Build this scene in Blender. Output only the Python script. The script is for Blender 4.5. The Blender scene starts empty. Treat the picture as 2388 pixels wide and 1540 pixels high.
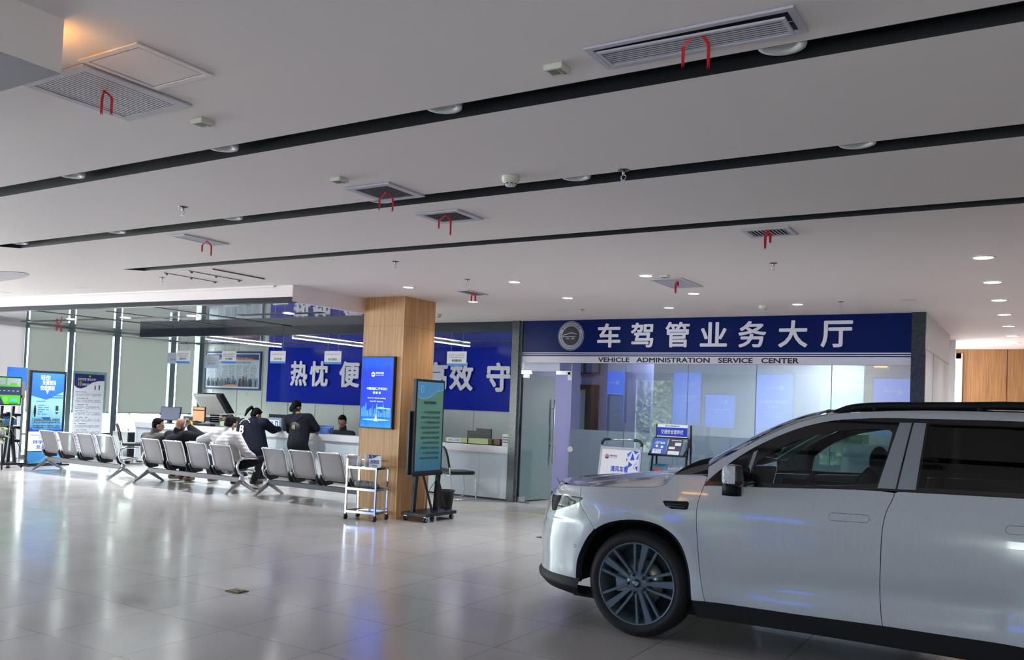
import bpy, bmesh, math, random
import numpy as np
from mathutils import Vector, Matrix, Euler, geometry
random.seed(7)
scn = bpy.context.scene
C = scn.collection
PI = math.pi

# ------------------------------------------------------------------ camera
F, PX, PY, CH = 2028.0, 1194.0, 884.0, 1.56
RW = np.array([[0.85149402, -0.01654823, -0.52410313],
               [0.52286725, -0.04867785, 0.8510231],
               [0.03959514, 0.99867744, 0.03279637]])
CAM = np.array([0, 0, CH])
def ray(px, py):
    return RW @ np.array([px - PX, PY - py, F])
def onz(px, py, z=0.0):
    d = ray(px, py); return Vector(CAM + d * (z - CH) / d[2])
def ony(px, py, y):
    d = ray(px, py); return Vector(CAM + d * y / d[1])
def onx(px, py, x):
    d = ray(px, py); return Vector(CAM + d * x / d[0])
def proj(p):
    c = RW.T @ (np.array(p, float) - CAM); return PX + F * c[0] / c[2], PY - F * c[1] / c[2]
cam_d = bpy.data.cameras.new('camera'); cam = bpy.data.objects.new('camera', cam_d); C.objects.link(cam)
M = Matrix.Identity(4)
for i in range(3):
    M[i][0] = RW[i][0]; M[i][1] = RW[i][1]; M[i][2] = -RW[i][2]
M[2][3] = CH
cam.matrix_world = M
cam_d.sensor_fit = 'HORIZONTAL'; cam_d.sensor_width = 36.0
cam_d.lens = F / 2388 * 36.0
cam_d.shift_y = (PY - 770) / 2388.0
cam_d.clip_start = 0.05; cam_d.clip_end = 300
scn.camera = cam

# ------------------------------------------------------------------ materials
MATS = {}
def lin(c):
    return tuple(((v / 255) / 12.92 if v <= 10 else (((v / 255) + .055) / 1.055) ** 2.4) for v in c)
def mat(name, rgb=(200, 200, 200), rough=.5, metal=0.0, emit=0.0, spec=.5, coat=0.0, alpha=1.0, trans=0.0, lincol=None):
    if name in MATS: return MATS[name]
    m = bpy.data.materials.new(name); m.use_nodes = True
    b = m.node_tree.nodes['Principled BSDF']
    c = (lincol or lin(rgb)) + (1,)
    b.inputs['Base Color'].default_value = c
    b.inputs['Roughness'].default_value = rough
    b.inputs['Metallic'].default_value = metal
    b.inputs['Specular IOR Level'].default_value = spec
    b.inputs['Coat Weight'].default_value = coat
    b.inputs['Coat Roughness'].default_value = .04
    b.inputs['Alpha'].default_value = alpha
    b.inputs['Transmission Weight'].default_value = trans
    if emit:
        b.inputs['Emission Color'].default_value = c
        b.inputs['Emission Strength'].default_value = emit
    MATS[name] = m
    return m
def nt(m): return m.node_tree.nodes, m.node_tree.links, m.node_tree.nodes['Principled BSDF']
def add_noise_col(m, c1, c2, scale=3, detail=4, stretch=(1, 1, 1), coords='Object', dist=0.0, ramp=(.3, .7)):
    n, l, b = nt(m)
    tc = n.new('ShaderNodeTexCoord'); mp = n.new('ShaderNodeMapping'); mp.inputs['Scale'].default_value = stretch
    nz = n.new('ShaderNodeTexNoise'); nz.inputs['Scale'].default_value = scale; nz.inputs['Detail'].default_value = detail
    nz.inputs['Distortion'].default_value = dist
    r = n.new('ShaderNodeValToRGB'); r.color_ramp.elements[0].position = ramp[0]; r.color_ramp.elements[1].position = ramp[1]
    r.color_ramp.elements[0].color = lin(c1) + (1,); r.color_ramp.elements[1].color = lin(c2) + (1,)
    l.new(tc.outputs[coords], mp.inputs[0]); l.new(mp.outputs[0], nz.inputs['Vector']); l.new(nz.outputs['Fac'], r.inputs[0]); l.new(r.outputs[0], b.inputs['Base Color'])
    return nz
def add_bump(m, scale=8, strength=.1, detail=2, stretch=(1, 1, 1), dist=.02):
    n, l, b = nt(m)
    tc = n.new('ShaderNodeTexCoord'); mp = n.new('ShaderNodeMapping'); mp.inputs['Scale'].default_value = stretch
    nz = n.new('ShaderNodeTexNoise'); nz.inputs['Scale'].default_value = scale; nz.inputs['Detail'].default_value = detail
    bp = n.new('ShaderNodeBump'); bp.inputs['Strength'].default_value = strength; bp.inputs['Distance'].default_value = dist
    l.new(tc.outputs['Object'], mp.inputs[0]); l.new(mp.outputs[0], nz.inputs['Vector']); l.new(nz.outputs['Fac'], bp.inputs['Height']); l.new(bp.outputs[0], b.inputs['Normal'])
def glass_mat(name, tint=(225, 240, 238), gloss=1.0, haze=0.0, hazecol=(170, 190, 190), rough=.01, ior=1.5):
    """thin pane: see-through plus Fresnel mirror, optionally a diffuse film"""
    if name in MATS: return MATS[name]
    m = bpy.data.materials.new(name); m.use_nodes = True
    n, l = m.node_tree.nodes, m.node_tree.links
    n.clear()
    out = n.new('ShaderNodeOutputMaterial'); tr = n.new('ShaderNodeBsdfTransparent'); tr.inputs[0].default_value = lin(tint) + (1,)
    gl = n.new('ShaderNodeBsdfGlossy'); gl.inputs['Roughness'].default_value = rough; gl.inputs[0].default_value = (gloss, gloss, gloss, 1)
    fr = n.new('ShaderNodeFresnel'); fr.inputs[0].default_value = ior
    mx = n.new('ShaderNodeMixShader')
    base = tr
    if haze > 0:
        df = n.new('ShaderNodeBsdfDiffuse'); df.inputs[0].default_value = lin(hazecol) + (1,)
        tl = n.new('ShaderNodeBsdfTranslucent'); tl.inputs[0].default_value = lin(hazecol) + (1,)
        m2 = n.new('ShaderNodeMixShader'); m2.inputs[0].default_value = .5
        l.new(df.outputs[0], m2.inputs[1]); l.new(tl.outputs[0], m2.inputs[2])
        m3 = n.new('ShaderNodeMixShader'); m3.inputs[0].default_value = haze
        l.new(tr.outputs[0], m3.inputs[1]); l.new(m2.outputs[0], m3.inputs[2]); base = m3
    l.new(fr.outputs[0], mx.inputs[0]); l.new(base.outputs[0], mx.inputs[1]); l.new(gl.outputs[0], mx.inputs[2]); l.new(mx.outputs[0], out.inputs[0])
    MATS[name] = m
    return m
def wood_mat(name, c1, c2, rough=.45):
    m = mat(name, c1, rough)
    add_noise_col(m, c1, c2, scale=3, detail=6, stretch=(14, 14, .5), dist=.6, ramp=(.35, .68))
    return m

# ------------------------------------------------------------------ mesh builder
class MB:
    def __init__(s): s.v = []; s.f = []; s.mi = []; s.sm = []; s.mats = []; s.cur = 0; s.smooth = False; s.T = None; s.N = {}; s.far = None
    def use(s, m, smooth=None):
        if m not in s.mats: s.mats.append(m)
        s.cur = s.mats.index(m)
        if smooth is not None: s.smooth = smooth
        return s
    def av(s, p):
        p = Vector(p)
        if s.T is not None: p = s.T @ p
        s.v.append(p); return len(s.v) - 1
    def af(s, idx, smooth=None):
        s.f.append(tuple(idx)); s.mi.append(s.cur); s.sm.append(s.smooth if smooth is None else smooth); return s
    def quad(s, a, b, c, d):
        s.af([s.av(a), s.av(b), s.av(c), s.av(d)], False); return s
    def box(s, x0, x1, y0, y1, z0, z1, R=None):
        c = [(x0, y0, z0), (x1, y0, z0), (x1, y1, z0), (x0, y1, z0), (x0, y0, z1), (x1, y0, z1), (x1, y1, z1), (x0, y1, z1)]
        if R is not None: c = [R @ Vector(p) for p in c]
        i = [s.av(p) for p in c]
        for f in ((0, 3, 2, 1), (4, 5, 6, 7), (0, 1, 5, 4), (1, 2, 6, 5), (2, 3, 7, 6), (3, 0, 4, 7)):
            s.af([i[k] for k in f], False)
        return s
    def obox(s, c, size, rz=0, rx=0, ry=0):
        R = Matrix.Translation(c) @ Euler((rx, ry, rz)).to_matrix().to_4x4()
        a, b, d = size[0] / 2, size[1] / 2, size[2] / 2
        return s.box(-a, a, -b, b, -d, d, R)
    def bar(s, p0, p1, w, h=None, up=(0, 0, 1)):
        h = h or w; p0 = Vector(p0); p1 = Vector(p1); d = (p1 - p0)
        L = d.length; d.normalize(); u = Vector(up)
        if abs(d.dot(u)) > .99: u = Vector((0, 1, 0))
        a = d.cross(u).normalized(); b = a.cross(d)
        R = Matrix((a, d, b)).transposed().to_4x4(); R.translation = p0
        return s.box(-w / 2, w / 2, 0, L, -h / 2, h / 2, R)
    def cyl(s, p0, p1, r, r2=None, n=14, caps=True, smooth=True):
        r2 = r if r2 is None else r2; p0 = Vector(p0); p1 = Vector(p1); d = (p1 - p0).normalized()
        u = Vector((0, 0, 1)) if abs(d.z) < .9 else Vector((1, 0, 0))
        a = d.cross(u).normalized(); b = d.cross(a)
        A = [s.av(p0 + r * (math.cos(2 * PI * i / n) * a + math.sin(2 * PI * i / n) * b)) for i in range(n)]
        B = [s.av(p1 + r2 * (math.cos(2 * PI * i / n) * a + math.sin(2 * PI * i / n) * b)) for i in range(n)]
        for i in range(n):
            j = (i + 1) % n; s.af((A[i], A[j], B[j], B[i]), smooth)
        if caps: s.af(A[::-1], False); s.af(B, False)
        return s
    def tube(s, pts, r, n=8, closed=False, flat=None):
        pts = [Vector(p) for p in pts]; N = len(pts); rings = []
        pa = None
        for i, p in enumerate(pts):
            if closed: d = pts[(i + 1) % N] - pts[i - 1]
            else: d = pts[min(i + 1, N - 1)] - pts[max(i - 1, 0)]
            d.normalize()
            if pa is None:
                u = Vector((0, 0, 1)) if abs(d.z) < .9 else Vector((1, 0, 0))
                a = d.cross(u).normalized()
            else:
                a = (pa - d * pa.dot(d)).normalized()
            pa = a; b = d.cross(a); rr = r[i] if isinstance(r, (list, tuple)) else r
            fb = flat or 1
            rings.append([s.av(p + rr * (math.cos(2 * PI * k / n) * a + fb * math.sin(2 * PI * k / n) * b)) for k in range(n)])
        for i in range(N if closed else N - 1):
            A = rings[i]; B = rings[(i + 1) % N]
            for k in range(n):
                j = (k + 1) % n; s.af((A[k], A[j], B[j], B[k]), True)
        if not closed: s.af(rings[0][::-1], False); s.af(rings[-1], False)
        return s
    def lathe(s, prof, T=None, n=32, smooth=True, a0=0, a1=2 * PI):
        T = T or Matrix.Identity(4); rings = []; full = abs(a1 - a0 - 2 * PI) < 1e-6
        m = n if full else n + 1
        for i in range(m):
            a = a0 + (a1 - a0) * i / n
            rings.append([s.av(T @ Vector((r * math.cos(a), r * math.sin(a), z))) for r, z in prof])
        for i in range(n):
            A = rings[i]; B = rings[(i + 1) % m]
            for k in range(len(prof) - 1): s.af((A[k], B[k], B[k + 1], A[k + 1]), smooth)
        return s
    def prism(s, poly, T, d, caps=True):
        """2D polygon in T's xy plane extruded by d along T's z"""
        A = [s.av(T @ Vector((x, y, 0))) for x, y in poly]; B = [s.av(T @ Vector((x, y, d))) for x, y in poly]; n = len(poly)
        for i in range(n): s.af((A[i], A[(i + 1) % n], B[(i + 1) % n], B[i]), False)
        if caps: s.af(A[::-1], False); s.af(B, False)
        return s
    def sphere(s, c, r, n=14, m=9, R=None):
        c = Vector(c); r = (r, r, r) if isinstance(r, (int, float)) else r; R = R or Matrix.Identity(3); rows = []
        for j in range(m + 1):
            t = PI * j / m
            rows.append([s.av(c + R @ Vector((r[0] * math.sin(t) * math.cos(2 * PI * i / n), r[1] * math.sin(t) * math.sin(2 * PI * i / n), r[2] * math.cos(t)))) for i in range(n)])
        for j in range(m):
            for i in range(n):
                k = (i + 1) % n; s.af((rows[j][i], rows[j + 1][i], rows[j + 1][k], rows[j][k]), True)
        return s
    def grid(s, P, smooth=True):
        I = [[s.av(p) for p in row] for row in P]
        for i in range(len(P) - 1):
            for j in range(len(P[0]) - 1): s.af((I[i][j], I[i + 1][j], I[i + 1][j + 1], I[i][j + 1]), smooth)
        return s
    def mesh(s, me, T):
        o = len(s.v); T2 = T
        for v in me.vertices: s.av(T2 @ v.co)
        for p in me.polygons: s.af([o + i for i in p.vertices], False)
        return s
    def build(s, name, parent=None, solid=0.0, bevel=0.0, weld=False, fixn=False, kind=None, label=None, origin=None):
        me = bpy.data.meshes.new(name)
        off = Vector((0, 0, 0))
        if parent is not None: off = world_loc(parent)
        elif origin is not None: off = Vector(origin)
        me.from_pydata([tuple(v - off) for v in s.v], [], s.f)
        for m in s.mats: me.materials.append(m)
        me.polygons.foreach_set('material_index', s.mi); me.polygons.foreach_set('use_smooth', s.sm)
        if weld or fixn:
            bm = bmesh.new(); bm.from_mesh(me)
            if weld: bmesh.ops.remove_doubles(bm, verts=bm.verts, dist=1e-5)
            if fixn: bmesh.ops.recalc_face_normals(bm, faces=bm.faces)
            bm.to_mesh(me); bm.free()
        me.update()
        if s.N: me.normals_split_custom_set_from_vertices([tuple(s.N.get(i, (0, 0, 0))) for i in range(len(me.vertices))])
        o = bpy.data.objects.new(name, me); C.objects.link(o)
        if parent is not None: o.parent = parent
        elif origin is not None: o.location = off
        if solid:
            md = o.modifiers.new('solid', 'SOLIDIFY'); md.thickness = solid; md.offset = -1
        if bevel:
            md = o.modifiers.new('bevel', 'BEVEL'); md.width = bevel; md.segments = 2; md.limit_method = 'ANGLE'
        if kind: o['kind'] = kind
        if label: o['label'] = label
        if s.far is not None and s.far.v: s.far.build(name, parent)
        return o
def world_loc(o):
    p = Vector(o.location)
    while o.parent is not None: o = o.parent; p = p + Vector(o.location)
    return p
def thing(name, label, cat, loc, group=None):
    """Empty at the base of a thing; only translated, so its parts are built in world coordinates"""
    o = bpy.data.objects.new(name, None); C.objects.link(o); o.location = loc
    o['label'] = label; o['category'] = cat
    if group: o['group'] = group
    return o
def tag(o, label, cat, group=None):
    o['label'] = label; o['category'] = cat
    if group: o['group'] = group
    return o
def copy_thing(src, loc, label, group=None, rz=None):
    def cp(o, par):
        c = o.copy(); C.objects.link(c)
        if par is not None: c.parent = par
        for ch in [x for x in bpy.data.objects if x.parent == o]: cp(ch, c)
        return c
    r = cp(src, None); r.location = loc; r['label'] = label
    if rz is not None: r.rotation_euler = (0, 0, rz)
    if group: r['group'] = group
    return r

# ------------------------------------------------------------------ writing
_tc = {}
def text_me(txt):
    k = txt
    if k in _tc: return _tc[k]
    cu = bpy.data.curves.new('t', 'FONT'); cu.body = txt; cu.resolution_u = 3
    o = bpy.data.objects.new('t', cu); C.objects.link(o)
    bpy.context.view_layer.update()
    me = bpy.data.meshes.new_from_object(o.evaluated_get(bpy.context.evaluated_depsgraph_get()))
    bpy.data.objects.remove(o); bpy.data.curves.remove(cu)
    xs = [v.co.x for v in me.vertices]; ys = [v.co.y for v in me.vertices]
    _tc[k] = (me, min(xs), max(xs), min(ys), max(ys))
    return _tc[k]
def frame(o, u, n):
    """matrix whose x is u, z is n (facing out), y is up-ish"""
    u = Vector(u).normalized(); n = Vector(n).normalized(); v = n.cross(u)
    m = Matrix((u, v, n)).transposed().to_4x4(); m.translation = Vector(o); return m
class Face:
    """printed flat face: shapes and writing in a local u,v frame, stacked in thin layers"""
    def __init__(s, T): s.T = T; s.mb = MB(); s.k = 0
    def z(s, l): return .0012 * (l + 1)
    def rect(s, u0, v0, u1, v1, m, l=0): return s.poly([(u0, v0), (u1, v0), (u1, v1), (u0, v1)], m, l)
    def poly(s, pts, m, l=0):
        s.mb.use(m); s.mb.af([s.mb.av(s.T @ Vector((x, y, s.z(l)))) for x, y in pts], False); return s
    def disc(s, u, v, r, m, l=0, n=28, ry=None, a0=0, a1=2 * PI):
        ry = ry or r
        return s.poly([(u + r * math.cos(a0 + (a1 - a0) * i / n), v + ry * math.sin(a0 + (a1 - a0) * i / n)) for i in range(n + (0 if a1 - a0 > 6.28 else 1))], m, l)
    def text(s, t, u0, v0, u1, v1, m, l=1, off=0.0, thick=0.0):
        me, x0, x1, y0, y1 = text_me(t)
        x0 -= off; x1 += off; y0 -= off; y1 += off
        sx = (u1 - u0) / (x1 - x0); sy = (v1 - v0) / (y1 - y0)
        s.mb.use(m); sh = [(0, 0)] if not off else [(off * math.cos(k * PI / 4), off * math.sin(k * PI / 4)) for k in range(8)]
        cnt = {}
        for p in me.polygons:
            vs = list(p.vertices)
            for a, b in zip(vs, vs[1:] + vs[:1]): cnt.setdefault((min(a, b), max(a, b)), []).append((a, b))
        edge = [q[0] for q in cnt.values() if len(q) == 1] if thick else []
        nn = Vector(s.T.col[2][:3]) * (-thick)
        for ki, (dx, dy) in enumerate(sh):
            A = s.T @ Matrix.Translation((u0, v0, s.z(l) + thick + ki * .00012)) @ Matrix.Diagonal((sx, sy, 1, 1)) @ Matrix.Translation((dx - x0, dy - y0, 0))
            o = len(s.mb.v); s.mb.mesh(me, A)
            for a, b in edge:
                pa = s.mb.v[o + a]; pb = s.mb.v[o + b]
                s.mb.af([o + b, o + a, s.mb.av(pa + nn), s.mb.av(pb + nn)], False)
        return s
    def lines(s, u0, v1, u1, n, dv, m, l=1, h=.4, seed=1, dash=.03, fill=.8):
        rnd = random.Random(seed)
        for i in range(n):
            v = v1 - i * dv; u = u0; end = u1 if (i + 1) % 4 else u0 + (u1 - u0) * rnd.uniform(.3, .8)
            while u < end:
                w = dash * rnd.uniform(.5, 1.4)
                if rnd.random() < fill: s.rect(u, v, min(u + w * .82, end), v + dv * h, m, l)
                u += w
        return s
    def build(s, name, parent=None, **k): return s.mb.build(name, parent, **k)
# ------------------------------------------------------------------ common materials
paint = mat('ceiling_paint', (240, 230, 230), .6); add_bump(paint, 2.5, .05, 3)
wallw = mat('wall_paint', (214, 214, 216), .6)
lilac = mat('lilac_wall', (132, 130, 168), .6)
panelw = mat('panel_white', (200, 208, 204), .35)
blackg = mat('black_gloss', (26, 32, 46), .34, spec=.2)
slotm = mat('slot_black', (17, 20, 27), .5)
dark = mat('dark_plastic', (22, 24, 30), .4)
darkmetal = mat('dark_metal', (30, 34, 42), .35, .3)
chrome = mat('chrome', (225, 228, 232), .12, 1.0)
alu = mat('aluminium', (190, 193, 198), .3, 1.0)
white = mat('white_plastic', (222, 222, 222), .4)
cream = mat('cream_plastic', (214, 212, 198), .45)
ink = mat('ink_black', (25, 28, 40), .5)
wood = wood_mat('oak_veneer', (204, 156, 106), (172, 126, 80), .45)
wood2 = wood_mat('oak_panel_dark', (160, 118, 72), (128, 90, 52), .45)
blue = mat('sign_blue', (10, 34, 110), .25, lincol=(.002, .011, .10), spec=.12)
blueb = mat('board_blue', (14, 40, 170), .2, lincol=(.001, .017, .40), spec=.15)
signw = mat('sign_white', (212, 210, 226), .35)
granite = mat('granite', (44, 48, 56), .22); add_noise_col(granite, (24, 28, 36), (54, 60, 68), 22, 6)
cglossw = mat('counter_white', (216, 216, 220), .18)

def structure(o): o['kind'] = 'structure'; return o
XL, XR, YB = -19.3, 5.2, -5.0
CZ, MZ = 3.0, 2.83

# ------------------------------------------------------------------ floor
fm = mat('floor_tile', (158, 155, 152), .16)
n, l, b = nt(fm)
tc = n.new('ShaderNodeTexCoord'); mp = n.new('ShaderNodeMapping'); mp.inputs['Location'].default_value = (4.64, -3.23, 0)
br = n.new('ShaderNodeTexBrick'); br.offset = 0; br.inputs['Scale'].default_value = 1; br.inputs['Brick Width'].default_value = .807; br.inputs['Row Height'].default_value = .80
br.inputs['Mortar Size'].default_value = .0022; br.inputs['Mortar Smooth'].default_value = .1; br.inputs['Bias'].default_value = 0
br.inputs['Color1'].default_value = lin((204, 199, 196)) + (1,); br.inputs['Color2'].default_value = lin((197, 192, 189)) + (1,); br.inputs['Mortar'].default_value = lin((88, 84, 82)) + (1,)
l.new(tc.outputs['Object'], mp.inputs[0]); l.new(mp.outputs[0], br.inputs['Vector'])
nz = n.new('ShaderNodeTexNoise'); nz.inputs['Scale'].default_value = 1.3; nz.inputs['Detail'].default_value = 5
l.new(tc.outputs['Object'], nz.inputs['Vector'])
mr = n.new('ShaderNodeMapRange'); mr.inputs[1].default_value = .3; mr.inputs[2].default_value = .7; mr.inputs[3].default_value = .12; mr.inputs[4].default_value = .23
l.new(nz.outputs['Fac'], mr.inputs[0]); l.new(mr.outputs[0], b.inputs['Roughness'])
mxc = n.new('ShaderNodeMix'); mxc.data_type = 'RGBA'; mxc.blend_type = 'MULTIPLY'; mxc.inputs[0].default_value = .10
l.new(br.outputs['Color'], mxc.inputs[6]); l.new(nz.outputs['Fac'], mxc.inputs[7]); l.new(mxc.outputs[2], b.inputs['Base Color'])
bp = n.new('ShaderNodeBump'); bp.inputs['Strength'].default_value = .035; bp.inputs['Distance'].default_value = .03
n2 = n.new('ShaderNodeTexNoise'); n2.inputs['Scale'].default_value = 1.6; n2.inputs['Detail'].default_value = 1
l.new(tc.outputs['Object'], n2.inputs['Vector'])
l.new(n2.outputs['Fac'], bp.inputs['Height']); l.new(bp.outputs[0], b.inputs['Normal'])
b.inputs['Specular IOR Level'].default_value = .62
m = MB(); m.use(fm).quad((XL - .5, YB, 0), (XR, YB, 0), (XR, 19, 0), (XL - .5, 19, 0)); structure(m.build('floor'))

# ------------------------------------------------------------------ ceiling with recessed black slots
slots = [(3.34, 3.51, -9.1), (4.72, 4.92, -9.05), (6.24, 6.41, -9.1)]
m = MB().use(paint)
def ceil_poly(pts, z=CZ): m.af([m.av((x, y, z)) for x, y in pts][::-1], False)
y = YB
for y0, y1, xs in slots:
    ceil_poly([(XL - .2, y), (XR, y), (XR, y0), (XL - .2, y0)])
    ceil_poly([(XL - .2, y0), (xs - .16, y0), (xs, y1), (XL - .2, y1)])
    y = y1
ceil_poly([(XL - .2, y), (XR, y), (XR, 7.3), (XL - .2, 7.3)])
ceil_poly([(XL - .2, 7.3), (XR, 7.3), (XR, 7.86), (-8.15, 7.86)])
ceil_poly([(-8.15, 7.86), (XR, 7.86), (XR, 12.34), (-9.27, 12.34), (-8.15, 9.3)])
ceil_poly([(-1.4, 12.34), (XR, 12.34), (XR, 18.6), (-1.4, 18.6)])
ceil_poly([(-2.6, 15.4), (-1.4, 15.4), (-1.4, 18.6), (-2.6, 18.6)])
m.use(mat('ceiling_paint_top', (190, 190, 190), .8)).quad((XL, YB, 3.25), (XR, YB, 3.25), (XR, 18.6, 3.25), (XL, 18.6, 3.25))
structure(m.build('ceiling'))
for i, (y0, y1, xs) in enumerate(slots):
    m = MB().use(slotm); a = [(xs - .16, y0), (XR, y0), (XR, y1), (xs, y1)]
    zt = CZ + .07
    m.af([m.av((x, yy, zt)) for x, yy in a], False)
    for k in range(4):
        p, q = a[k], a[(k + 1) % 4]; m.quad((p[0], p[1], CZ - .001), (q[0], q[1], CZ - .001), (q[0], q[1], zt), (p[0], p[1], zt))
    structure(m.build('trim_%d' % (i + 1)))
# stepped soffit over the counter zone
m = MB().use(paint)
A, B_, D = (XL - .2, 7.3), (-8.15, 7.86), (-8.15, 9.3)
m.box(-8.2, -8.15, 7.86, 9.3, 2.79, 3.0)
def wallstrip(p, q, z0, z1, t, mm):
    m.use(mm); d = Vector((q[0] - p[0], q[1] - p[1], 0)).normalized(); nn = Vector((-d.y, d.x, 0)) * t
    P = [Vector((p[0], p[1], 0)), Vector((q[0], q[1], 0)), Vector((q[0], q[1], 0)) + nn, Vector((p[0], p[1], 0)) + nn]
    T = Matrix.Translation((0, 0, z0)); m.prism([(v.x, v.y) for v in P], T, z1 - z0)
wallstrip(A, B_, 2.85, 3.0, .10, paint)
wallstrip((A[0], A[1] - .03), (B_[0] - .3, B_[1] - .045), 2.975, 3.0, .02, paint)
wallstrip(A, B_, 2.785, 2.85, .10, blackg)
structure(m.build('trim_4'))

# glossy stretch ceiling (front bay) and behind the fascia
mir = mat('stretch_ceiling', (176, 178, 184), .035, .5); add_bump(mir, 2.2, .06, 2, (1, 1, 1), .02)
m = MB().use(mir)
m.use(paint).box(-17.575, -17.57, 12.42, 15.5, MZ, CZ).use(mir)
m.af([m.av(p) for p in [(XL, 7.35, CZ), (XL, 15.5, CZ), (-17.57, 15.5, CZ), (-17.57, 12.34, CZ), (-9.27, 12.34, CZ), (-8.2, 9.3, CZ), (-8.2, 7.9, CZ)]], False)
def slotY(x, y0, y1, w=.15): m.use(slotm).box(x - w / 2, x + w / 2, y0, y1, CZ - .006, CZ + .01)
slotY(-16.0, 8.9, 12.0); slotY(-12.8, 8.9, 12.3); slotY(-14.4, 9.4, 12.2, .06)
def slotX(y, x0, x1, w=.16): m.use(slotm).box(x0, x1, y - w / 2, y + w / 2, CZ - .005, CZ + .01)
slotX(10.45, -18.9, -15.9); slotX(10.5, -15.6, -13.4); slotX(10.52, -12.2, -10.2)
structure(m.build('ceiling_counter_bay'))
m = MB().use(mir).box(-17.57, -7.5, 12.42, 15.5, MZ, MZ + .05); m.use(slotm).box(-18.5, -7.6, 14.1, 14.16, MZ - .004, MZ + .01)
structure(m.build('ceiling_counter_back'))
m = MB().use(blackg).box(-17.57, -7.59, 12.34, 12.42, 2.825, 3.0)
for x in (-15.2, -13.0, -10.2, -8.6): m.use(slotm).box(x, x + .006, 12.337, 12.342, 2.825, 3.0)
structure(m.build('trim_5'))

# ------------------------------------------------------------------ walls
m = MB().use(panelw).box(XL, -7.5, 15.5, 15.6, 0, 3.0)
seam = mat('seam_grey', (150, 160, 158), .5)
for k in range(13): m.use(seam).box(XL + .45 + k * .93, XL + .458 + k * .93, 15.494, 15.5, 0, 2.83)
ygl = mat('glue_yellow', (196, 200, 120), .6)
for px, py in ((506, 935), (529, 939), (575, 920)):
    p = ony(px, py, 15.495); m.use(ygl).obox(p, (.05, .003, .055))
structure(m.build('wall_back'))
m = MB().use(wallw)
m.box(XL - .2, XL, 8.5, 8.6, 0, 3.0); m.box(XL - .2, XL, YB, 8.5, 2.75, 3.05); m.box(XL - .2, XL, YB, 8.5, -.1, .08)
for yy in (YB, -1.4, 2.0, 5.2): m.box(XL - .2, XL, yy, yy + .25, 0, 3.0)
structure(m.build('wall_left'))
m = MB().use(panelw).box(-7.56, -7.5, 12.5, 16.6, 0, 3.0).use(lilac).box(-7.5, -7.46, 12.5, 16.6, 0, 3.0); structure(m.build('wall_divider'))
# office shell
m = MB().use(wallw).box(-7.5, -1.34, 16.5, 16.6, 0, 3.0); structure(m.build('wall_office_back'))
m = MB().use(wallw).box(-7.5, -1.44, 12.46, 16.5, 2.92, 2.97); structure(m.build('ceiling_office'))
m = MB().use(wallw).box(-1.44, -1.34, 12.34, 15.4, 0, 3.0)
m.use(seam).box(-1.339, -1.335, 12.34, 15.4, 2.52, 2.525)
m.use(seam).box(-1.339, -1.335, 13.2, 13.206, 0, 2.52)
structure(m.build('wall_office_right'))
m = MB().use(mat('warm_wall', (214, 196, 186), .6)).box(-2.6, -1.34, 15.4, 15.5, 0, 3.0); structure(m.build('wall_corridor_left'))
# inner lilac partition seen through the glass door
m = MB().use(lilac)
m.box(-7.46, -6.05, 14.6, 14.7, 0, 2.92)
structure(m.build('wall_office_inner'))
# wood end wall with window
xa = ony(2241, 900, 18.5).x; xw = ony(2217, 900, 18.5).x
m = MB().use(wood2).box(xa, XR, 18.5, 18.6, 0, 3.0); m.use(slotm)
for x in (xa + .75, xa + 1.65, xa + 2.6, xa + 3.5): m.box(x, x + .008, 18.494, 18.5, 0, 3.0)
m.use(wood2).box(-2.6, xa, 18.5, 18.6, 2.9, 3.0)
structure(m.build('wall_corridor_end'))
wf = mat('cream_frame', (226, 210, 190), .5)
m = MB().use(wf).box(xa - .09, xa + .02, 18.44, 18.6, 0, 2.92).box(-2.6, xa, 18.44, 18.6, 2.82, 2.92).box(-2.6, xa - .09, 18.5, 18.56, 2.0, 2.08).box(-2.6, xa - .09, 18.44, 18.6, 0, .8)
m.box(xa - .19, xa - .15, 18.5, 18.56, .8, 2.0)
structure(m.build('window_6'))
pane = glass_mat('clear_pane', (235, 245, 243))
m = MB().use(pane).box(-2.6, xa - .09, 18.53, 18.536, .8, 2.82); structure(m.build('window_6_pane'))
m = MB().use(wallw).box(XR, XR + .1, YB, 18.6, 0, 3.05); structure(m.build('wall_right'))
# street front behind the camera: piers and glazing
piers = [(-19.5, -18.8), (-14.2, -12.95), (-11.15, -6.35), (-4.65, -.5), (.7, 5.3)]
m = MB().use(wallw)
for a, c in piers: m.box(a, c, YB - .2, YB, 0, 3.05)
m.box(XL - .2, XR, YB - .2, YB, 2.75, 3.05); m.box(XL - .2, XR, YB - .2, YB, 0, .1)
structure(m.build('wall_front'))
m = MB().use(pane).box(XL, XR, YB - .12, YB - .112, .1, 2.75); structure(m.build('window_7'))
m = MB().use(pane).box(XL - .12, XL - .112, YB, 8.5, .08, 2.75); structure(m.build('window_8'))

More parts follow.
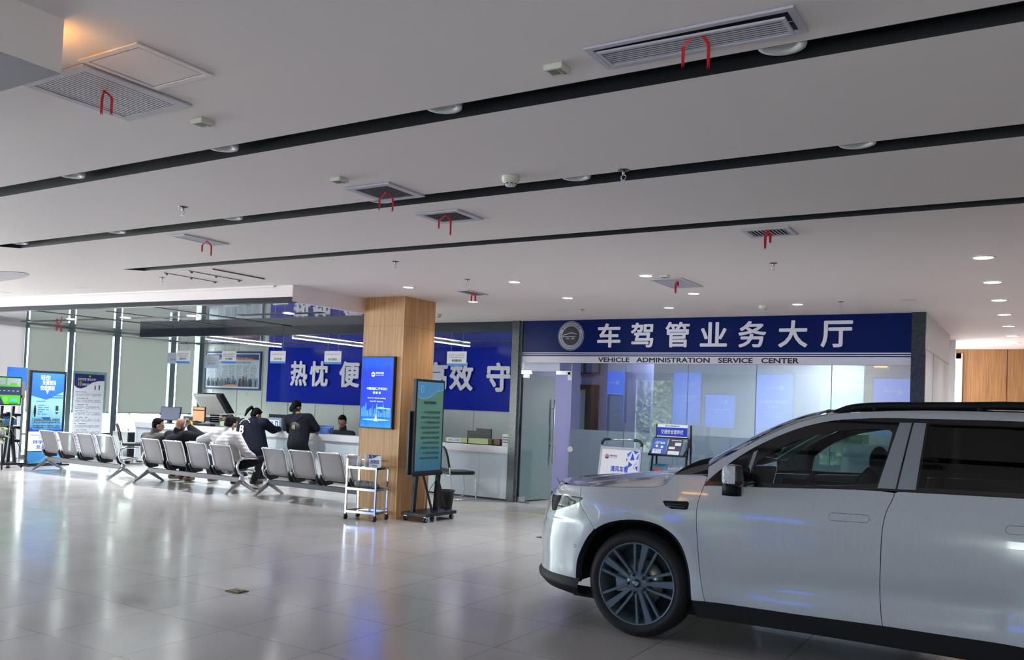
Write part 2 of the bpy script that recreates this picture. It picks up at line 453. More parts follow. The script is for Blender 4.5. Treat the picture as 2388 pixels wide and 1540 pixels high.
# ------------------------------------------------------------------ counter-side facade (x = -19.3)
m = MB(); mull = mat('mullion_teal', (120, 140, 146), .35, .2); m.use(mull)
for a, c in ((10.7, 10.76), (11.72, 11.84), (12.87, 13.02), (14.47, 14.63), (15.36, 15.5)): m.box(XL - .14, XL + .02, a, c, 0, 3.0)
m.box(XL - .12, XL + .0, 8.6, 15.5, 2.9, 3.05); m.box(XL - .1, XL, 10.7, 15.5, 0, .08); m.box(XL - .1, XL, 10.7, 15.5, .52, .56)
structure(m.build('window_1'))
m = MB().use(pane).box(XL - .06, XL - .052, 8.6, 15.5, .08, 2.95); structure(m.build('window_1_pane'))
bl = bpy.data.materials.new('blind_fabric'); bl.use_nodes = True; MATS['blind_fabric'] = bl
n, l, b = nt(bl); b.inputs['Base Color'].default_value = lin((216, 217, 212)) + (1,); b.inputs['Roughness'].default_value = .8
tl = n.new('ShaderNodeBsdfTranslucent'); tl.inputs[0].default_value = lin((140, 146, 138)) + (1,); mx = n.new('ShaderNodeMixShader'); mx.inputs[0].default_value = .11
l.new(b.outputs[0], mx.inputs[1]); l.new(tl.outputs[0], mx.inputs[2]); l.new(mx.outputs[0], n['Material Output'].inputs[0])
bls = ['grey roller blind farthest left, behind the lit blue poster screen', 'grey roller blind behind the tall white roll-up banner',
       'widest grey roller blind, over the black floor cabinet', 'narrow grey roller blind nearest the white panelled back wall']
for i, (a, c) in enumerate([(10.78, 11.66), (11.85, 12.80), (13.03, 14.38), (14.65, 15.19)]):
    t = thing('roller_blind', bls[i], 'blind', (XL + .05, (a + c) / 2, 1.04), 'roller blinds on the glass facade')
    MB().use(bl).quad((XL + .04, a, 1.06), (XL + .04, c, 1.06), (XL + .04, c, 3.0), (XL + .04, a, 3.0)).build('fabric', t)
    MB().use(alu).cyl((XL + .042, a, 1.05), (XL + .042, c, 1.05), .014).build('bottom_rail', t)
    MB().use(white).cyl((XL + .05, a, 2.965), (XL + .05, c, 2.965), .03).build('roller', t)

bw = bl.copy(); bw.name = 'backlit_white'; n, l, b = nt(bw); b.inputs['Base Color'].default_value = lin((236, 230, 232)) + (1,)
for q in n:
    if q.type == 'BSDF_TRANSLUCENT': q.inputs[0].default_value = lin((196, 186, 190)) + (1,)
    if q.type == 'MIX_SHADER': q.inputs[0].default_value = .13
t = thing('window_curtain', 'white wall at the far left, built as an added backlit sheet, behind the video screen', 'curtain', (XL + .05, 9.65, 0))  # translucent sheet added in place of the white wall, so daylight brightens it
MB().use(bw).quad((XL + .03, 8.6, .02), (XL + .03, 10.69, .02), (XL + .03, 10.69, 3.0), (XL + .03, 8.6, 3.0)).build('fabric', t); MB().use(white).box(XL + .01, XL + .06, 8.6, 10.69, 2.97, 3.0).build('rail', t)
# outside: paving, white railing, shrubs and a pale building beyond the glass
rail = tag(bpy.data.objects.new('railing', None), 'white metal railing outside the glass facade', 'railing'); C.objects.link(rail); rail.location = (-21.5, 13, -.12)
m = MB().use(mat('rail_white', (230, 232, 235), .4))
for z in (.1, .5, .95): m.box(-21.53, -21.47, 8, 19, z, z + .05)
m.build('rail', rail)
for k in range(12): MB().use(MATS['rail_white']).box(-21.53, -21.47, 8 + k * .98, 8.05 + k * .98, -.12, 1.0).build('post', rail)
lf = mat('hedge_green', (120, 138, 104), .8); add_noise_col(lf, (70, 90, 60), (170, 184, 150), 9, 8)
def hedge(name, label, x0, x1, y0, y1, h, nl=5000, sz=.10):
    rr = random.Random(int(x0 * 3 + y0)); m = MB().use(lf)
    nx = int(abs(x1 - x0) / .5) + 1; cl = [(x0 + (x1 - x0) * (i + .5) / nx + rr.uniform(-.1, .1), rr.uniform(y0, y1), h * (j + .5) / 6 + rr.uniform(-.1, .1), rr.uniform(.35, .5)) for i in range(nx) for j in range(6)]
    for k in range(nl):
        c = cl[k % len(cl)]; a, b_ = rr.uniform(0, 2 * PI), rr.uniform(-1, 1); r_ = c[3] * rr.uniform(.7, 1)
        p = Vector((c[0] + r_ * math.cos(a) * math.sqrt(1 - b_ * b_), c[1] + r_ * math.sin(a) * math.sqrt(1 - b_ * b_), c[2] + r_ * b_))
        u = Vector((rr.uniform(-1, 1), rr.uniform(-1, 1), rr.uniform(-1, 1))).normalized() * sz; v = u.cross(Vector((rr.uniform(-1, 1), rr.uniform(-1, 1), rr.uniform(-1, 1)))).normalized() * sz * .6
        m.af([m.av(p - u), m.av(p - v), m.av(p + u), m.av(p + v)])
    for k in range(len(cl) // 2): m.tube([(cl[k][0], cl[k][1], -.12), (cl[k][0] + rr.uniform(-.2, .2), cl[k][1], cl[k][2])], [.03, .012], 5)
    o = m.build(name, origin=((x0 + x1) / 2, (y0 + y1) / 2, -.12)); tag(o, label, 'hedge'); o['kind'] = 'stuff'
    return o
hedge('hedge', 'green bushes outside the end window by the wood wall', -4.5, 1.5, 21.5, 23, 3.4)
hedge('hedge', 'bushes along the street behind the viewer, mirrored in the office glass', -14.5, -9.5, -8.6, -7.8, 3.3, 16000, .13)
hedge('hedge', 'bushes behind the viewer, mirrored at the right end of the office glass', -8, -4, -8.6, -7.8, 3.3, 13000, .13)

# ------------------------------------------------------------------ column
m = MB().use(wood).box(-8.07, -7.372, 9.147, 9.842, 0, 3.0)
m.use(mat('veneer_joint', (120, 84, 48), .5)).box(-8.071, -7.371, 9.1462, 9.8428, 2.60, 2.603).box(-8.071, -7.371, 9.1462, 9.8428, .70, .703)
m.use(mat('veneer_edge', (214, 178, 132), .5)).box(-8.073, -8.063, 9.144, 9.152, 0, 2.79).box(-7.38, -7.37, 9.144, 9.152, 0, 3.0)
structure(m.build('wall_column'))

# bulkhead box top left, with warm cove lamp behind
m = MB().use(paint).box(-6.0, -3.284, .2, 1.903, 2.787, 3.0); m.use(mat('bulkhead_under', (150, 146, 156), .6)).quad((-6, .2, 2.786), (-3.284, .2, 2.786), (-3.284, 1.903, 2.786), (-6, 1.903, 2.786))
structure(m.build('trim_6'))
m = MB().use(mat('warm_led', (255, 190, 90), .5, emit=9)).box(-3.62, -3.33, 1.906, 1.916, 2.90, 2.915)
tag(m.build('cove_lamp', origin=(-3.47, 1.91, 2.9)), 'small warm cove lamp hidden behind the boxed bulkhead', 'lamp')

# ------------------------------------------------------------------ floor markings and floor boxes
ytape = mat('yellow_tape', (196, 186, 110), .5)
m = MB().use(ytape).box(-17.0, -8.9, 12.02, 12.06, 0, .0015).box(-8.6, -6.4, 11.07, 11.11, 0, .0015).box(-6.4, -6.0, 11.07, 11.2, 0, .0015)
structure(m.build('trim_7'))
brass = mat('brass', (150, 138, 92), .35, .8); brassd = mat('brass_dark', (92, 84, 56), .45, .7)
for p, lb in (((-5.5, 4.86), 'brass floor outlet box in the open tiled floor'), ((-5.16, 9.25), 'brass floor outlet box just left of the car nose')):
    t = thing('floor_outlet', lb, 'floor outlet', (p[0], p[1], 0), 'floor outlet boxes')
    MB().use(brassd).box(p[0] - .075, p[0] + .075, p[1] - .06, p[1] + .06, 0, .006).build('plate', t, bevel=.002)
    MB().use(brass).box(p[0] - .055, p[0] + .055, p[1] - .042, p[1] + .042, .006, .009).box(p[0] - .02, p[0] + .02, p[1] - .008, p[1] + .008, .009, .012).build('lid', t)
# ------------------------------------------------------------------ ceiling fittings
grille = mat('grille_white', (196, 192, 204), .45); grilled = mat('grille_shadow', (70, 66, 74), .7); ribbon = mat('red_ribbon', (196, 20, 36), .5)
def ring(m, x0, x1, y0, y1, w, z0, z1):
    m.box(x0, x1, y0, y0 + w, z0, z1).box(x0, x1, y1 - w, y1, z0, z1).box(x0, x0 + w, y0 + w, y1 - w, z0, z1).box(x1 - w, x1, y0 + w, y1 - w, z0, z1)
def vent(x0, x1, y0, y1, label, along, nsl, fr=.045, gap=.5, dk=None, tilt=.4):
    t = thing('ceiling_vent', label, 'vent', ((x0 + x1) / 2, (y0 + y1) / 2, CZ - .012), 'air vents in the white ceiling')
    m = MB().use(grille); ring(m, x0, x1, y0, y1, fr, CZ - .012, CZ - .001); m.build('frame', t, bevel=.003)
    MB().use(dk or grilled).box(x0 + fr, x1 - fr, y0 + fr, y1 - fr, CZ - .0025, CZ - .001).build('duct_opening', t)
    m = MB().use(grille); a, c = (x0 + fr, x1 - fr) if along == 'Y' else (y0 + fr, y1 - fr); st = (c - a) / nsl
    for k in range(nsl):
        q = a + st * (k + .5)
        if along == 'Y': m.obox((q, (y0 + y1) / 2, CZ - .008), (st * gap, y1 - y0 - 2 * fr, .002), ry=tilt)
        else: m.obox(((x0 + x1) / 2, q, CZ - .008), (x1 - x0 - 2 * fr, st * gap, .002), rx=-.5)
    m.build('slats', t)
    return t
vent(-4.15, -3.635, 2.20, 2.78, 'large return-air grille beside the boxed bulkhead at upper left', 'Y', 17, .05, .86, None, .06)
vent(-4.07, -3.68, 4.345, 4.74, 'square vent above the second black slot, near the smoke detector side', 'Y', 13, .05, .5)
vent(-4.105, -3.702, 5.155, 5.51, 'square vent between the second and third black slots', 'Y', 11, .05, .5)
vent(-6.80, -6.60, 5.03, 5.53, 'narrow vent farthest left, between second and third black slots', 'Y', 8, .025, .85, None, .05)
vent(-2.035, -1.672, 6.57, 6.88, 'vent just beyond the third black slot, right of centre', 'Y', 10, .04, .5)
vent(-3.67, -3.296, 8.69, 9.36, 'finely slatted vent between the lit round downlights', 'Y', 22, .03, .85, None, .05)
vent(-6.35, -6.14, 8.85, 9.31, 'small vent right of the wood column top', 'Y', 8, .03, .6)
# linear vent top right with a sagging inner grille
t = vent(-1.59, -.772, 3.02, 3.25, 'long linear vent near the top edge with its inner grille sagging open', 'X', 1, .028, .01)
dk = MATS['grille_shadow']
m = MB().use(grille); T = Matrix.Translation((-1.18, 3.13, CZ - .018)) @ Euler((0, .012, 0)).to_matrix().to_4x4(); m.T = T
ring(m, -.37, .37, -.075, .075, .014, -.008, .0)
for k in range(7): m.obox((0, -.052 + k * .0172, -.003), (.71, .0075, .002))
m.use(grilled).box(-.357, .357, -.062, .062, .003, .004); m.T = None; m.build('inner_grille', t)
# access panels
t = thing('ceiling_hatch', 'flush white access panel beside the large return-air grille', 'access panel', (-3.4, 2.35, CZ))
m = MB().use(paint); ring(m, -3.615, -3.205, 2.165, 2.555, .03, CZ - .008, CZ - .001); m.build('frame', t, bevel=.002)
MB().use(grilled).box(-3.58, -3.24, 2.2, 2.52, CZ - .002, CZ - .001).build('gap', t)
MB().use(paint).box(-3.577, -3.243, 2.203, 2.517, CZ - .006, CZ - .0015).build('lid', t)
t = thing('access_hatch', 'large twin-leaf ceiling hatch with dark hinged edges above the counter bay', 'access panel', (-8.5, 6.95, CZ))
rustm = mat('hatch_edge', (96, 84, 82), .6)
for x0, x1 in ((-8.94, -8.51), (-8.49, -8.09)):
    MB().use(paint).box(x0 + .01, x1 - .01, 6.57, 7.32, CZ - .006, CZ - .002).build('leaf', t)
    m = MB().use(rustm).box(x0, x0 + .012, 6.56, 7.33, CZ - .012, CZ - .001)
    for k in range(3): m.box(x0 - .004, x0 + .016, 6.58 + k * .35, 6.60 + k * .35, CZ - .03, CZ - .008)
    m.build('hinge_edge', t)
MB().use(rustm).box(-8.09, -8.078, 6.56, 7.33, CZ - .012, CZ - .001).build('hinge_edge', t)
# ribbons
def rib(p, a, c, label, w=.02, droop=.02):
    """ribbon tied at p, two tails ending at a and c"""
    t = thing('hanging_ribbon', label, 'ribbon', p, 'red ribbons tied to the ceiling vents')
    p = Vector(p)
    for q in (a, c):
        q = Vector(q); m = MB().use(ribbon, True); N = 9; rows = []
        for k in range(N + 1):
            s = k / N; top = p + Vector(((q.x - p.x) * min(1, s * 2.2) * (1 if s > 0 else 0), (q.y - p.y) * min(1, s * 2.2), 0))
            z = p.z + (q.z - p.z) * max(0, s ** 1.4)
            c0 = Vector((top.x, top.y, z)); tw = s * 1.1; dv = Vector((math.cos(tw) * .85, math.sin(tw) * .5, 0)) * w * .5
            rows.append((c0 - dv, c0 + dv))
        for k in range(N):
            if k < N - 1: m.quad(rows[k][0], rows[k][1], rows[k + 1][1], rows[k + 1][0])
            else:
                mid = (rows[k + 1][0] + rows[k + 1][1]) / 2 + Vector((0, 0, .015))
                m.af([m.av(v) for v in (rows[k][0], rows[k][1], rows[k + 1][1], mid, rows[k + 1][0])])
        m.build('tail', t, solid=.001)
    MB().use(ribbon).sphere(p, (.01, .008, .008), 8, 6).build('knot', t)
def ribpx(p, a, c, y, label, w):
    p0 = onz(*p, CZ - .013); rib(p0, ony(*a, p0.y), ony(*c, p0.y), label, w)
ribpx((243, 214), (236, 270), (259, 271), 2.50, 'short red ribbon hanging from the large return-air grille at upper left', .018)
ribpx((1630, 78), (1592, 160), (1651, 163), 3.12, 'longest red ribbon, hanging from the sagging linear vent near the top edge', .018)
ribpx((900, 450), (884, 492), (915, 496), 4.55, 'red ribbon under the square vent just above the second black slot', .018)
ribpx((1040, 503), (1023, 536), (1050, 551), 5.35, 'red ribbon under the square vent between second and third slots', .02)
ribpx((482, 563), (471, 589), (492, 599), 5.3, 'red ribbon under the narrow vent farthest left', .022)
ribpx((1789, 539), (1784, 582), (1796, 568), 6.75, 'red ribbon under the vent beyond the third slot', .028)
ribpx((1579, 657), (1575, 686), (1581, 668), 9.05, 'red ribbon under the finely slatted vent between the round lights', .03)
ribpx((1104, 684), (1099, 704), (1108, 706), 9.1, 'red ribbon under the small vent right of the column', .03)
ribpx((137, 758), (132, 772), (142, 775), 10.4, 'faint red ribbon in the glossy ceiling bay above the counter', .05)
MB  # downlights sitting inside the black slots
lens = mat('downlight_lens', (196, 200, 205), .4)
def slotlight(x, y, label):
    t = thing('slot_downlight', label, 'ceiling light', (x, y, CZ + .03), 'unlit round downlights set in the black slots')
    T = Matrix.Translation((x, y, CZ + .012))
    MB().use(white, True).lathe([(.062, .03), (.062, .008), (.07, .0), (.092, .0), (.095, .008), (.095, .03)], T, 36).build('rim', t)
    MB().use(lens, True).lathe([(.0, .018), (.05, .016), (.062, .02)], T, 36).build('lens', t)
nms = ['nearest the camera at upper right', 'second from the right', 'third from the right', 'fourth, above the left ceiling', 'fifth from the right', 'last at the far left end']
for k, x in enumerate((-.905, -2.54, -4.14, -5.66)): slotlight(x, 3.38, 'unlit downlight in the first black slot, ' + nms[k])
for k, x in enumerate((-.87, -2.53, -4.11, -5.69, -7.24, -8.83)): slotlight(x, 4.77, 'unlit downlight in the second black slot, ' + nms[k])
# lit recessed downlights
litm = mat('lit_lens', (255, 255, 255), .5, emit=14, lincol=(1, .98, .95))
def downlight(x, y, label, r=.075, grp='lit round downlights in the white ceiling', pw_=22):
    t = thing('downlight', label, 'ceiling light', (x, y, CZ - .012), grp); T = Matrix.Translation((x, y, CZ))
    MB().use(white, True).lathe([(r, -.001), (r, -.008), (r + .008, -.012), (r + .022, -.002)], T, 28).build('rim', t)
    MB().use(litm, True).lathe([(0, -.006), (r, -.005)], T, 28).build('lens', t)
    ld = bpy.data.lights.new('downlight_lamp', 'SPOT'); ld.energy = pw_; ld.spot_size = 2.3; ld.spot_blend = .8; ld.shadow_soft_size = .07; ld.color = (.93, .96, 1)
    o = bpy.data.objects.new('lamp', ld); C.objects.link(o); o.parent = t; o.location = (0, 0, -.02)
nn = ['nearest', 'second', 'third', 'fourth', 'fifth', 'sixth', 'farthest']
for k, y in enumerate((8.35, 9.82, 11.24, 12.71, 14.18, 15.7, 17.08)): downlight(-.48, y, nn[k] + ' lit downlight of the row running to the wood end wall', grp='row of lit downlights over the corridor')
for x, y, lb in ((-6.746, 8.423, 'lit downlight directly right above the wood column'), (-5.209, 8.43, 'lit downlight between the column and the finely slatted vent, nearer one'),
                 (-5.263, 9.831, 'lit downlight behind, left of the blue sign emblem'), (-3.599, 8.433, 'lit downlight at the left corner of the finely slatted vent'),
                 (-3.588, 9.859, 'lit downlight at the right corner of the finely slatted vent'), (-4.382, 11.095, 'lit downlight close above the middle of the blue sign'),
                 (-2.683, 11.113, 'lit downlight close above the right end of the blue sign'), (-6.757, 9.866, 'lit downlight behind the small vent right of the column')):
    downlight(x, y, lb, .062)
for x, y, lb in ((-16.9, 10.3, 'round light in the glossy ceiling bay, left one'), (-15.2, 10.35, 'round light in the glossy ceiling bay, second from left'), (-13.3, 10.4, 'round light in the glossy ceiling bay, middle one'), (-10.9, 10.45, 'round light in the glossy ceiling bay, right one')):
    downlight(x, y, lb, .09, 'round lights in the glossy ceiling bay', 150)
# thermostats stuck to the ceiling
lcd = mat('lcd_grey', (70, 76, 78), .3)
def thermo(x, y, label, s=1.0):
    t = thing('ceiling_thermostat', label, 'thermostat', (x, y, CZ - .03), 'small thermostat boxes on the ceiling')
    MB().use(cream).box(x - .044 * s, x + .044 * s, y - .044 * s, y + .044 * s, CZ - .026, CZ).build('case', t, bevel=.004)
    MB().use(lcd).box(x - .03 * s, x + .01 * s, y - .03 * s, y + .018 * s, CZ - .0275, CZ - .026).build('display', t)
    m = MB().use(mat('button_grey', (120, 120, 112), .5))
    for k in range(4): m.box(x + .018 * s, x + .034 * s, y - .03 * s + k * .016 * s, y - .022 * s + k * .016 * s, CZ - .028, CZ - .026)
    m.build('buttons', t)
thermo(-1.775, 3.147, 'cream thermostat left of the sagging linear vent'); thermo(-3.79, 2.966, 'cream thermostat right of the large return-air grille')
thermo(-3.93, 4.15, 'small thermostat beside the square vent above the second slot'); thermo(-3.41, 8.49, 'small thermostat at the edge of the finely slatted vent')
def smoke(x, y, label):
    t = thing('smoke_detector', label, 'smoke detector', (x, y, CZ - .06), 'smoke detectors'); T = Matrix.Translation((x, y, CZ))
    MB().use(cream, True).lathe([(.055, 0), (.055, -.025), (.05, -.032), (.04, -.045), (.03, -.06), (0, -.062)], T, 24).build('body', t)
    m = MB().use(lcd)
    for k in range(8): a = k * PI / 4; m.obox((x + .037 * math.cos(a), y + .037 * math.sin(a), CZ - .048), (.006, .018, .006), rz=a)
    m.build('vents', t)
smoke(-2.875, 4.557, 'cream smoke detector between the first and second black slots'); smoke(-3.133, 11.189, 'smoke detector above the blue sign'); smoke(-8.297, 11.14, 'smoke detector just right of the column behind it')
def sprinkler(x, y, label):
    t = thing('ceiling_sprinkler', label, 'sprinkler', (x, y, CZ - .07), 'fire sprinkler heads')
    MB().use(mat('sprinkler_rose', (88, 84, 82), .35, .6), True).lathe([(0.0, -.004), (.036, -.002), (.036, 0)], Matrix.Translation((x, y, CZ)), 20).build('rosette', t)
    m = MB().use(alu).cyl((x, y, CZ), (x, y, CZ - .03), .009, n=10)
    for s in (-1, 1): m.tube([(x, y, CZ - .028), (x + s * .016, y, CZ - .036), (x + s * .014, y, CZ - .05), (x, y, CZ - .062)], .0025, 6)
    m.cyl((x, y, CZ - .062), (x, y, CZ - .065), .016, n=12); m.build('head', t)
for x, y, lb in ((-5.681, 4.305, 'sprinkler head in the left ceiling above the second slot'), (-2.171, 4.70, 'sprinkler head hanging against the second black slot'), (-5.679, 6.865, 'sprinkler head beyond the third slot, above the column side'),
                 (-5.657, 8.129, 'sprinkler head near the lit downlights right of the column'), (-2.19, 8.12, 'sprinkler head below the vent right of centre'), (-9.365, 6.845, 'sprinkler head left of the twin-leaf hatch'),
                 (-5.679, 11.063, 'sprinkler head above the sign emblem'), (-2.149, 11.026, 'sprinkler head above the right end of the sign')): sprinkler(x, y, lb)
for x, y, lb in ((-11.56, 7.157, 'flush unlit ceiling disc near the soffit edge'), (-13.49, 7.136, 'flush unlit ceiling disc at the far left edge'), (-1.40, 11.04, 'flush ceiling disc above the right stone post'), (-6.055, 11.14, 'flush ceiling disc above the left end of the sign')):
    o = MB().use(white, True).lathe([(0, -.003), (.085, -.003), (.095, 0)], Matrix.Translation((x, y, CZ)), 28).build('ceiling_disc', origin=(x, y, CZ)); tag(o, lb, 'ceiling disc', 'flush ceiling discs')
m = MB().use(mat('oval_panel', (190, 188, 196), .6)); cx, cy = -13.1, 6.0
m.T = None; N = 60
m.af([m.av((cx + 2.2 * math.cos(2 * PI * k / N), cy - .02 + .42 * math.sin(2 * PI * k / N), CZ - .002)) for k in range(N)][::-1])
m.use(mat('oval_edge', (120, 114, 118), .6)).tube([(cx + 2.2 * math.cos(2 * PI * k / N), cy - .02 + .42 * math.sin(2 * PI * k / N), CZ - .002) for k in range(N)], .003, 5, closed=True)
tag(m.build('ceiling_medallion', origin=(cx, cy, CZ)), 'large shallow oval panel in the ceiling at the far left', 'ceiling panel')
# LED strip lights behind the fascia
led = mat('led_tube', (255, 255, 255), .5, emit=7, lincol=(.95, .97, 1))
for x, y0, y1, lb in ((-15.75, 12.7, 14.9, 'bright linear LED light in front of the framed notice'), (-13.1, 12.7, 14.9, 'bright linear LED light left of the wood column over the counter'), (-10.25, 12.9, 14.9, 'bright linear LED light right of the wood column over the counter')):
    t = thing('linear_light', lb, 'light fixture', (x, (y0 + y1) / 2, MZ - .05), 'linear LED lights over the counter')
    MB().use(white).box(x - .03, x + .03, y0, y1, MZ - .03, MZ).build('housing', t)
    MB().use(led).box(x - .025, x + .025, y0 + .01, y1 - .01, MZ - .045, MZ - .03).build('tube', t)
# ------------------------------------------------------------------ reception counter
t = thing('reception_counter', 'long white glossy reception counter under the dark fascia', 'counter', (-12.6, 12.6, 0))
pl = mat('counter_panel', (196, 208, 216), .12)
m = MB().use(pl).box(-17.5, -7.6, 12.36, 12.40, .03, .785); m.use(seam)
for k in range(1, 11): m.box(-17.5 + k * .93, -17.496 + k * .93, 12.358, 12.361, .03, .785)
m.build('front_panel', t)
MB().use(slotm).box(-17.5, -7.6, 12.37, 12.4, 0, .03).build('plinth', t)
MB().use(cglossw).box(-17.55, -7.59, 12.31, 12.62, .785, .905).build('counter_top', t, bevel=.004)
MB().use(cglossw).box(-17.52, -7.6, 12.62, 13.3, .71, .74).build('desk_surface', t)
MB().use(cglossw).box(-17.55, -17.5, 12.34, 13.3, 0, .785).build('side_panel', t)
MB().use(dark).box(-17.4, -7.7, 12.40, 12.43, .05, .7).build('back_panel', t)

# framed notice and blue board with raised letters on the back wall
BWY = 15.49
t = thing('framed_notice', 'blue framed notice with columns of text over a city skyline picture', 'poster', (-18.07, BWY, 1.73))
Tn = frame((-19.14, BWY, 1.73), (1, 0, 0), (0, -1, 0)); W_, H_ = 2.11, 1.0
fb = mat('frame_navy', (28, 60, 120), .6)
MB().use(fb).box(-19.14, -17.03, BWY - .03, BWY, 1.73, 2.73).build('frame', t, bevel=.004)
f = Face(Tn @ Matrix.Translation((0, 0, .03)))
pw = mat('print_white', (226, 232, 240), .6); pn = mat('print_navy', (22, 58, 130), .6); pr = mat('print_red', (220, 84, 60), .6); pg = mat('print_grey', (120, 130, 145), .6); pb = mat('print_ink', (50, 60, 80), .6)
sky_ = mat('print_sky', (150, 180, 216), .6); city = mat('print_city', (86, 92, 116), .6); city2 = mat('print_city2', (120, 112, 116), .6); orange = mat('print_orange', (226, 150, 90), .6)
f.rect(.05, .05, 2.06, .95, pw, 0); f.rect(.075, .075, 2.035, .925, mat('print_pale', (206, 218, 232), .6), 1)
f.poly([(.075, .925), (.075, .80), (.35, .74), (.7, .80), (1.1, .845), (1.6, .84), (2.035, .77), (2.035, .925)], pn, 2)
f.disc(.29, .83, .07, pw, 3, ry=.06); f.disc(.29, .825, .05, pn, 4, ry=.045)
f.text('学  习', .42, .76, .62, .84, pw, 4, .02); f.text('驾驶证申领和使用规定  机动车登记规定', 1.02, .775, 1.95, .845, pr, 4, .02)
f.text('公安部交通管理局（公安部令第154号）', .45, .685, 1.75, .735, ink, 4)
for c in range(7): f.lines(.13 + c * .268, .63, .36 + c * .268, 26 if c < 4 else 22, .017, pg, 3, .45, 30 + c, .03, .85)
rr = random.Random(4)
f.poly([(.075, .075), (2.035, .075), (2.035, .30)] + [(2.035 - .0817 * k, .28 + .03 * math.sin(k)) for k in range(1, 24)] + [(.075, .30)], sky_, 2)
for k in range(120):
    u = .08 + 1.93 * k / 120; h = rr.uniform(.08, .24) * (1.3 if 60 < k < 95 else 1); f.rect(u, .09, min(u + rr.uniform(.012, .03), 2.03), .1 + h, rr.choice([city, city2, pb, sky_, pg]), 4)
f.poly([(.7, .085), (1.3, .085), (1.25, .13), (1.0, .14), (.8, .12)], orange, 5)
f.build('print', t)

t = thing('slogan_board', 'big blue wall board with raised white characters behind the counter', 'sign', (-12.2, BWY, 1.46))
MB().use(blueb).box(-16.79, -7.57, BWY - .02, BWY, 1.462, MZ - .003).build('panel', t)
fT = frame((0, BWY - .045, 0), (1, 0, 0), (0, -1, 0))
lw = mat('letter_white', (226, 224, 238), .4)
for ch, x0, x1 in (('热', -15.93, -15.36), ('忱', -15.28, -14.68), ('便', -14.32, -13.68), ('民', -13.58, -12.98), ('高', -11.80, -11.16), ('效', -11.10, -10.48), ('守', -10.14, -9.54), ('信', -9.4, -8.8)):
    f = Face(fT); f.text(ch, x0, 1.875, x1, 2.495, lw, 0, .032, thick=.022); f.build('letter', t)

# ------------------------------------------------------------------ glass office front and sign
t = thing('fascia_sign', 'long navy fascia sign reading vehicle administration service center above the glass office', 'sign', (-4.4, 12.34, 2.31))
MB().use(blue).box(-7.43, -1.51, 12.345, 12.44, 2.31, 3.0).build('sign_panel', t)
f = Face(frame((-7.43, 12.345, 2.31), (1, 0, 0), (0, -1, 0)))
f.rect(0, 0, 5.92, .108, signw, 0); f.rect(0, .124, 5.92, .136, signw, 0); f.rect(0, .152, 5.92, .168, signw, 0)
f.text('VEHICLE   ADMINISTRATION   SERVICE   CENTER', 1.405, -2.31 + 2.326, 4.49, -2.31 + 2.402, ink, 1, .032)
f.build('lower_band', t)
for ch, x0, x1, z0, z1 in (('车', -6.048, -5.65, 2.555, 2.935), ('驾', -5.48, -5.105, 2.555, 2.935), ('管', -4.915, -4.535, 2.555, 2.94), ('业', -4.37, -3.965, 2.565, 2.925), ('务', -3.80, -3.40, 2.55, 2.93), ('大', -3.23, -2.83, 2.55, 2.93), ('厅', -2.655, -2.24, 2.55, 2.915)):
    f = Face(frame((0, 12.345, 0), (1, 0, 0), (0, -1, 0))); f.text(ch, x0, z0, x1, z1, lw, 0, .022, thick=.012); f.build('letter', t)
# round badge with a car outline
f = Face(frame((-6.522, 12.343, 2.745), (1, 0, 0), (0, -1, 0)))
sil = mat('badge_silver', (150, 156, 170), .35, .3)
f.disc(0, 0, .235, sil, 1, 48); f.disc(0, 0, .228, blue, 2, 48); f.disc(0, 0, .218, sil, 3, 48); f.disc(0, 0, .155, ink, 4, 48)
for k, ch in enumerate('重庆环宇机动车服务'):
    a = math.radians(142 - k * 13); c0 = Vector((.186 * math.cos(a), .186 * math.sin(a)))
    g = Face(frame((-6.522, 12.343, 2.745), (1, 0, 0), (0, -1, 0)) @ Matrix.Translation((c0.x, c0.y, .003)) @ Matrix.Rotation(a - PI / 2, 4, 'Z')); g.text(ch, -.016, -.018, .016, .018, ink, 4, .01)
    f.mb.use(ink); o = len(f.mb.v); f.mb.v += g.mb.v; 
    for q in g.mb.f: f.mb.af([o + i for i in q], False)
for k in range(34):
    a = math.radians(170 + k * 6); c0 = (.186 * math.cos(a), .186 * math.sin(a)); ca, sa = math.cos(a) * .012, math.sin(a) * .012; pa, qa = -math.sin(a) * .004, math.cos(a) * .004
    f.poly([(c0[0] - ca - pa, c0[1] - sa - qa), (c0[0] - ca + pa, c0[1] - sa + qa), (c0[0] + ca + pa, c0[1] + sa + qa), (c0[0] + ca - pa, c0[1] + sa - qa)], ink, 5)
top_ = [(-.14, .005), (-.12, .022), (-.07, .03), (-.03, .048), (.02, .052), (.07, .04), (.11, .028)]
f.poly(top_ + [(x, y - .007) for x, y in top_[::-1]], lw, 5)
f.poly([(-.14, .005), (-.125, -.012), (.09, -.01), (.09, -.014), (-.13, -.018), (-.15, 0)], lw, 5)
f.text('2001 · 重庆', -.08, -.055, .07, -.03, lw, 5)
f.build('badge', t)
m = MB().use(granite).box(-7.585, -7.452, 12.27, 12.5, 0, 3.0); structure(m.build('trim_8'))
m = MB().use(granite).box(-1.508, -1.342, 12.27, 12.5, 0, 3.0); structure(m.build('trim_9'))
m = MB().use(alu).box(-7.452, -7.425, 12.33, 12.42, 0, 3.0); structure(m.build('trim_10'))
og = glass_mat('office_glass', (214, 222, 228), 1.0, ior=1.7); film = glass_mat('frosted_film', (166, 176, 186), .3, .85, (204, 212, 222), .2, 1.3)
xs = [-6.49, -5.55, -4.54, -3.525, -2.50, -1.508]
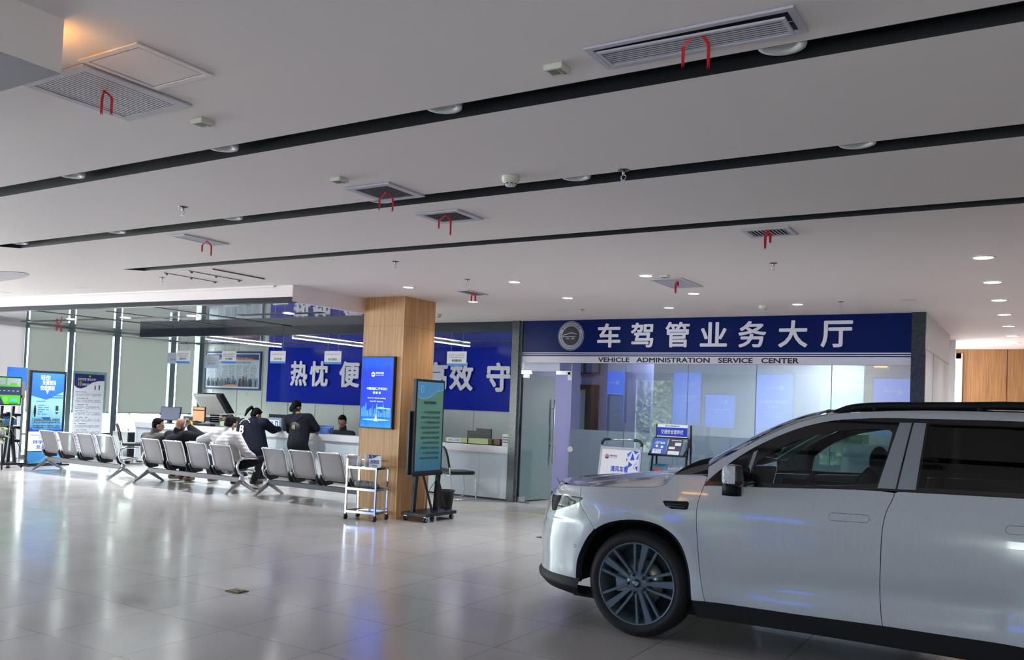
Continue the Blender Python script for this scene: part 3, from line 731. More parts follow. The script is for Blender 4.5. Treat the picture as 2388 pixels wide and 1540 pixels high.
for k in range(5):
    MB().use(og).box(xs[k] + .004, xs[k + 1] - .004, 12.345, 12.355, .02, 2.31).build('window_%d' % (k + 10))['kind'] = 'structure'
    structure(MB().use(film).quad((xs[k] + .004, 12.358, .02), (xs[k + 1] - .004, 12.358, .02), (xs[k + 1] - .004, 12.358, 1.255), (xs[k] + .004, 12.358, 1.255)).build('window_%d_film' % (k + 10)))
m = MB().use(og).box(-7.42, -6.49, 12.345, 12.355, 2.15, 2.31); structure(m.build('window_15'))
m = MB().use(MATS['mullion_teal']); 
for x in xs[1:-1]: m.box(x - .004, x + .004, 12.343, 12.36, .02, 2.31)
m.box(-6.5, -1.5, 12.34, 12.365, 0, .02); structure(m.build('trim_11'))
# open glass door swung inwards
Td = Matrix.Translation((-7.40, 12.35, 0)) @ Matrix.Rotation(math.radians(80), 4, 'Z')
t = thing('door_1', 'glass office door standing open beside the granite post', 'door', (-7.40, 12.35, 0)); t['kind'] = 'structure'; del t['category']; del t['label']
gd = glass_mat('door_glass', (178, 204, 204), 1.0, .5, (196, 218, 226), .02, 1.6); gfl = glass_mat('door_film', (120, 150, 150), .6, .8, (168, 196, 198), .06, 1.6)
m = MB().use(gd); m.T = Td; m.box(.02, .86, -.006, .006, .02, 2.12); m.build('pane', t)
m = MB().use(gfl); m.T = Td; m.box(.02, .86, -.009, -.007, .02, 1.27); m.build('film', t)
m = MB().use(alu); m.T = Td
for s in (-1, 1):
    m.cyl((.80, s * .055, .62), (.80, s * .055, 1.72), .014)
for z in (.80, 1.56): m.cyl((.80, -.055, z), (.80, .055, z), .011)
m.build('door_handle', t)
m = MB().use(alu); m.T = Td; m.box(-.0, .16, -.014, .014, 2.06, 2.14).box(0, .16, -.014, .014, 0, .09).cyl((.80, -.03, .98), (.80, .03, .98), .045, n=20); m.build('hinge_fitting', t)
m = MB().use(alu).box(-7.42, -7.22, 12.33, 12.37, 2.12, 2.18).box(-6.76, -6.50, 12.33, 12.37, 2.12, 2.18).box(-6.545, -6.49, 12.33, 12.37, 2.03, 2.16).cyl((-6.455, 12.335, .93), (-6.455, 12.365, .93), .05, n=20); m.use(dark).box(-7.6, -7.2, 12.36, 12.38, 0, .012)
structure(m.build('trim_12'))
m = MB().use(dark).box(-7.45, -6.05, 14.58, 14.6, 0, .1).box(-7.46, -7.44, 12.5, 14.6, 0, .1); structure(m.build('baseboard_office'))
p = onz(1270, 1165, .0); o = MB().use(dark, True).tube([(-6.9, 12.75, .42), (-6.86, 12.76, .36), (-6.82, 12.78, .2), (-6.76, 12.8, .08), (-6.6, 12.85, .01)], .005, 6).build('power_cable', origin=(-6.8, 12.8, 0)); tag(o, 'thin dark cable trailing to the floor beside the open glass door', 'cable')
# inside the office
t = thing('interior_window', 'black framed inner window seen through the office glass', 'window', (-6.3, 14.0, 1.2))
p0 = ony(1333, 897, 14.58); p1 = ony(1390, 1004, 14.58)
m = MB().use(slotm); x0, x1, z0, z1 = p0.x, p1.x + .03, p1.z, p0.z
yy = 14.56; ring_ = ((x0, x0 + .1, z0, z1), (x1 - .08, x1, z0, z1), (x0, x1, z1 - .09, z1), ((x0 + x1) / 2 + .02, (x0 + x1) / 2 + .07, z0, z1))
for a, c, d, e in ring_: m.box(a, c, yy, yy + .035, d, e)
m.build('frame', t); MB().use(mat('inner_pane', (170, 192, 194), .5)).box(x0 + .1, (x0 + x1) / 2 + .02, yy + .02, yy + .03, z0, z1 - .09).build('pane', t)
MB().use(mat('inner_pane_dark', (40, 52, 62), .5)).box((x0 + x1) / 2 + .07, x1 - .08, yy + .02, yy + .03, z0, z1 - .09).build('pane', t)
m2 = mat('cert_blue', (66, 118, 160), .3)
for k in range(3):
    a = ony(1293 + k * 36, 845, 14.55); c = ony(1323 + k * 36, 869, 14.55)
    t = thing('certificate', ['framed blue certificate high on the inner wall, left of three', 'framed blue certificate high on the inner wall, middle of three', 'framed blue certificate high on the inner wall, right of three'][k], 'picture', (a.x, 14.55, c.z), 'blue certificates in the office')
    MB().use(ink).box(a.x - .01, c.x + .03, 14.56, 14.59, c.z - .03, a.z + .1).build('frame', t); MB().use(m2).box(a.x + .02, c.x, 14.555, 14.56, c.z, a.z + .07).build('print', t)
def simple_desk(x0, x1, y0, y1, h, label, mm):
    t = thing('office_desk', label, 'desk', ((x0 + x1) / 2, (y0 + y1) / 2, 0), 'desks inside the office')
    MB().use(mm).box(x0, x1, y0, y1, h - .04, h).build('top', t); MB().use(mm).box(x0 + .03, x1 - .03, y0 + .02, y0 + .05, 0, h - .04).build('front_panel', t)
    for x in (x0 + .03, x1 - .06): MB().use(mm).box(x, x + .03, y0 + .06, y1 - .02, 0, h - .04).build('side_panel', t)
simple_desk(-5.9, -4.9, 13.3, 13.9, .78, 'pale green desk behind the frosted glass near the door', mat('desk_mint', (150, 204, 190), .4))
simple_desk(-4.35, -3.7, 12.75, 13.35, 1.02, 'dark high desk behind the brochure rack', mat('desk_dark', (58, 74, 96), .4))
t = thing('filing_cabinet', 'grey-green filing cabinet inside the right half of the office', 'cabinet', (-2.8, 14.2, 0))
MB().use(mat('cabinet_green', (120, 140, 132), .45)).box(-3.25, -2.35, 14.0, 14.5, 0, 1.35).build('body', t)
for z in (.04, .48, .92): MB().use(MATS['cabinet_green']).box(-3.22, -2.38, 13.985, 14.0, z, z + .4).build('drawer', t)
t = thing('wall_switch_panel', 'two small switch plates on the corridor side of the office wall', 'switch', (-1.33, 14.6, 1.5))
for z in (1.55, 1.68): MB().use(mat('switch_grey', (90, 84, 82), .4)).box(-1.339, -1.325, 14.52, 14.62, z, z + .09).build('plate', t)

# ------------------------------------------------------------------ hanging window signs
skyb = mat('sign_sky', (40, 130, 220), .4); acr = mat('sign_card', (226, 226, 232), .35); acr2 = mat('sign_card_ghost', (176, 182, 194), .4); skyb2 = mat('sign_sky_pale', (150, 186, 226), .4)
wire = mat('wire', (150, 156, 166), .4, .5)
def hsign(px0, py0, px1, py1, y, en, cn, label, pale=False):
    a = ony(px0, py0, y); c = ony(px1, py1, y); x0, x1, z1, z0 = a.x, c.x, a.z, c.z
    t = thing('hanging_sign', label, 'sign', ((x0 + x1) / 2, y, z0), 'white window signs hung over the counter')
    MB().use(acr2 if pale else acr).box(x0, x1, y, y + .006, z0, z1).build('card', t)
    f = Face(frame((x0, y, z0), (1, 0, 0), (0, -1, 0))); w_, h_ = x1 - x0, z1 - z0; tk = pg if pale else ink
    f.rect(0, 0, w_, h_ * .17, skyb2 if pale else skyb, 0)
    k = len(en)
    for i, s in enumerate(en): f.text(s, w_ * .12, h_ * (.70 - .16 * i), w_ * .88, h_ * (.79 - .16 * i), tk, 1)
    f.text(cn, w_ * .25, h_ * .28, w_ * .75, h_ * .46, tk, 1, .012); f.build('print', t)
    for u in (.2, .8): MB().use(wire).cyl((x0 + w_ * u, y + .003, z1), (x0 + w_ * u, y + .003, MZ), .004, n=6).build('wire', t)
hsign(391, 823, 420, 848, 13.15, ['Service'], '免费照相', 'pale ghost reflection of a hanging sign, built as a card, leftmost over the counter', True)  # paler card stands in for a faded reflection of the neighbouring sign
hsign(412, 818, 442, 848, 12.6, ['Self-Service Plate', 'Selection'], '自助选号机', 'hanging sign nearest the green exit sign')
hsign(478, 829, 510, 859, 13.15, ['Documentation', 'Center'], '窗口业务', 'pale ghost reflection of a sign, built as a card, over the left edge of the framed notice', True)  # second faded reflection, put into a paler card
hsign(518, 819, 550, 848, 12.6, ['Electronic License Plate', 'Distribution'], '电子车牌发放', 'hanging sign in front of the framed notice')
hsign(631, 819, 665, 848, 12.6, ['Reception Counter'], '业务岗', 'hanging sign at the left edge of the blue board')
hsign(757, 819, 795, 850, 12.6, ['Export Endorsement'], '出口签注', 'hanging sign just left of the wood column')
hsign(1043, 820, 1087, 854, 12.6, ['Archives Security', 'Management'], '档案岗', 'hanging sign right of the wood column')
t = thing('exit_sign', 'small green exit light box high on the facade end', 'sign', (-18.9, 14.9, 2.6))
a = ony(410, 795, 14.9); c = ony(436, 801, 14.9)
MB().use(alu).box(a.x, c.x, 14.9, 14.93, c.z - .03, a.z + .01).build('housing', t)
f = Face(frame((a.x, 14.9, c.z - .03), (1, 0, 0), (0, -1, 0))); W2 = c.x - a.x; f.rect(.02, .012, W2 - .02, a.z - c.z + .028, mat('exit_green', (20, 60, 40), .4), 0)
f.text('→ 出口', W2 * .25, .02, W2 * .8, .07, mat('exit_white', (220, 240, 225), .4, emit=.8), 1, .01); f.build('print', t)

# ------------------------------------------------------------------ things on the counter
CT = .905
scr = mat('screen_grey', (104, 110, 128), .3, emit=.15); scro = mat('screen_peach', (214, 164, 124), .3, emit=.22)
def monitor(x, y, z, w_, h_, rz, label, screen=None, tilt=0.0, group='monitors on the counter'):
    t = thing('monitor', label, 'monitor', (x, y, z), group); T = Matrix.Translation((x, y, z)) @ Matrix.Rotation(rz, 4, 'Z'); T2 = T @ Matrix.Translation((0, 0, .06)) @ Matrix.Rotation(tilt, 4, 'X')
    m = MB().use(dark); m.T = T2; m.box(-w_ / 2, w_ / 2, -.012, .016, 0, h_); m.build('casing', t, bevel=.003)
    m = MB().use(dark); m.T = T; m.box(-.09, .09, -.05, .10, 0, .012).box(-.025, .025, .02, .05, .01, .18); m.build('stand', t)
    if screen:
        m = MB().use(screen); m.T = T2; m.box(-w_ / 2 + .015, w_ / 2 - .015, -.0135, -.012, .02, h_ - .015)
        m.use(dark).box(-w_ / 2 + .02, w_ / 2 - .02, -.0145, -.0135, h_ * .74, h_ * .80) if screen is scro else m.use(pg).box(-w_ / 2 + .03, 0, -.0145, -.0135, h_ * .8, h_ * .82)
        m.build('screen', t)
monitor(-16.63, 12.55, CT, .50, .31, .30, 'monitor with grey screen turned to the public, leftmost on the counter', scr, -.12)
monitor(-15.8, 12.66, CT, .38, .34, .05, 'monitor with peach coloured screen on the counter', scro)
monitor(-13.65, 13.0, .74, .62, .42, .1, 'large dark monitor behind the person with the ponytail')
monitor(-8.55, 13.0, .74, .32, .36, .0, 'dark monitor at the right counter, right of the pair'); monitor(-8.82, 13.08, .74, .28, .31, 0, 'smaller dark monitor at the right counter, left of the pair')
monitor(-10.86, 12.98, .745, .25, .42, 1.2, 'dark monitor edge just left of the wood column')
t = thing('document_scanner', 'display terminal with printed sheets beside the ponytailed visitor', 'terminal', (-13.28, 12.5, CT))
MB().use(mat('terminal_grey', (128, 134, 150), .4)).box(-13.5, -13.08, 12.48, 12.53, CT, CT + .26).build('casing', t, bevel=.004)
f = Face(frame((-13.5, 12.48, CT), (1, 0, 0), (0, -1, 0))); f.rect(.02, .02, .4, .24, mat('sheet_blue', (120, 150, 205), .4), 0); f.rect(.07, .03, .36, .21, pw, 1); f.rect(.25, .06, .33, .19, ink, 2); f.rect(.27, .08, .31, .17, pw, 3)
rr = random.Random(9)
for k in range(14): u, v = rr.uniform(.08, .2), rr.uniform(.04, .18); f.rect(u, v, u + .03, v + .015, pb, 2)
f.build('print', t)
t = thing('printer', 'large white copier with its scanner lid raised behind the counter', 'printer', (-16.4, 13.5, 0))
MB().use(white).box(-16.9, -15.9, 13.1, 13.7, 0, 1.06).build('body', t, bevel=.02)
MB().use(dark).box(-16.88, -15.92, 13.09, 13.12, .98, 1.07).build('control_strip', t)
T = Matrix.Translation((-16.45, 13.7, 1.08)) @ Matrix.Rotation(math.radians(-52), 4, 'X') @ Matrix.Rotation(.0, 4, 'Z')
m = MB().use(white); m.T = T; m.box(-.45, .35, -.62, 0, 0, .05); m.build('scanner_lid', t, bevel=.02)
m = MB().use(dark); m.T = T; m.box(-.2, .5, -.60, -.02, .05, .12).box(.35, .50, -.62, 0, .0, .06); m.build('document_feeder', t, bevel=.02)
m = MB().use(mat('platen', (206, 204, 200), .5)); m.T = T; m.box(-.38, .28, -.56, -.05, -.004, 0); m.build('platen_pad', t)
t = thing('paper_tray', 'yellow document tray with a black binding machine beside it', 'tray', (-15.7, 12.45, CT))
MB().use(mat('tray_yellow', (226, 186, 50), .45)).box(-16.0, -15.62, 12.36, 12.56, CT, CT + .07).build('tray', t)
t = thing('binding_machine', 'black binding machine on the counter front edge', 'office machine', (-15.25, 12.45, CT))
MB().use(dark).box(-15.58, -15.06, 12.36, 12.50, CT + .001, CT + .045).build('base', t, bevel=.01); m = MB().use(dark, True).sphere((-15.6, 12.44, CT + .04), (.13, .08, .06)); m.build('handle', t)
MB().use(alu).box(-15.5, -15.2, 12.4, 12.52, CT + .045, CT + .055).build('guide', t)
def traystack(x0, x1, y0, y1, z, n, mm, label, step=.045):
    t = thing('letter_tray', label, 'letter tray', ((x0 + x1) / 2, (y0 + y1) / 2, z))
    for k in range(n): MB().use(mm).box(x0, x1, y0, y1, z + k * step, z + k * step + .008).box(x0, x0 + .01, y0, y1, z + k * step, z + k * step + .03).box(x1 - .01, x1, y0, y1, z + k * step, z + k * step + .03).build('tray', t)
traystack(-15.5, -15.1, 12.7, 12.95, .98, 4, dark, 'black stacked letter trays behind the binding machine')
woodt = mat('tray_brown', (140, 104, 78), .5)
def bin_(x0, x1, y0, y1, z, h, mm, label, txt=None):
    t = thing('document_box', label, 'document box', ((x0 + x1) / 2, (y0 + y1) / 2, z), 'document boxes on the counter')
    m = MB().use(mm).box(x0, x1, y0, y0 + .01, z, z + h).box(x0, x1, y1 - .01, y1, z, z + h).box(x0, x0 + .01, y0, y1, z, z + h).box(x1 - .01, x1, y0, y1, z, z + h).box(x0, x1, y0, y1, z, z + .01); m.build('box', t)
    if txt:
        f = Face(frame((x0, y0, z), (1, 0, 0), (0, -1, 0))); f.rect(.05, .015, .33, .085, pw, 0); f.text(txt, .07, .025, .31, .075, ink, 1); f.build('label', t)
    return t
lime = mat('box_lime', (182, 196, 136), .5); lime2 = mat('box_lime_pale', (190, 208, 176), .5)
bin_(-15.05, -14.8, 12.6, 12.85, CT, .12, lime2, 'pale green document box left of the white jacketed visitor'); bin_(-15.02, -14.78, 12.62, 12.9, CT + .12, .09, woodt, 'brown wooden tray standing on the pale green box')
bin_(-8.98, -8.5, 12.42, 12.68, CT, .09, lime, 'lime document box with a white label, behind the chair at right', '待出口手续')
bin_(-8.48, -8.05, 12.40, 12.66, CT, .10, lime, 'lime document box in the middle of the right counter'); bin_(-8.04, -7.88, 12.5, 12.75, CT, .10, woodt, 'brown wooden tray at the right end of the lime boxes')
t = thing('card_holder', 'white card holder with dark pens beside the granite post', 'card holder', (-7.7, 12.45, CT))
MB().use(acr).box(-7.79, -7.62, 12.42, 12.44, CT, CT + .20).build('plate', t)
m = MB().use(ink)
for z in (.06, .10, .14): m.box(-7.77, -7.62, 12.40, 12.42, CT + z, CT + z + .012)
m.build('pens', t)
t = thing('folder_rack', 'light blue folders in a clear rack in front of the clerk', 'folder rack', (-12.1, 12.45, CT))
fbm = mat('folder_blue', (110, 150, 214), .4)
for k in range(5): MB().use(fbm if k % 2 else mat('folder_navy', (60, 96, 176), .4)).obox((-12.0 + .0 * k, 12.36 + k * .035, CT + .065 + k * .008), (.62, .006, .13), rx=-.3).build('folder', t)
f = Face(frame((-12.31, 12.33, CT + .0), (1, 0, 0), (0, -1, 0))); f.rect(0, .02, .36, .09, pw, 3); f.text('受理岗', .2, .03, .32, .075, pg, 4); f.build('label', t)
t = thing('card_reader', 'small grey card reader near the standing visitor hand', 'card reader', (-12.35, 12.55, CT)); MB().use(mat('reader_grey', (96, 104, 110), .4)).obox((-12.42, 12.56, CT + .045), (.16, .10, .06), rx=.4).build('case', t); MB().use(lcd).obox((-12.42, 12.51, CT + .065), (.1, .01, .04), rx=.4).build('display', t)
t = thing('paper_pile', 'loose white papers on top of the letter trays', 'papers', (-15.0, 12.85, 1.16)); m = MB().use(pw)
for k in range(6): m.obox((-15.25 + .09 * k, 12.83, 1.165 + .004 * k), (.3, .21, .003), rz=rr.uniform(-.5, .5), rx=.06)
m.build('sheets', t)
t = thing('green_folder', 'bright green folder standing open behind the seated visitors', 'folder', (-14.4, 12.7, CT)); MB().use(mat('folder_green', (60, 160, 90), .45)).obox((-14.42, 12.7, CT + .09), (.18, .01, .18), ry=.5).build('cover', t); MB().use(pw).obox((-14.40, 12.71, CT + .09), (.16, .006, .17), ry=.5).build('sheets', t)
t = thing('tissue_box', 'white and blue box behind the ponytailed visitor', 'box', (-14.1, 12.8, CT)); MB().use(white).box(-14.22, -14.02, 12.75, 12.9, CT, CT + .17).build('carton', t); MB().use(skyb).box(-14.22, -14.02, 12.748, 12.9, CT + .17, CT + .23).build('lid', t)
# ------------------------------------------------------------------ waiting benches
perf = bpy.data.materials.new('perforated_steel'); perf.use_nodes = True; MATS['perf'] = perf
n, l, b = nt(perf); b.inputs['Base Color'].default_value = lin((158, 154, 160)) + (1,); b.inputs['Metallic'].default_value = .35; b.inputs['Roughness'].default_value = .42
tr = n.new('ShaderNodeBsdfTransparent'); mx = n.new('ShaderNodeMixShader'); mx.inputs[0].default_value = .24
l.new(b.outputs[0], mx.inputs[1]); l.new(tr.outputs[0], mx.inputs[2]); l.new(mx.outputs[0], n['Material Output'].inputs[0])
steel = mat('brushed_steel', (168, 168, 174), .3, .9); beamm = mat('beam_grey', (118, 114, 120), .5, .2); beamd = mat('beam_slate', (62, 66, 76), .5, .2)
def seat_profile():
    # (y, z) from back top to seat front, seen from the side; bench faces +y
    return [(-.215, .765), (-.205, .745), (-.175, .68), (-.135, .56), (-.105, .46), (-.085, .40), (-.06, .355), (-.02, .335), (.05, .34), (.15, .355), (.25, .37), (.30, .368), (.325, .35), (.33, .33)]
def bench(x0, y, label, bm_):
    t = thing('waiting_bench', label, 'bench', (x0 + 1.2, y, 0), 'four-seat perforated steel benches')
    L = 2.42; pit = .595; w_ = .5
    MB().use(bm_).box(x0 + .02, x0 + L - .02, y - .03, y + .05, .175, .25).build('beam', t, bevel=.004)
    for k in range(4):
        xa = x0 + .06 + k * pit; P = seat_profile()
        m = MB().use(perf, True)
        rows = [[(xa + .02 + (w_ - .04) * j / 6, y + p[0] - .012 * math.sin(PI * j / 6), p[1]) for j in range(7)] for p in P]; m.grid(rows)
        s = m.build('seat_shell', t, solid=.004)
        m = MB().use(chrome)
        for e in (xa + .01, xa + w_ - .01): m.tube([(e, y + p[0], p[1]) for p in P], .012, 8)
        m.tube([(xa + .01 + (w_ - .02) * j / 8, y - .215 - .01 * math.sin(PI * j / 8), .768) for j in range(9)], .012, 8)
        m.build('side_rails', t)
        for e in (xa + .0, xa + w_):
            m = MB().use(dark); m.prism([(-.12, .38), (-.07, .28), (0, .25), (.16, .27), (.16, .31), (.0, .335), (-.06, .36), (-.1, .43)], Matrix.Translation((e - .012, y, 0)) @ Matrix(((0, 0, 1, 0), (1, 0, 0, 0), (0, 1, 0, 0), (0, 0, 0, 1))), .024); m.build('bracket', t)
    for i, e in enumerate((x0 + .03, x0 + L - .03)):
        m = MB().use(steel)
        m.tube([(e, y, .34), (e, y + .005, .24), (e, y, .19)], [.03, .036, .04], 10)
        m.tube([(e, y + .01, .2), (e, y - .08, .14), (e, y - .19, .07), (e, y - .26, .03), (e, y - .28, .012)], [.04, .034, .026, .02, .024], 10)
        m.tube([(e, y - .01, .2), (e, y + .09, .14), (e, y + .2, .07), (e, y + .27, .03), (e, y + .29, .012)], [.04, .034, .026, .02, .024], 10)
        m.cyl((e, y - .285, 0), (e, y - .285, .015), .03).cyl((e, y + .295, 0), (e, y + .295, .015), .03)
        m.build('leg', t)
        m = MB().use(chrome); s = -1 if i == 0 else 1; e2 = e + s * .03
        m.tube([(e2, y + .02, .26), (e2, y - .08, .33), (e2, y - .12, .43), (e2, y - .09, .53), (e2, y, .565), (e2, y + .15, .565), (e2, y + .27, .555)], [.018, .018, .018, .018, .02, .02, .016], 8)
        m.build('armrest', t)
    return t
bench(-16.48, 9.70, 'steel bench farthest left, in front of the blue poster screen', beamm)
bench(-13.47, 9.76, 'steel bench in the middle, three visitors sitting on it', beamm)
bench(-10.62, 9.90, 'steel bench nearest the wood column, empty', beamd)

# ------------------------------------------------------------------ visitor chairs
meshb = bpy.data.materials.new('chair_mesh'); meshb.use_nodes = True; n, l, b = nt(meshb); b.inputs['Base Color'].default_value = lin((70, 74, 82)) + (1,)
tr = n.new('ShaderNodeBsdfTransparent'); mx = n.new('ShaderNodeMixShader'); mx.inputs[0].default_value = .4; l.new(b.outputs[0], mx.inputs[1]); l.new(tr.outputs[0], mx.inputs[2]); l.new(mx.outputs[0], n['Material Output'].inputs[0])
def chair(x, y, rz, label):
    t = thing('visitor_chair', label, 'chair', (x, y, 0), 'black mesh chairs on chrome frames')
    T = Matrix.Translation((x, y, 0)) @ Matrix.Rotation(rz, 4, 'Z')
    m = MB().use(dark); m.T = T; rows = []
    m.prism([(-.22, -.2), (-.18, -.24), (.18, -.24), (.22, -.2), (.23, .18), (.17, .24), (-.17, .24), (-.23, .18)], Matrix.Translation((0, 0, .42)), .055); m.build('seat', t, bevel=.015)
    fr = [(-.22, -.25, .52), (-.225, -.29, .70), (-.21, -.325, .82), (-.16, -.34, .865), (0, -.345, .875), (.16, -.34, .865), (.21, -.325, .82), (.225, -.29, .70), (.22, -.25, .52), (.15, -.24, .50), (0, -.24, .495), (-.15, -.24, .50)]
    m = MB().use(dark); m.T = T; m.tube(fr, .02, 8, closed=True); m.build('back_frame', t)
    m = MB().use(meshb); m.T = T; m.af([m.av(p) for p in fr], False); m.build('back_mesh', t)
    m = MB().use(chrome); m.T = T
    for s in (-1, 1):
        m.tube([(s * .22, -.27, .66), (s * .235, -.245, .46), (s * .24, -.20, .05), (s * .235, -.16, .018), (s * .235, .18, .015), (s * .235, .24, .04), (s * .225, .22, .40), (s * .21, .16, .425)], .011, 8)
    m.tube([(-.235, -.16, .018), (.235, -.16, .018)], .009, 6); m.tube([(-.225, -.2, .40), (.225, -.2, .40)], .009, 6)
    m.build('chrome_frame', t)
    return t
chair(-8.33, 11.92, math.radians(-30), 'black mesh chair at the right counter, behind the poster screen on wheels')
chair(-16.75, 11.75, math.radians(-30), 'black mesh chair at the left end of the counter')
chair(-12.72, 11.42, math.radians(-10), 'black mesh chair the ponytailed visitor sits on')
t = thing('floor_cabinet', 'low black cabinet under the widest blind', 'cabinet', (-18.7, 13.4, 0))
MB().use(mat('cabinet_slate', (58, 66, 74), .35)).box(-18.98, -18.4, 12.75, 13.9, 0, .62).build('body', t, bevel=.005); MB().use(dark).box(-18.4, -18.385, 12.8, 13.3, .05, .58).build('door', t); MB().use(dark).box(-18.4, -18.385, 13.32, 13.85, .05, .58).build('door', t)

# ------------------------------------------------------------------ advertising screen on the column
adm = mat('ad_blue', (8, 60, 235), .2, emit=.5, lincol=(.004, .055, .72)); adl = mat('ad_sky', (30, 130, 250), .25, emit=.5, lincol=(.01, .2, .8)); adc = mat('ad_cyan', (90, 200, 255), .3, emit=.5); adw = mat('ad_white', (220, 240, 255), .3, emit=.45)
def grad_mat(name, stops, emit, axis=2, z0=0, z1=1):
    m = bpy.data.materials.new(name); m.use_nodes = True; n, l, b = nt(m)
    g = n.new('ShaderNodeNewGeometry'); sp = n.new('ShaderNodeSeparateXYZ'); mr = n.new('ShaderNodeMapRange'); mr.inputs[1].default_value = z0; mr.inputs[2].default_value = z1
    r = n.new('ShaderNodeValToRGB'); e = r.color_ramp.elements
    e[0].position = stops[0][0]; e[0].color = lin(stops[0][1]) + (1,); e[1].position = stops[-1][0]; e[1].color = lin(stops[-1][1]) + (1,)
    for p, c in stops[1:-1]: q = e.new(p); q.color = lin(c) + (1,)
    nz = n.new('ShaderNodeTexNoise'); nz.inputs['Scale'].default_value = 9; nz.inputs['Detail'].default_value = 7
    ad = n.new('ShaderNodeMath'); ad.operation = 'MULTIPLY_ADD'; ad.inputs[1].default_value = .22; l.new(nz.outputs['Fac'], ad.inputs[0])
    l.new(g.outputs['Position'], sp.inputs[0]); l.new(sp.outputs[axis], mr.inputs[0]); l.new(mr.outputs[0], ad.inputs[2]); l.new(ad.outputs[0], r.inputs[0])
    l.new(r.outputs[0], b.inputs['Base Color']); l.new(r.outputs[0], b.inputs['Emission Color']); b.inputs['Emission Strength'].default_value = emit; b.inputs['Roughness'].default_value = .2; b.inputs['Specular IOR Level'].default_value = .2
    return m
def skyline(f, u0, u1, v0, hmax, m_, l_, seed):
    r_ = random.Random(seed); u = u0
    while u < u1:
        w_ = r_.uniform(.01, .03) * (u1 - u0) / .5; h = r_.uniform(.25, 1) * hmax; a = min(u + w_, u1)
        if r_.random() < .6: f.poly([(u, v0), (a, v0), (a, v0 + h * .8), ((u + a) / 2, v0 + h), (u, v0 + h * .8)], m_, l_)
        else: f.rect(u, v0, a, v0 + h * .7, m_, l_)
        u += w_ * 1.5
def logo(f, u, v, s, m1, m2, l_=2):
    f.disc(u, v, s, m1, l_, 24); f.poly([(u - s, v - .1 * s), (u - .2 * s, v + .35 * s), (u + s, v + .1 * s), (u + .2 * s, v - .25 * s)], m2, l_ + 1)
t = thing('advert_screen', 'tall glowing blue advertising screen mounted on the wood column', 'screen', (-7.745, 9.147, 1.2))
MB().use(slotm).box(-8.03, -7.46, 9.09, 9.147, 1.20, 2.18).build('casing', t, bevel=.003)
adg = grad_mat('ad_gradient', [(.05, (20, 170, 255)), (.18, (10, 110, 250)), (.4, (0, 50, 225)), (.9, (0, 52, 215)), (1.15, (10, 80, 225))], .3, 2, 1.2, 2.18)
f = Face(frame((-8.03, 9.09, 1.20), (1, 0, 0), (0, -1, 0)))
f.rect(.016, .02, .555, .965, adg, 0)
skyline(f, .03, .54, .16, .2, adl, 1, 3); f.disc(.29, .12, .24, adc, 2, 24, ry=.012); f.poly([(.26, .1), (.32, .1), (.295, .2)], adw, 3)
f.poly([(.3, .285), (.38, .30), (.44, .285), (.54, .28), (.54, .265), (.3, .27)], adc, 2)
logo(f, .215, .735, .033, adw, adg); f.text('环宇汽车', .26, .738, .40, .768, adw, 2, .01); f.text('HUANYU AUTO', .26, .718, .40, .730, adw, 2)
f.text('中国西部二手车出口', .11, .525, .47, .56, adw, 2, .008); f.text('领 航 者', .22, .47, .36, .505, adw, 2, .008)
f.text("Western China's Leading", .13, .40, .45, .425, adw, 2); f.text('Used Car Exporter', .175, .355, .41, .38, adw, 2)
f.build('display', t)

# other advertising screens and the street side, behind the viewer (mirrored by the office glass)
def backscreen(x0, x1, z0, z1, label, k):
    t = thing('advert_screen', label, 'screen', ((x0 + x1) / 2, -4.2, 0), 'advertising screens behind the viewer')
    MB().use(slotm).box(x0 - .03, x1 + .03, -4.3, -4.2, z0 - .03, z1 + .03).build('casing', t)
    MB().use(slotm).box(x0 + .1, x0 + .16, -4.3, -4.24, 0, z0).box(x1 - .16, x1 - .1, -4.3, -4.24, 0, z0).box(x0, x1, -4.5, -4.0, 0, .03).build('stand', t)
    f = Face(frame((x1, -4.2, z0), (-1, 0, 0), (0, 1, 0))); w_, h_ = x1 - x0, z1 - z0
    f.rect(0, 0, w_, h_, ad2, 0); logo(f, w_ * .3, h_ * .78, w_ * .06, adw, ad2); f.text('环宇汽车', w_ * .4, h_ * .76, w_ * .72, h_ * .80, adw, 2, .01)
    f.text('中国西部二手车出口', w_ * .12, h_ * .52, w_ * .88, h_ * .57, adw, 2, .01); f.text('领 航 者', w_ * .35, h_ * .44, w_ * .65, h_ * .49, adw, 2, .01); f.text("Western China's Leading", w_ * .15, h_ * .35, w_ * .85, h_ * .38, adw, 2); f.text('Used Car Exporter', w_ * .25, h_ * .29, w_ * .75, h_ * .32, adw, 2)
    skyline(f, .02, w_ - .02, .05, h_ * .2, adl, 1, k); f.build('display', t)
ad2 = mat('ad_blue_back', (30, 100, 240), .3, emit=1.6, lincol=(.02, .13, .85))
backscreen(-14.05, -12.97, 1.2, 3.0, 'blue advert screen behind the viewer, mirrored left in the office glass', 5)
backscreen(-11.15, -10.15, 1.2, 3.0, 'blue advert screen behind the viewer, mirrored in the middle of the glass', 6)
backscreen(-9.97, -8.95, 1.15, 2.26, 'small blue advert screen behind the viewer', 7)
backscreen(-8.25, -7.05, 1.0, 2.98, 'large blue advert screen behind the viewer, mirrored right of centre', 8)
backscreen(-4.6, -3.5, 1.1, 2.9, 'blue advert screen behind the viewer, mirrored at the right stone post', 9)

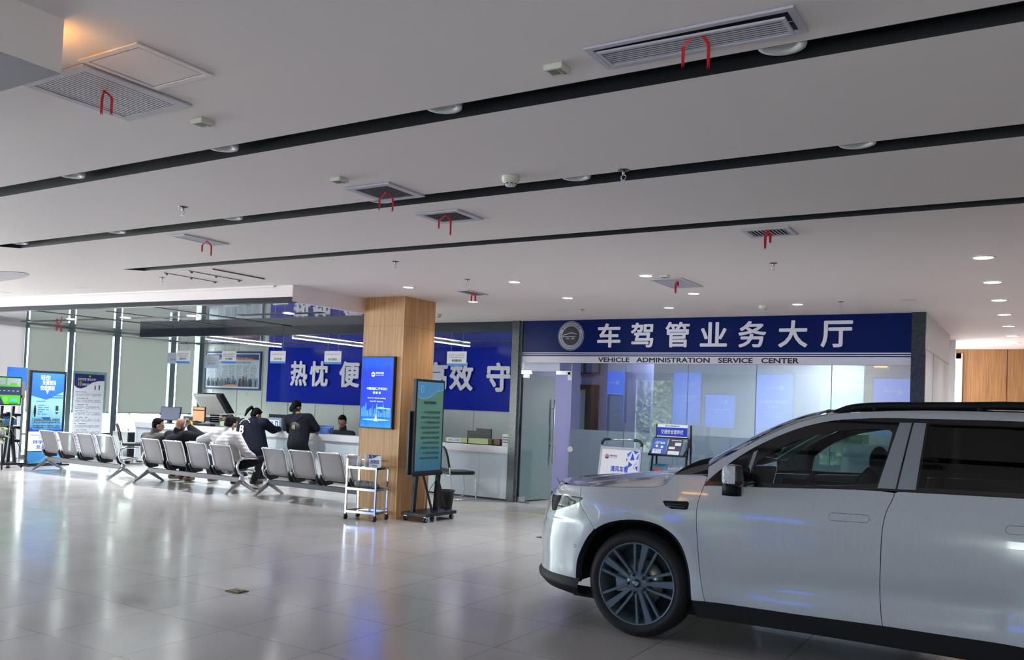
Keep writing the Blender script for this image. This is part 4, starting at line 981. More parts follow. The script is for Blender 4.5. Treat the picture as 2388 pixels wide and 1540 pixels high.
# ------------------------------------------------------------------ wheeled poster screen right of the column
t = thing('poster_screen_stand', 'black wheeled stand carrying a green-blue poster screen beside the column', 'display stand', (-7.1, 9.45, 0))
base = mat('stand_black', (24, 28, 36), .4, .2)
MB().use(base).box(-7.30, -6.88, 9.17, 9.86, .075, .115).build('base_plate', t, bevel=.004)
for x, y in ((-7.26, 9.22), (-6.93, 9.22), (-6.93, 9.81), (-7.26, 9.81)):
    w_ = MB().use(slotm).cyl((x - .016, y, .032), (x + .016, y, .032), .032, n=16).build('wheel', t); MB().use(alu).cyl((x - .018, y, .032), (x + .018, y, .032), .012, n=10).box(x - .022, x + .022, y - .01, y + .02, .05, .078).build('hub', w_)
m = MB().use(base)
for y in (9.24, 9.74): m.bar((-7.16, y, .1), (-7.13, y, .62), .045, .06)
for y0, y1 in ((9.44, 9.34), (9.76, 9.64)): m.bar((-6.98, y0, .1), (-7.09, y1, .62), .03, .03)
m.build('uprights', t)
MB().use(base).box(-7.16, -7.06, 9.07, 9.74, .60, .645).build('shelf', t)
MB().use(base).box(-7.13, -7.10, 9.02, 9.12, .62, 1.46).build('back_box', t)
MB().use(slotm).box(-7.10, -7.05, 9.065, 9.70, .635, 1.888).build('casing', t, bevel=.004)
pg1 = grad_mat('poster_green', [(.05, (56, 104, 140)), (.3, (72, 124, 144)), (.5, (94, 138, 128)), (1.0, (98, 140, 126))], .02, 2, .6, 1.85)
f = Face(frame((-7.05, 9.065, .635), (0, 1, 0), (1, 0, 0))); teal = mat('poster_teal', (70, 128, 170), .3, emit=.1); tk = mat('poster_ink', (36, 62, 72), .4)
f.rect(.03, .035, .605, 1.22, pg1, 0); f.poly([(.03, 1.22), (.03, 1.03), (.1, .99), (.22, .99), (.34, 1.03), (.45, 1.09), (.605, 1.12), (.605, 1.22)], teal, 1)
f.poly([(.03, 1.03), (.1, .99), (.22, .99), (.34, 1.03), (.45, 1.09), (.605, 1.12), (.605, 1.128), (.45, 1.098), (.34, 1.038), (.22, .998), (.1, .998), (.03, 1.038)], mat('poster_line', (150, 196, 210), .3), 2)
f.disc(.13, 1.12, .035, MATS['poster_line'], 2, 24, ry=.05); f.disc(.13, 1.12, .026, teal, 3, 24, ry=.04)
f.text('重慶海關職責', .17, .925, .45, .965, tk, 2, .02); f.lines(.25, .895, .38, 1, .02, tk, 2, .15)
for k in range(10):
    f.text('办理机动车登记业务窗口须知' if k % 2 else '一．出口车辆资料审核及受理', .12, .80 - k * .068, .54, .832 - k * .068, tk, 2, .004)
f.build('display', t)
MB().use(dark, True).tube([(-7.05, 9.60, .55), (-7.08, 9.5, .42), (-7.1, 9.45, .3), (-7.1, 9.44, .12)], .004, 6).build('cable', t)
t = thing('waste_bin', 'black plastic waste bin behind the wheeled poster screen', 'bin', (-7.55, 10.75, 0))
m = MB().use(dark, True).lathe([(0, .01), (.10, .01), (.105, 0), (.135, .27), (.145, .275), (.145, .29), (.13, .288), (.10, .02)], Matrix.Translation((-7.63, 10.62, 0)), 24); m.build('bucket', t)

# ------------------------------------------------------------------ chrome trolley with cups and sign
t = thing('serving_trolley', 'chrome three-shelf trolley in front of the wood column', 'trolley', (-7.66, 8.87, 0))
T = Matrix.Translation((-7.66, 8.885, 0)) @ Matrix.Rotation(.14, 4, 'Z'); bx, by = .225, .145
shelf = mat('smoked_shelf', (36, 38, 44), .08)
for z, tt in ((.10, 1), (.40, 0), (.68, 0)):
    m = MB().use(shelf); m.T = T; m.box(-bx, bx, -by, by, z, z + .01); m.build('shelf', t)
    m = MB().use(chrome); m.T = T
    for s in (-1, 1): m.box(-bx - .01, bx + .01, s * by - .008, s * by + .008, z - .008, z + .022).box(s * bx - .008, s * bx + .008, -by, by, z - .008, z + .022)
    m.build('shelf_rail', t)
for sx in (-1, 1):
    for sy in (-1, 1):
        m = MB().use(chrome); m.T = T; m.box(sx * bx - .011, sx * bx + .011, sy * by - .011, sy * by + .011, .07, .80 if sx < 0 else .70); m.build('post', t)
        x_, y_ = sx * bx, sy * by
        m = MB().use(slotm); m.T = T; m.cyl((x_ - .014, y_, .033), (x_ + .014, y_, .033), .033, n=16).box(x_ - .018, x_ + .018, y_ - .012, y_ + .012, .045, .075); m.build('wheel', t)
m = MB().use(chrome); m.T = T; m.tube([(-bx, -by, .80), (-bx - .02, -by, .80), (-bx - .02, by, .80), (-bx, by, .80)], .009, 8); m.box(-bx, bx, by - .006, by + .006, .77, .782); m.build('push_handle', t)
paperc = mat('paper_cup', (214, 212, 214), .5)
def cups(x, y, n_, label, up):
    t = thing('cup_stack', label, 'cups', (x, y, .69), 'stacks of paper cups on the trolley')
    for k in range(n_):
        z = .69 + k * .017
        MB().use(paperc, True).lathe([(0, 0), (.026, 0), (.036, .085), (.038, .088), (.036, .09), (.027, .004)] if up else [(0, .09), (.026, .09), (.036, .004), (.039, 0), (.035, 0), (.026, .085)], Matrix.Translation((x, y, z)), 20).build('cup', t)
    return t
cups(-7.79, 8.86, 4, 'short stack of upturned paper cups on the trolley', False); cups(-7.66, 8.86, 6, 'taller stack of paper cups on the trolley, beside the small sign', True)
t = thing('table_sign', 'small white and blue standing sign on the trolley top shelf', 'sign', (-7.53, 8.87, .69))
f = Face(frame((-7.63, 8.86, .69), (1, .13, 0), (.13, -1, .0)))
MB().use(acr).obox((-7.535, 8.877, .775), (.19, .006, .17), rz=.13).build('card', t)
f.rect(0, 0, .19, .17, pw, 0); f.poly([(0, .17), (0, .125), (.04, .118), (.09, .135), (.14, .16), (.19, .163), (.19, .17)], pn, 1); f.disc(.045, .145, .014, pw, 2, 20, ry=.018); f.disc(.045, .145, .010, pn, 3, 20, ry=.014)
f.text('自取区', .03, .055, .165, .105, pn, 2, .03); f.text('爱心饮水区', .055, .02, .135, .04, ink, 2, .01); f.build('print', t)
cloth = mat('towel_grey', (128, 126, 132), .9); add_noise_col(cloth, (92, 90, 100), (168, 164, 166), 60, 3, (1, .2, 1)); 
m = MB().use(cloth, True); m.T = T
for (y_, z_, r_, L) in ((-.03, .462, .05, .15),):
    m.tube([(-.17 + .34 * k / 12, y_ + .006 * math.sin(k * 1.7), z_ + .004 * math.sin(k * 2.3)) for k in range(13)], [.03, .047, .05, .051, .05, .052, .049, .05, .046, .042, .04, .038, .02], 14)
m.sphere((.08, .03, .447), (.09, .05, .035), 14, 8)
tag(m.build('rolled_towel', origin=(-7.66, 8.88, .41)), 'rolled grey patterned cloth on the middle shelf of the trolley', 'towel')
# ------------------------------------------------------------------ the white car (nose towards -x, left side towards the viewer)
CX, CY, CW = -2.408, 5.615, 1.90           # front axle x, left side plane y, width
def interp(tab, t):
    if t <= tab[0][0]: return tab[0][1]
    for (a, va), (b, vb) in zip(tab, tab[1:]):
        if t <= b:
            k = (t - a) / (b - a); k = k * k * (3 - 2 * k) if len(tab) < 4 else k
            return va + (vb - va) * k
    return tab[-1][1]
def catmull(tab, t):
    n_ = len(tab)
    if t <= tab[0][0]: return tab[0][1]
    if t >= tab[-1][0]: return tab[-1][1]
    for i in range(n_ - 1):
        if t <= tab[i + 1][0]:
            x0, y0 = tab[i]; x1, y1 = tab[i + 1]; h = x1 - x0; u = (t - x0) / h
            m0 = (y1 - tab[i - 1][1]) / (x1 - tab[i - 1][0]) if i > 0 else (y1 - y0) / h
            m1 = (tab[i + 2][1] - y0) / (tab[i + 2][0] - x0) if i < n_ - 2 else (y1 - y0) / h
            return (2 * u ** 3 - 3 * u * u + 1) * y0 + (u ** 3 - 2 * u * u + u) * h * m0 + (-2 * u ** 3 + 3 * u * u) * y1 + (u ** 3 - u * u) * h * m1
ZP = [(.15, .11), (.28, .06), (.36, .042), (.46, .040), (.56, .032), (.68, .014), (.80, .0), (.88, -.004), (.94, .002), (1.0, .018), (1.07, .038), (1.14, .058), (1.3, .105), (1.45, .158), (1.56, .205), (1.62, .25), (1.66, .31), (1.70, .42)]
TIP = [(.15, .90), (.3, 1.05), (.5, 1.075), (.66, 1.07), (.8, 1.03), (.9, .99), (1.0, .90), (1.04, .83), (1.08, .78), (1.15, .74)]
NOSE_S, NEXP = -.22, 2.3
_plan = {}
def plan(u, z):
    """u = distance along the flank, bending round the nose; returns s, inset"""
    if u >= NOSE_S: return u, 0.0
    tip = catmull(TIP, z); key = round(tip, 2)
    if key not in _plan:
        a = key + NOSE_S; pts = []; b = CW / 2
        for i in range(241):
            th = PI / 2 * i / 240; c, s_ = math.cos(th), math.sin(th)
            pts.append((NOSE_S - a * s_ ** (2 / NEXP), b - b * c ** (2 / NEXP)))
        L = [0]
        for p, q in zip(pts, pts[1:]): L.append(L[-1] + math.hypot(p[0] - q[0], p[1] - q[1]))
        _plan[key] = (pts, L)
    pts, L = _plan[key]; d = NOSE_S - u
    if d >= L[-1]: return pts[-1][0], pts[-1][1] + (d - L[-1])
    lo, hi = 0, len(L) - 1
    while hi - lo > 1:
        mid = (lo + hi) // 2
        if L[mid] <= d: lo = mid
        else: hi = mid
    k = (d - L[lo]) / max(1e-9, L[hi] - L[lo]); return pts[lo][0] + (pts[hi][0] - pts[lo][0]) * k, pts[lo][1] + (pts[hi][1] - pts[lo][1]) * k
def sm(a, b, t): t = max(0, min(1, (t - a) / (b - a))); return t * t * (3 - 2 * t)
def S(u, z, off=0.0):
    s, ins = plan(u, z)
    fade = 1 - sm(.0, .6, NOSE_S - u)
    w = catmull(ZP, z) * (fade if z < .95 else 1)
    # scooped lower doors
    w += .030 * math.exp(-((z - .50 - .04 * (s - 1.2)) / .085) ** 2) * sm(.55, 1.0, s) * (1 - sm(2.2, 2.7, s))
    for wx in (0.0, 2.825):
        r = math.hypot(s - wx, z - .37); w -= .022 * math.exp(-((r - .47) / .10) ** 2) * (fade if wx == 0 else 1)
    w += .012 * sm(2.9, 3.8, s) ** 2 * 12
    return Vector((CX + s, CY + ins + w + off, z))
def uz(px, py, g=None):
    """surface parameters under a point of the photograph"""
    p = ony(px, py, CY + .03); u, z = (g or (p.x - CX, p.z))
    for _ in range(14):
        a = proj(S(u, z)); du = proj(S(u + 1e-3, z)); dz = proj(S(u, z + 1e-3))
        J = np.array([[(du[0] - a[0]) / 1e-3, (dz[0] - a[0]) / 1e-3], [(du[1] - a[1]) / 1e-3, (dz[1] - a[1]) / 1e-3]])
        try: d = np.linalg.solve(J, np.array([px - a[0], py - a[1]]))
        except Exception: break
        d = np.clip(d, -.06, .06); u += float(d[0]); z += float(d[1]); z = min(max(z, .1), 1.7)
        if abs(d[0]) + abs(d[1]) < 1e-5: break
    return u, z
def U(l): return [uz(*p) for p in l]
def smooth_line(pts, n_=6):
    out = []
    for i in range(len(pts) - 1):
        p0 = pts[max(i - 1, 0)]; p1 = pts[i]; p2 = pts[i + 1]; p3 = pts[min(i + 2, len(pts) - 1)]
        for k in range(n_):
            t = k / n_; out.append(tuple(.5 * ((2 * b) + (-a + c) * t + (2 * a - 5 * b + 4 * c - d) * t * t + (-a + 3 * b - 3 * c + d) * t ** 3) for a, b, c, d in zip(p0, p1, p2, p3)))
    out.append(tuple(pts[-1])); return out
def inside(poly, x, y):
    c = False; j = len(poly) - 1
    for i in range(len(poly)):
        if (poly[i][1] > y) != (poly[j][1] > y) and x < (poly[j][0] - poly[i][0]) * (y - poly[i][1]) / (poly[j][1] - poly[i][1]) + poly[i][0]: c = not c
        j = i
    return c
def shrink(poly, d):
    n_ = len(poly); A = sum(poly[i][0] * poly[(i + 1) % n_][1] - poly[(i + 1) % n_][0] * poly[i][1] for i in range(n_)); sg = 1 if A > 0 else -1; out = []
    for i in range(n_):
        a = Vector(poly[i - 1]); b = Vector(poly[i]); c = Vector(poly[(i + 1) % n_])
        e1 = (b - a); e2 = (c - b)
        if e1.length < 1e-9 or e2.length < 1e-9: out.append(tuple(b)); continue
        n1 = Vector((-e1.y, e1.x)).normalized(); n2 = Vector((-e2.y, e2.x)).normalized(); nn = n1 + n2
        nn = n1 if nn.length < .3 else nn.normalized(); k = min(2.0, 1 / max(.4, nn.dot(n1)))
        out.append(tuple(b + nn * d * k * sg))
    return out
def dens(poly, st):
    out = []
    for i in range(len(poly)):
        a, b = poly[i], poly[(i + 1) % len(poly)]; L = math.hypot(a[0] - b[0], a[1] - b[1]); k = max(1, int(L / st))
        out += [(a[0] + (b[0] - a[0]) * j / k, a[1] + (b[1] - a[1]) * j / k) for j in range(k)]
    return out
def panel(m, poly, holes=(), off=0.0, st=.03, gap=.002, mirror=True, thick=.0, fold=.012):
    """triangulate a flank region and lay it on the body surface, edges folded inwards"""
    poly = dens(shrink(poly, gap) if gap else poly, st); hs = [dens(h, st) for h in holes]
    V = []; E = []
    for L in [poly] + hs:
        o = len(V); V += L; E += [(o + i, o + (i + 1) % len(L)) for i in range(len(L))]
    nb = len(V); x0 = min(p[0] for p in poly); x1 = max(p[0] for p in poly); y0 = min(p[1] for p in poly); y1 = max(p[1] for p in poly)
    bd = [p for L in [poly] + hs for p in L]
    yy = y0 + st / 2; row = 0
    while yy < y1:
        xx = x0 + st / 2 + (st / 2 if row % 2 else 0)
        while xx < x1:
            if inside(poly, xx, yy) and not any(inside(h, xx, yy) for h in hs) and min((p[0] - xx) ** 2 + (p[1] - yy) ** 2 for p in bd) > (st * .55) ** 2: V.append((xx, yy))
            xx += st
        yy += st * .87; row += 1
    r = geometry.delaunay_2d_cdt([Vector(v) for v in V], E, [], 0, 1e-6)
    vc, faces = r[0], r[2]
    for mir_ in ((0, 1) if mirror else (0,)):
        def P(v, o_):
            p = S(v[0], v[1], o_)
            return Vector((p.x, 2 * CY + CW - p.y, p.z)) if mir_ else p
        tgt = m
        if mir_:
            if m.far is None: m.far = MB()
            tgt = m.far; tgt.use(m.mats[m.cur], m.smooth)
        I = [tgt.av(P(v, off)) for v in vc]
        for v, i in zip(vc, I):
            du_ = S(v[0] + .004, v[1]) - S(v[0] - .004, v[1]); dz_ = S(v[0], v[1] + .004) - S(v[0], v[1] - .004); nn = du_.cross(dz_).normalized()
            tgt.N[i] = Vector((nn.x, -nn.y, nn.z)) if mir_ else nn
        for f_ in faces:
            cx_ = sum(vc[i][0] for i in f_) / 3; cy_ = sum(vc[i][1] for i in f_) / 3
            if inside(poly, cx_, cy_) and not any(inside(h, cx_, cy_) for h in hs):
                g = [I[i] for i in f_]; tgt.af(g if mir_ == 0 else g[::-1], True)
        if fold:
            for L in [poly] + hs:
                A = [tgt.av(P(v, off)) for v in L]; B = [tgt.av(P(v, off + fold)) for v in L]
                for i in range(len(L)):
                    j = (i + 1) % len(L); tgt.af((A[i], A[j], B[j], B[i]), False)
    return m

cpaint = mat('car_white', (188, 194, 200), .18, coat=1.0, spec=.5)
n, l, b = nt(cpaint)
tc = n.new('ShaderNodeTexCoord'); mp = n.new('ShaderNodeMapping'); mp.inputs['Scale'].default_value = (110, 110, 1.6); nz = n.new('ShaderNodeTexNoise'); nz.inputs['Scale'].default_value = 1; nz.inputs['Detail'].default_value = 3
mr = n.new('ShaderNodeMapRange'); mr.inputs[1].default_value = .40; mr.inputs[2].default_value = .62; mr.inputs[3].default_value = .965; mr.inputs[4].default_value = 1.0
mxc = n.new('ShaderNodeMix'); mxc.data_type = 'RGBA'; mxc.blend_type = 'MULTIPLY'; mxc.inputs[0].default_value = 1; mxc.inputs[6].default_value = lin((188, 194, 200)) + (1,)
l.new(tc.outputs['Object'], mp.inputs[0]); l.new(mp.outputs[0], nz.inputs['Vector']); l.new(nz.outputs['Fac'], mr.inputs[0]); l.new(mr.outputs[0], mxc.inputs[7]); l.new(mxc.outputs[2], b.inputs['Base Color'])
cblack = mat('car_black_gloss', (12, 15, 22), .12, coat=.6); cdark = mat('car_black_plastic', (9, 11, 16), .6, spec=.25)
cgap = mat('car_shut_line', (16, 20, 28), .7)
car = thing('car', 'white SUV with grey-black wheels and black roof rails, parked at the right', 'car', (CX + 1.4, CY + CW / 2, 0))

# key curves read off the photograph
g_fd = U([(1642, 1133), (1627, 1175), (1624, 1221), (1627, 1275), (1633, 1344), (1643.5, 1404)])
g_rd = U([(2087, 1150), (2079, 1170), (2067, 1194), (2059, 1226), (2055, 1266), (2053, 1323), (2052, 1383), (2054, 1423), (2058, 1461)])
sill = U([(1613, 1401), (1643.5, 1404), (1850, 1433), (2058, 1461)]); sill_r = sill + [(u_, sill[-1][1] + .004 * (u_ - sill[-1][0])) for u_ in (1.9, 2.2, 2.33)]
belt = U([(1642, 1131.4), (1741, 1135.4), (1962, 1141.4), (2143, 1149.5), (2388, 1163)])
dtop = U([(1642, 1131.4), (1660, 1113), (1688.4, 1091), (1740.8, 1054.9), (1801, 1023.9), (1861.5, 1000.5), (1922, 985.2), (1982, 978.4), (2063, 975.6), (2143, 977.6), (2264, 980.4), (2388, 984.4)])
belt_s = smooth_line(belt, 4); dtop_s = smooth_line(dtop, 4)
arch = U([(1343.4, 1357), (1345.3, 1313), (1355, 1282.5), (1374, 1248), (1401, 1227), (1431.6, 1216.6), (1470, 1212.8), (1508, 1216.6), (1542.7, 1229), (1573.3, 1252), (1592.5, 1282.5), (1604, 1321), (1609.7, 1363), (1612, 1401)])
arch_s = smooth_line(arch, 4)
hoodg = U([(1318.5, 1129), (1355, 1133), (1431.6, 1135.7), (1500, 1136.4), (1527, 1135.7), (1550, 1130), (1563, 1118), (1571.4, 1107)])
hood_s = smooth_line(hoodg, 4)
seam_l = U([(1356, 1133), (1354, 1150), (1353, 1175), (1368, 1203), (1385.6, 1233)])
light = U([(1290.5, 1153.4), (1316.6, 1155.5), (1340, 1158), (1357, 1160), (1359.5, 1164), (1352, 1170.5), (1335, 1178), (1316.6, 1183.6), (1288.2, 1189.8)])
bump_b = U([(1279, 1340), (1310, 1348), (1343.4, 1357)])
# outer shells -------------------------------------------------------
ut = -2.0   # flank parameter carried past the centre line of the nose is clipped below
def nose_u(z):
    plan(-9, z); k = _plan[round(catmull(TIP, z), 2)]; return NOSE_S - k[1][-1]
zt = hoodg[0][1]
head_u = light[0][0] - .0
# front bumper cover
nz_ = [.345, .45, .55, .66, .75, .84, .92, .98, zt - .01]
front = [(nose_u(z), z) for z in nz_]
i_h = [i for i, p in enumerate(hood_s) if p[0] <= seam_l[0][0]]
# top edge follows the hood shut line back round the nose
hl = [(nose_u(zt - .01) + (hood_s[0][0] - nose_u(zt - .01)) * k / 6, zt - .01 + (hood_s[0][1] - zt + .01) * k / 6) for k in range(1, 6)]
a_i = min(range(len(arch_s)), key=lambda i: abs(arch_s[i][0] - seam_l[-1][0]) + abs(arch_s[i][1] - seam_l[-1][1]))
bpoly = front + hl + [hood_s[i] for i in i_h] + smooth_line(seam_l, 4) + arch_s[:a_i][::-1] + [(arch_s[0][0] - .02, .345), (bump_b[0][0], .345)]
m = MB().use(cpaint, True); lw_u = light[0][0]
lighth = smooth_line(light + [light[0]], 4)[:-1]
panel(m, bpoly, [lighth], st=.028); m.build('front_bumper', car)
# fender
fi = [p for p in hood_s if p[0] > seam_l[0][0] + .01]
pil = U([(1571.4, 1107), (1600, 1108), (1640, 1109), (1650, 1112)])
fpoly = [seam_l[0]] + fi + pil + [uz(1646, 1124)] + smooth_line(g_fd, 4) + [sill[0]] + arch_s[a_i:][::-1] + smooth_line(seam_l, 4)[::-1][1:-1]
vent_b = U([(1545, 1170), (1550, 1168), (1603, 1170), (1607, 1174), (1604, 1188), (1598, 1189.5), (1566, 1187.5), (1552, 1181)])
m = MB().use(cpaint, True); panel(m, fpoly, [vent_b], st=.028); m.build('front_fender', car)
m = MB().use(cdark, True); panel(m, vent_b, off=.006, st=.012, gap=.0); m.use(mat('vent_grey', (60, 62, 68), .3))
q = U([(1553, 1176), (1600, 1179.5)]); m.tube([S(q[0][0] + (q[1][0] - q[0][0]) * k / 6, q[0][1] + (q[1][1] - q[0][1]) * k / 6, .003) for k in range(7)], .0035, 6)
q = U([(1556, 1181), (1596, 1184.5)]); m.tube([S(q[0][0] + (q[1][0] - q[0][0]) * k / 6, q[0][1] + (q[1][1] - q[0][1]) * k / 6, .001) for k in range(7)], .006, 6); m.build('fender_vent', car)
# doors
fd = smooth_line(g_fd, 4)[::-1] + [p for p in belt_s if g_fd[0][0] + .01 < p[0] < g_rd[0][0] - .01] + smooth_line(g_rd, 4) + [sill[2]]
hx = U([(1935, 1207.5), (2024, 1207.5 + 2)]); hz = uz(1980, 1208.5)[1]
h0 = uz(1941, 1205.5); h1 = uz(2018, 1211); hr = .034
def stadium(a, c, r, n_=8):
    ang = math.atan2(c[1] - a[1], c[0] - a[0]); P = []
    for k in range(n_ + 1): P.append((c[0] + r * math.cos(ang - PI / 2 + PI * k / n_), c[1] + r * math.sin(ang - PI / 2 + PI * k / n_)))
    for k in range(n_ + 1): P.append((a[0] + r * math.cos(ang + PI / 2 + PI * k / n_), a[1] + r * math.sin(ang + PI / 2 + PI * k / n_)))
    return P
hr = abs(uz(1980, 1199)[1] - uz(1980, 1218)[1]) / 2
hp = stadium(h0, h1, hr)
m = MB().use(cpaint, True); panel(m, fd, [hp], st=.03); door_f = m.build('front_door', car)
m = MB().use(cpaint, True); panel(m, hp, off=-.0005, st=.012, gap=.0022); m.build('door_handle', door_f)
zs = sill_r[-1][1]
rd_end = [(3.02 - .0, 1.15), (2.98, 1.0), (2.92, .90)]
RA = [(2.825 + .47 * math.cos(a), .37 + .475 * math.sin(a)) for a in [math.radians(q) for q in range(112, 184, 6)]]
rd = smooth_line(g_rd, 4)[::-1] + [p for p in belt_s if p[0] > g_rd[0][0] + .01] + [(2.6, belt[-1][1] + .012), (2.75, belt[-1][1] + .02), (2.80, 1.0), (2.70, .86)] + RA + [(2.345, zs + .0), (2.2, zs)] + [(1.9, sill_r[4][1])]
m = MB().use(cpaint, True); panel(m, rd, st=.04); door_r = m.build('rear_door', car)
hp2 = stadium((h0[0] + .95, h0[1] + .02), (h1[0] + .95, h1[1] + .02), hr)
m = MB().use(cgap, True); panel(m, hp2, off=-.0006, st=.03, gap=0, fold=0); m.use(cpaint); panel(m, hp2, off=-.0016, st=.03, gap=.002, fold=0); m.build('door_handle', door_r)
# rear quarter and tail (beyond the right edge of the photo)
RB = [(2.825 + .47 * math.cos(a), .37 + .475 * math.sin(a)) for a in [math.radians(q) for q in range(-4, 112, 6)]]
rq = [(3.3, .345), (3.6, .36), (3.84, .42), (3.90, .7), (3.88, 1.0), (3.80, 1.15), (3.74, 1.3), (3.1, 1.22), (2.765, 1.19), (2.815, 1.0), (2.715, .86)] + RB[::-1]
m = MB().use(cpaint, True); panel(m, rq, st=.06); m.build('rear_quarter', car)
m = MB().use(cpaint, True); zz = [.3, .5, .8, 1.0, 1.1, 1.3, 1.55, 1.66]; ss = [3.82, 3.90, 3.9, 3.88, 3.84, 3.74, 3.58, 3.45]
m.grid([[(CX + ss[k] + .05 * (1 - (2 * j / 12 - 1) ** 2), CY + .12 + (CW - .24) * j / 12, zz[k]) for j in range(13)] for k in range(8)]); m.build('tailgate', car)
m = MB().use(mat('tail_red', (120, 20, 26), .2)).box(CX + 3.84, CX + 3.96, CY + .1, CY + CW - .1, .93, 1.0); m.build('tail_lamp', car)

# roof side, A-pillar -----------------------------------------------
rtop_px = [(1652, 1089), (1690, 1067), (1760, 1030), (1820, 1002), (1861, 986), (1900, 975), (1938, 967), (1980, 962.5), (2035, 960), (2162, 957.5), (2388, 962.5)]
RT = U(rtop_px); RT_s = smooth_line(RT, 4)
extra_r = [(2.6, RT[-1][1] - .01), (3.0, RT[-1][1] - .035), (3.4, RT[-1][1] - .09)]
DX = [(2.6, dtop[-1][1] - .005), (3.0, dtop[-1][1] - .03), (3.35, 1.45), (3.45, 1.32)]
rpoly = [pil[-1]] + RT_s + extra_r + [(3.62, 1.40), (3.74, 1.3), (3.1, 1.225), (2.765, 1.19)] + [(3.1, 1.235)] * 0 + []
side_w = RT_s + extra_r + [(3.60, 1.42), (3.72, 1.31), (3.47, 1.29)] + DX[::-1][1:] + dtop_s[::-1][:-1] + [uz(1646, 1124), uz(1650, 1112)]
m = MB().use(cpaint, True); panel(m, side_w, st=.03, gap=.0015); m.build('roof_side', car)
# black window surround with glass openings
dlo = dtop_s + DX + [(3.1, 1.215), (2.765, 1.18), (2.6, belt[-1][1] + .012)] + belt_s[::-1]
Z8 = lambda L: [(1620 + a / 2.484, 920 + c / 2.484) for a, c in L]
w1 = smooth_line(U(Z8([(318, 508), (352, 408), (400, 368), (500, 308), (640, 252), (780, 222), (950, 204), (1100, 203), (1136, 214), (1142, 240), (1105, 372), (1062, 500), (1052, 520)])), 3) + U(Z8([(800, 530), (500, 520)]))
w0 = U(Z8([(88, 505), (150, 440), (250, 368), (330, 325), (300, 420), (290, 508)]))
w2 = smooth_line(U(Z8([(1296, 540), (1320, 400), (1352, 190), (1375, 182)])) , 2) + [uz(*p) for p in Z8([(1600, 186), (1908, 196)])] + [(2.6, dtop[-1][1] - .05), (2.72, 1.50), (2.8, 1.26), (2.72, belt[-1][1] + .05)] + [uz(*p) for p in Z8([(1908, 575), (1600, 560)])]
w3 = [(2.86, 1.27), (2.80, 1.50), (2.95, 1.50), (3.25, 1.43), (3.36, 1.33), (3.32, 1.28)]
m = MB().use(cblack, True); panel(m, dlo, [w1, w0, w2, w3], off=.003, st=.03, gap=.001); m.build('window_surround', car)
cg = glass_mat('car_glass', (178, 200, 196), 1.0, ior=1.5); cgd = glass_mat('car_glass_dark', (60, 64, 66), 1.0, ior=1.5)
for nm_, pw_, mm_ in (('front_window', w1, cg), ('quarter_window', w0, cgd), ('rear_window', w2, cgd), ('rear_quarter_window', w3, cgd)):
    m = MB().use(mm_, True); panel(m, pw_, off=.008, st=.04, gap=-.006, fold=0); m.build(nm_, car)
ctrim = mat('pillar_trim', (150, 156, 164), .3, .35)
m = MB().use(ctrim, True); panel(m, U(Z8([(1187, 163), (1262, 163), (1165, 551), (1055, 546)])), off=-.003, st=.04); m.build('pillar_trim', car)
m = MB().use(ctrim, True); panel(m, U(Z8([(1269, 163), (1345, 166), (1281, 557), (1172, 552)])), off=-.003, st=.04); m.build('pillar_trim', car)
m = MB().use(ctrim, True); panel(m, U([(1767.5, 1050), (1758, 1055), (1740.5, 1105), (1741, 1127)]), off=-.002, st=.03, gap=0); m.build('quarter_trim', car)
# hood, windscreen, roof ---------------------------------------------
def loft(m, edge, crown, n_=16, mirror_edge=True, drop=None):
    rows = []
    for k, (u_, z_) in enumerate(edge):
        p = S(u_, z_); y2 = 2 * CY + CW - p.y; row = []
        for j in range(n_ + 1):
            t = j / n_; c_ = crown[k] if isinstance(crown, (list, tuple)) else crown; x_ = p.x
            if drop: x_ -= drop[k] * (1 - (2 * t - 1) ** 2)
            row.append((x_, p.y + (y2 - p.y) * t, p.z + c_ * (1 - abs(2 * t - 1) ** 2.6)))
        rows.append(row)
    return m.grid(rows)
hed = [(u_, z_) for u_, z_ in hood_s]
plan(-9, zt - .01); NP = _plan[round(catmull(TIP, zt - .01), 2)][0]; e0 = plan(*hed[0]); rows = []
def nose_s(ins):
    for p_, q_ in zip(NP, NP[1:]):
        if q_[1] >= ins: return p_[0] + (q_[0] - p_[0]) * (ins - p_[1]) / max(1e-9, q_[1] - p_[1])
    return NP[-1][0]
hed2 = [hed[0]] + [(hed[0][0] + .012 * k, hed[0][1] + .004 * k) for k in (1, 2, 3)] + [p for p in hed if p[0] > hed[0][0] + .045]
CR = [(-.66, .0), (-.55, .010), (-.4, .038), (-.2, .070), (.13, .100), (.3, .088), (.5, .06)]; u_end = hed2[-1][0]
for k, (u_, z_) in enumerate(hed2):
    p = S(u_, z_); ins0 = p.y - CY; fd_ = 1 - sm(0, .75, (u_ - hed2[0][0]) / (u_end - hed2[0][0])); row = []
    for j in range(33):
        t_ = j / 32; ins = ins0 + (CW - 2 * ins0) * t_; q_ = min(ins, CW - ins)
        xs_ = p.x - (p.x - CX - nose_s(max(q_, e0[1]))) * fd_ if k == 0 else p.x - max(0, e0[0] - nose_s(max(q_, e0[1]))) * fd_
        row.append((xs_, CY + ins, p.z + (0 if k == 0 else catmull(CR, u_)) * (1 - abs(2 * t_ - 1) ** 2.2) - (.0 if k else .004)))
    rows.append(row)
m = MB().use(cpaint, True); m.grid(rows); m.build('hood', car)
cowl = [hed[-1], ((hed[-1][0] + RT[0][0]) / 2, hed[-1][1] + .01), (RT[0][0] + .02, RT[0][1] - .01)]
m = MB().use(cdark, True); loft(m, cowl, [.055, .05, .045]); m.build('cowl_panel', car)
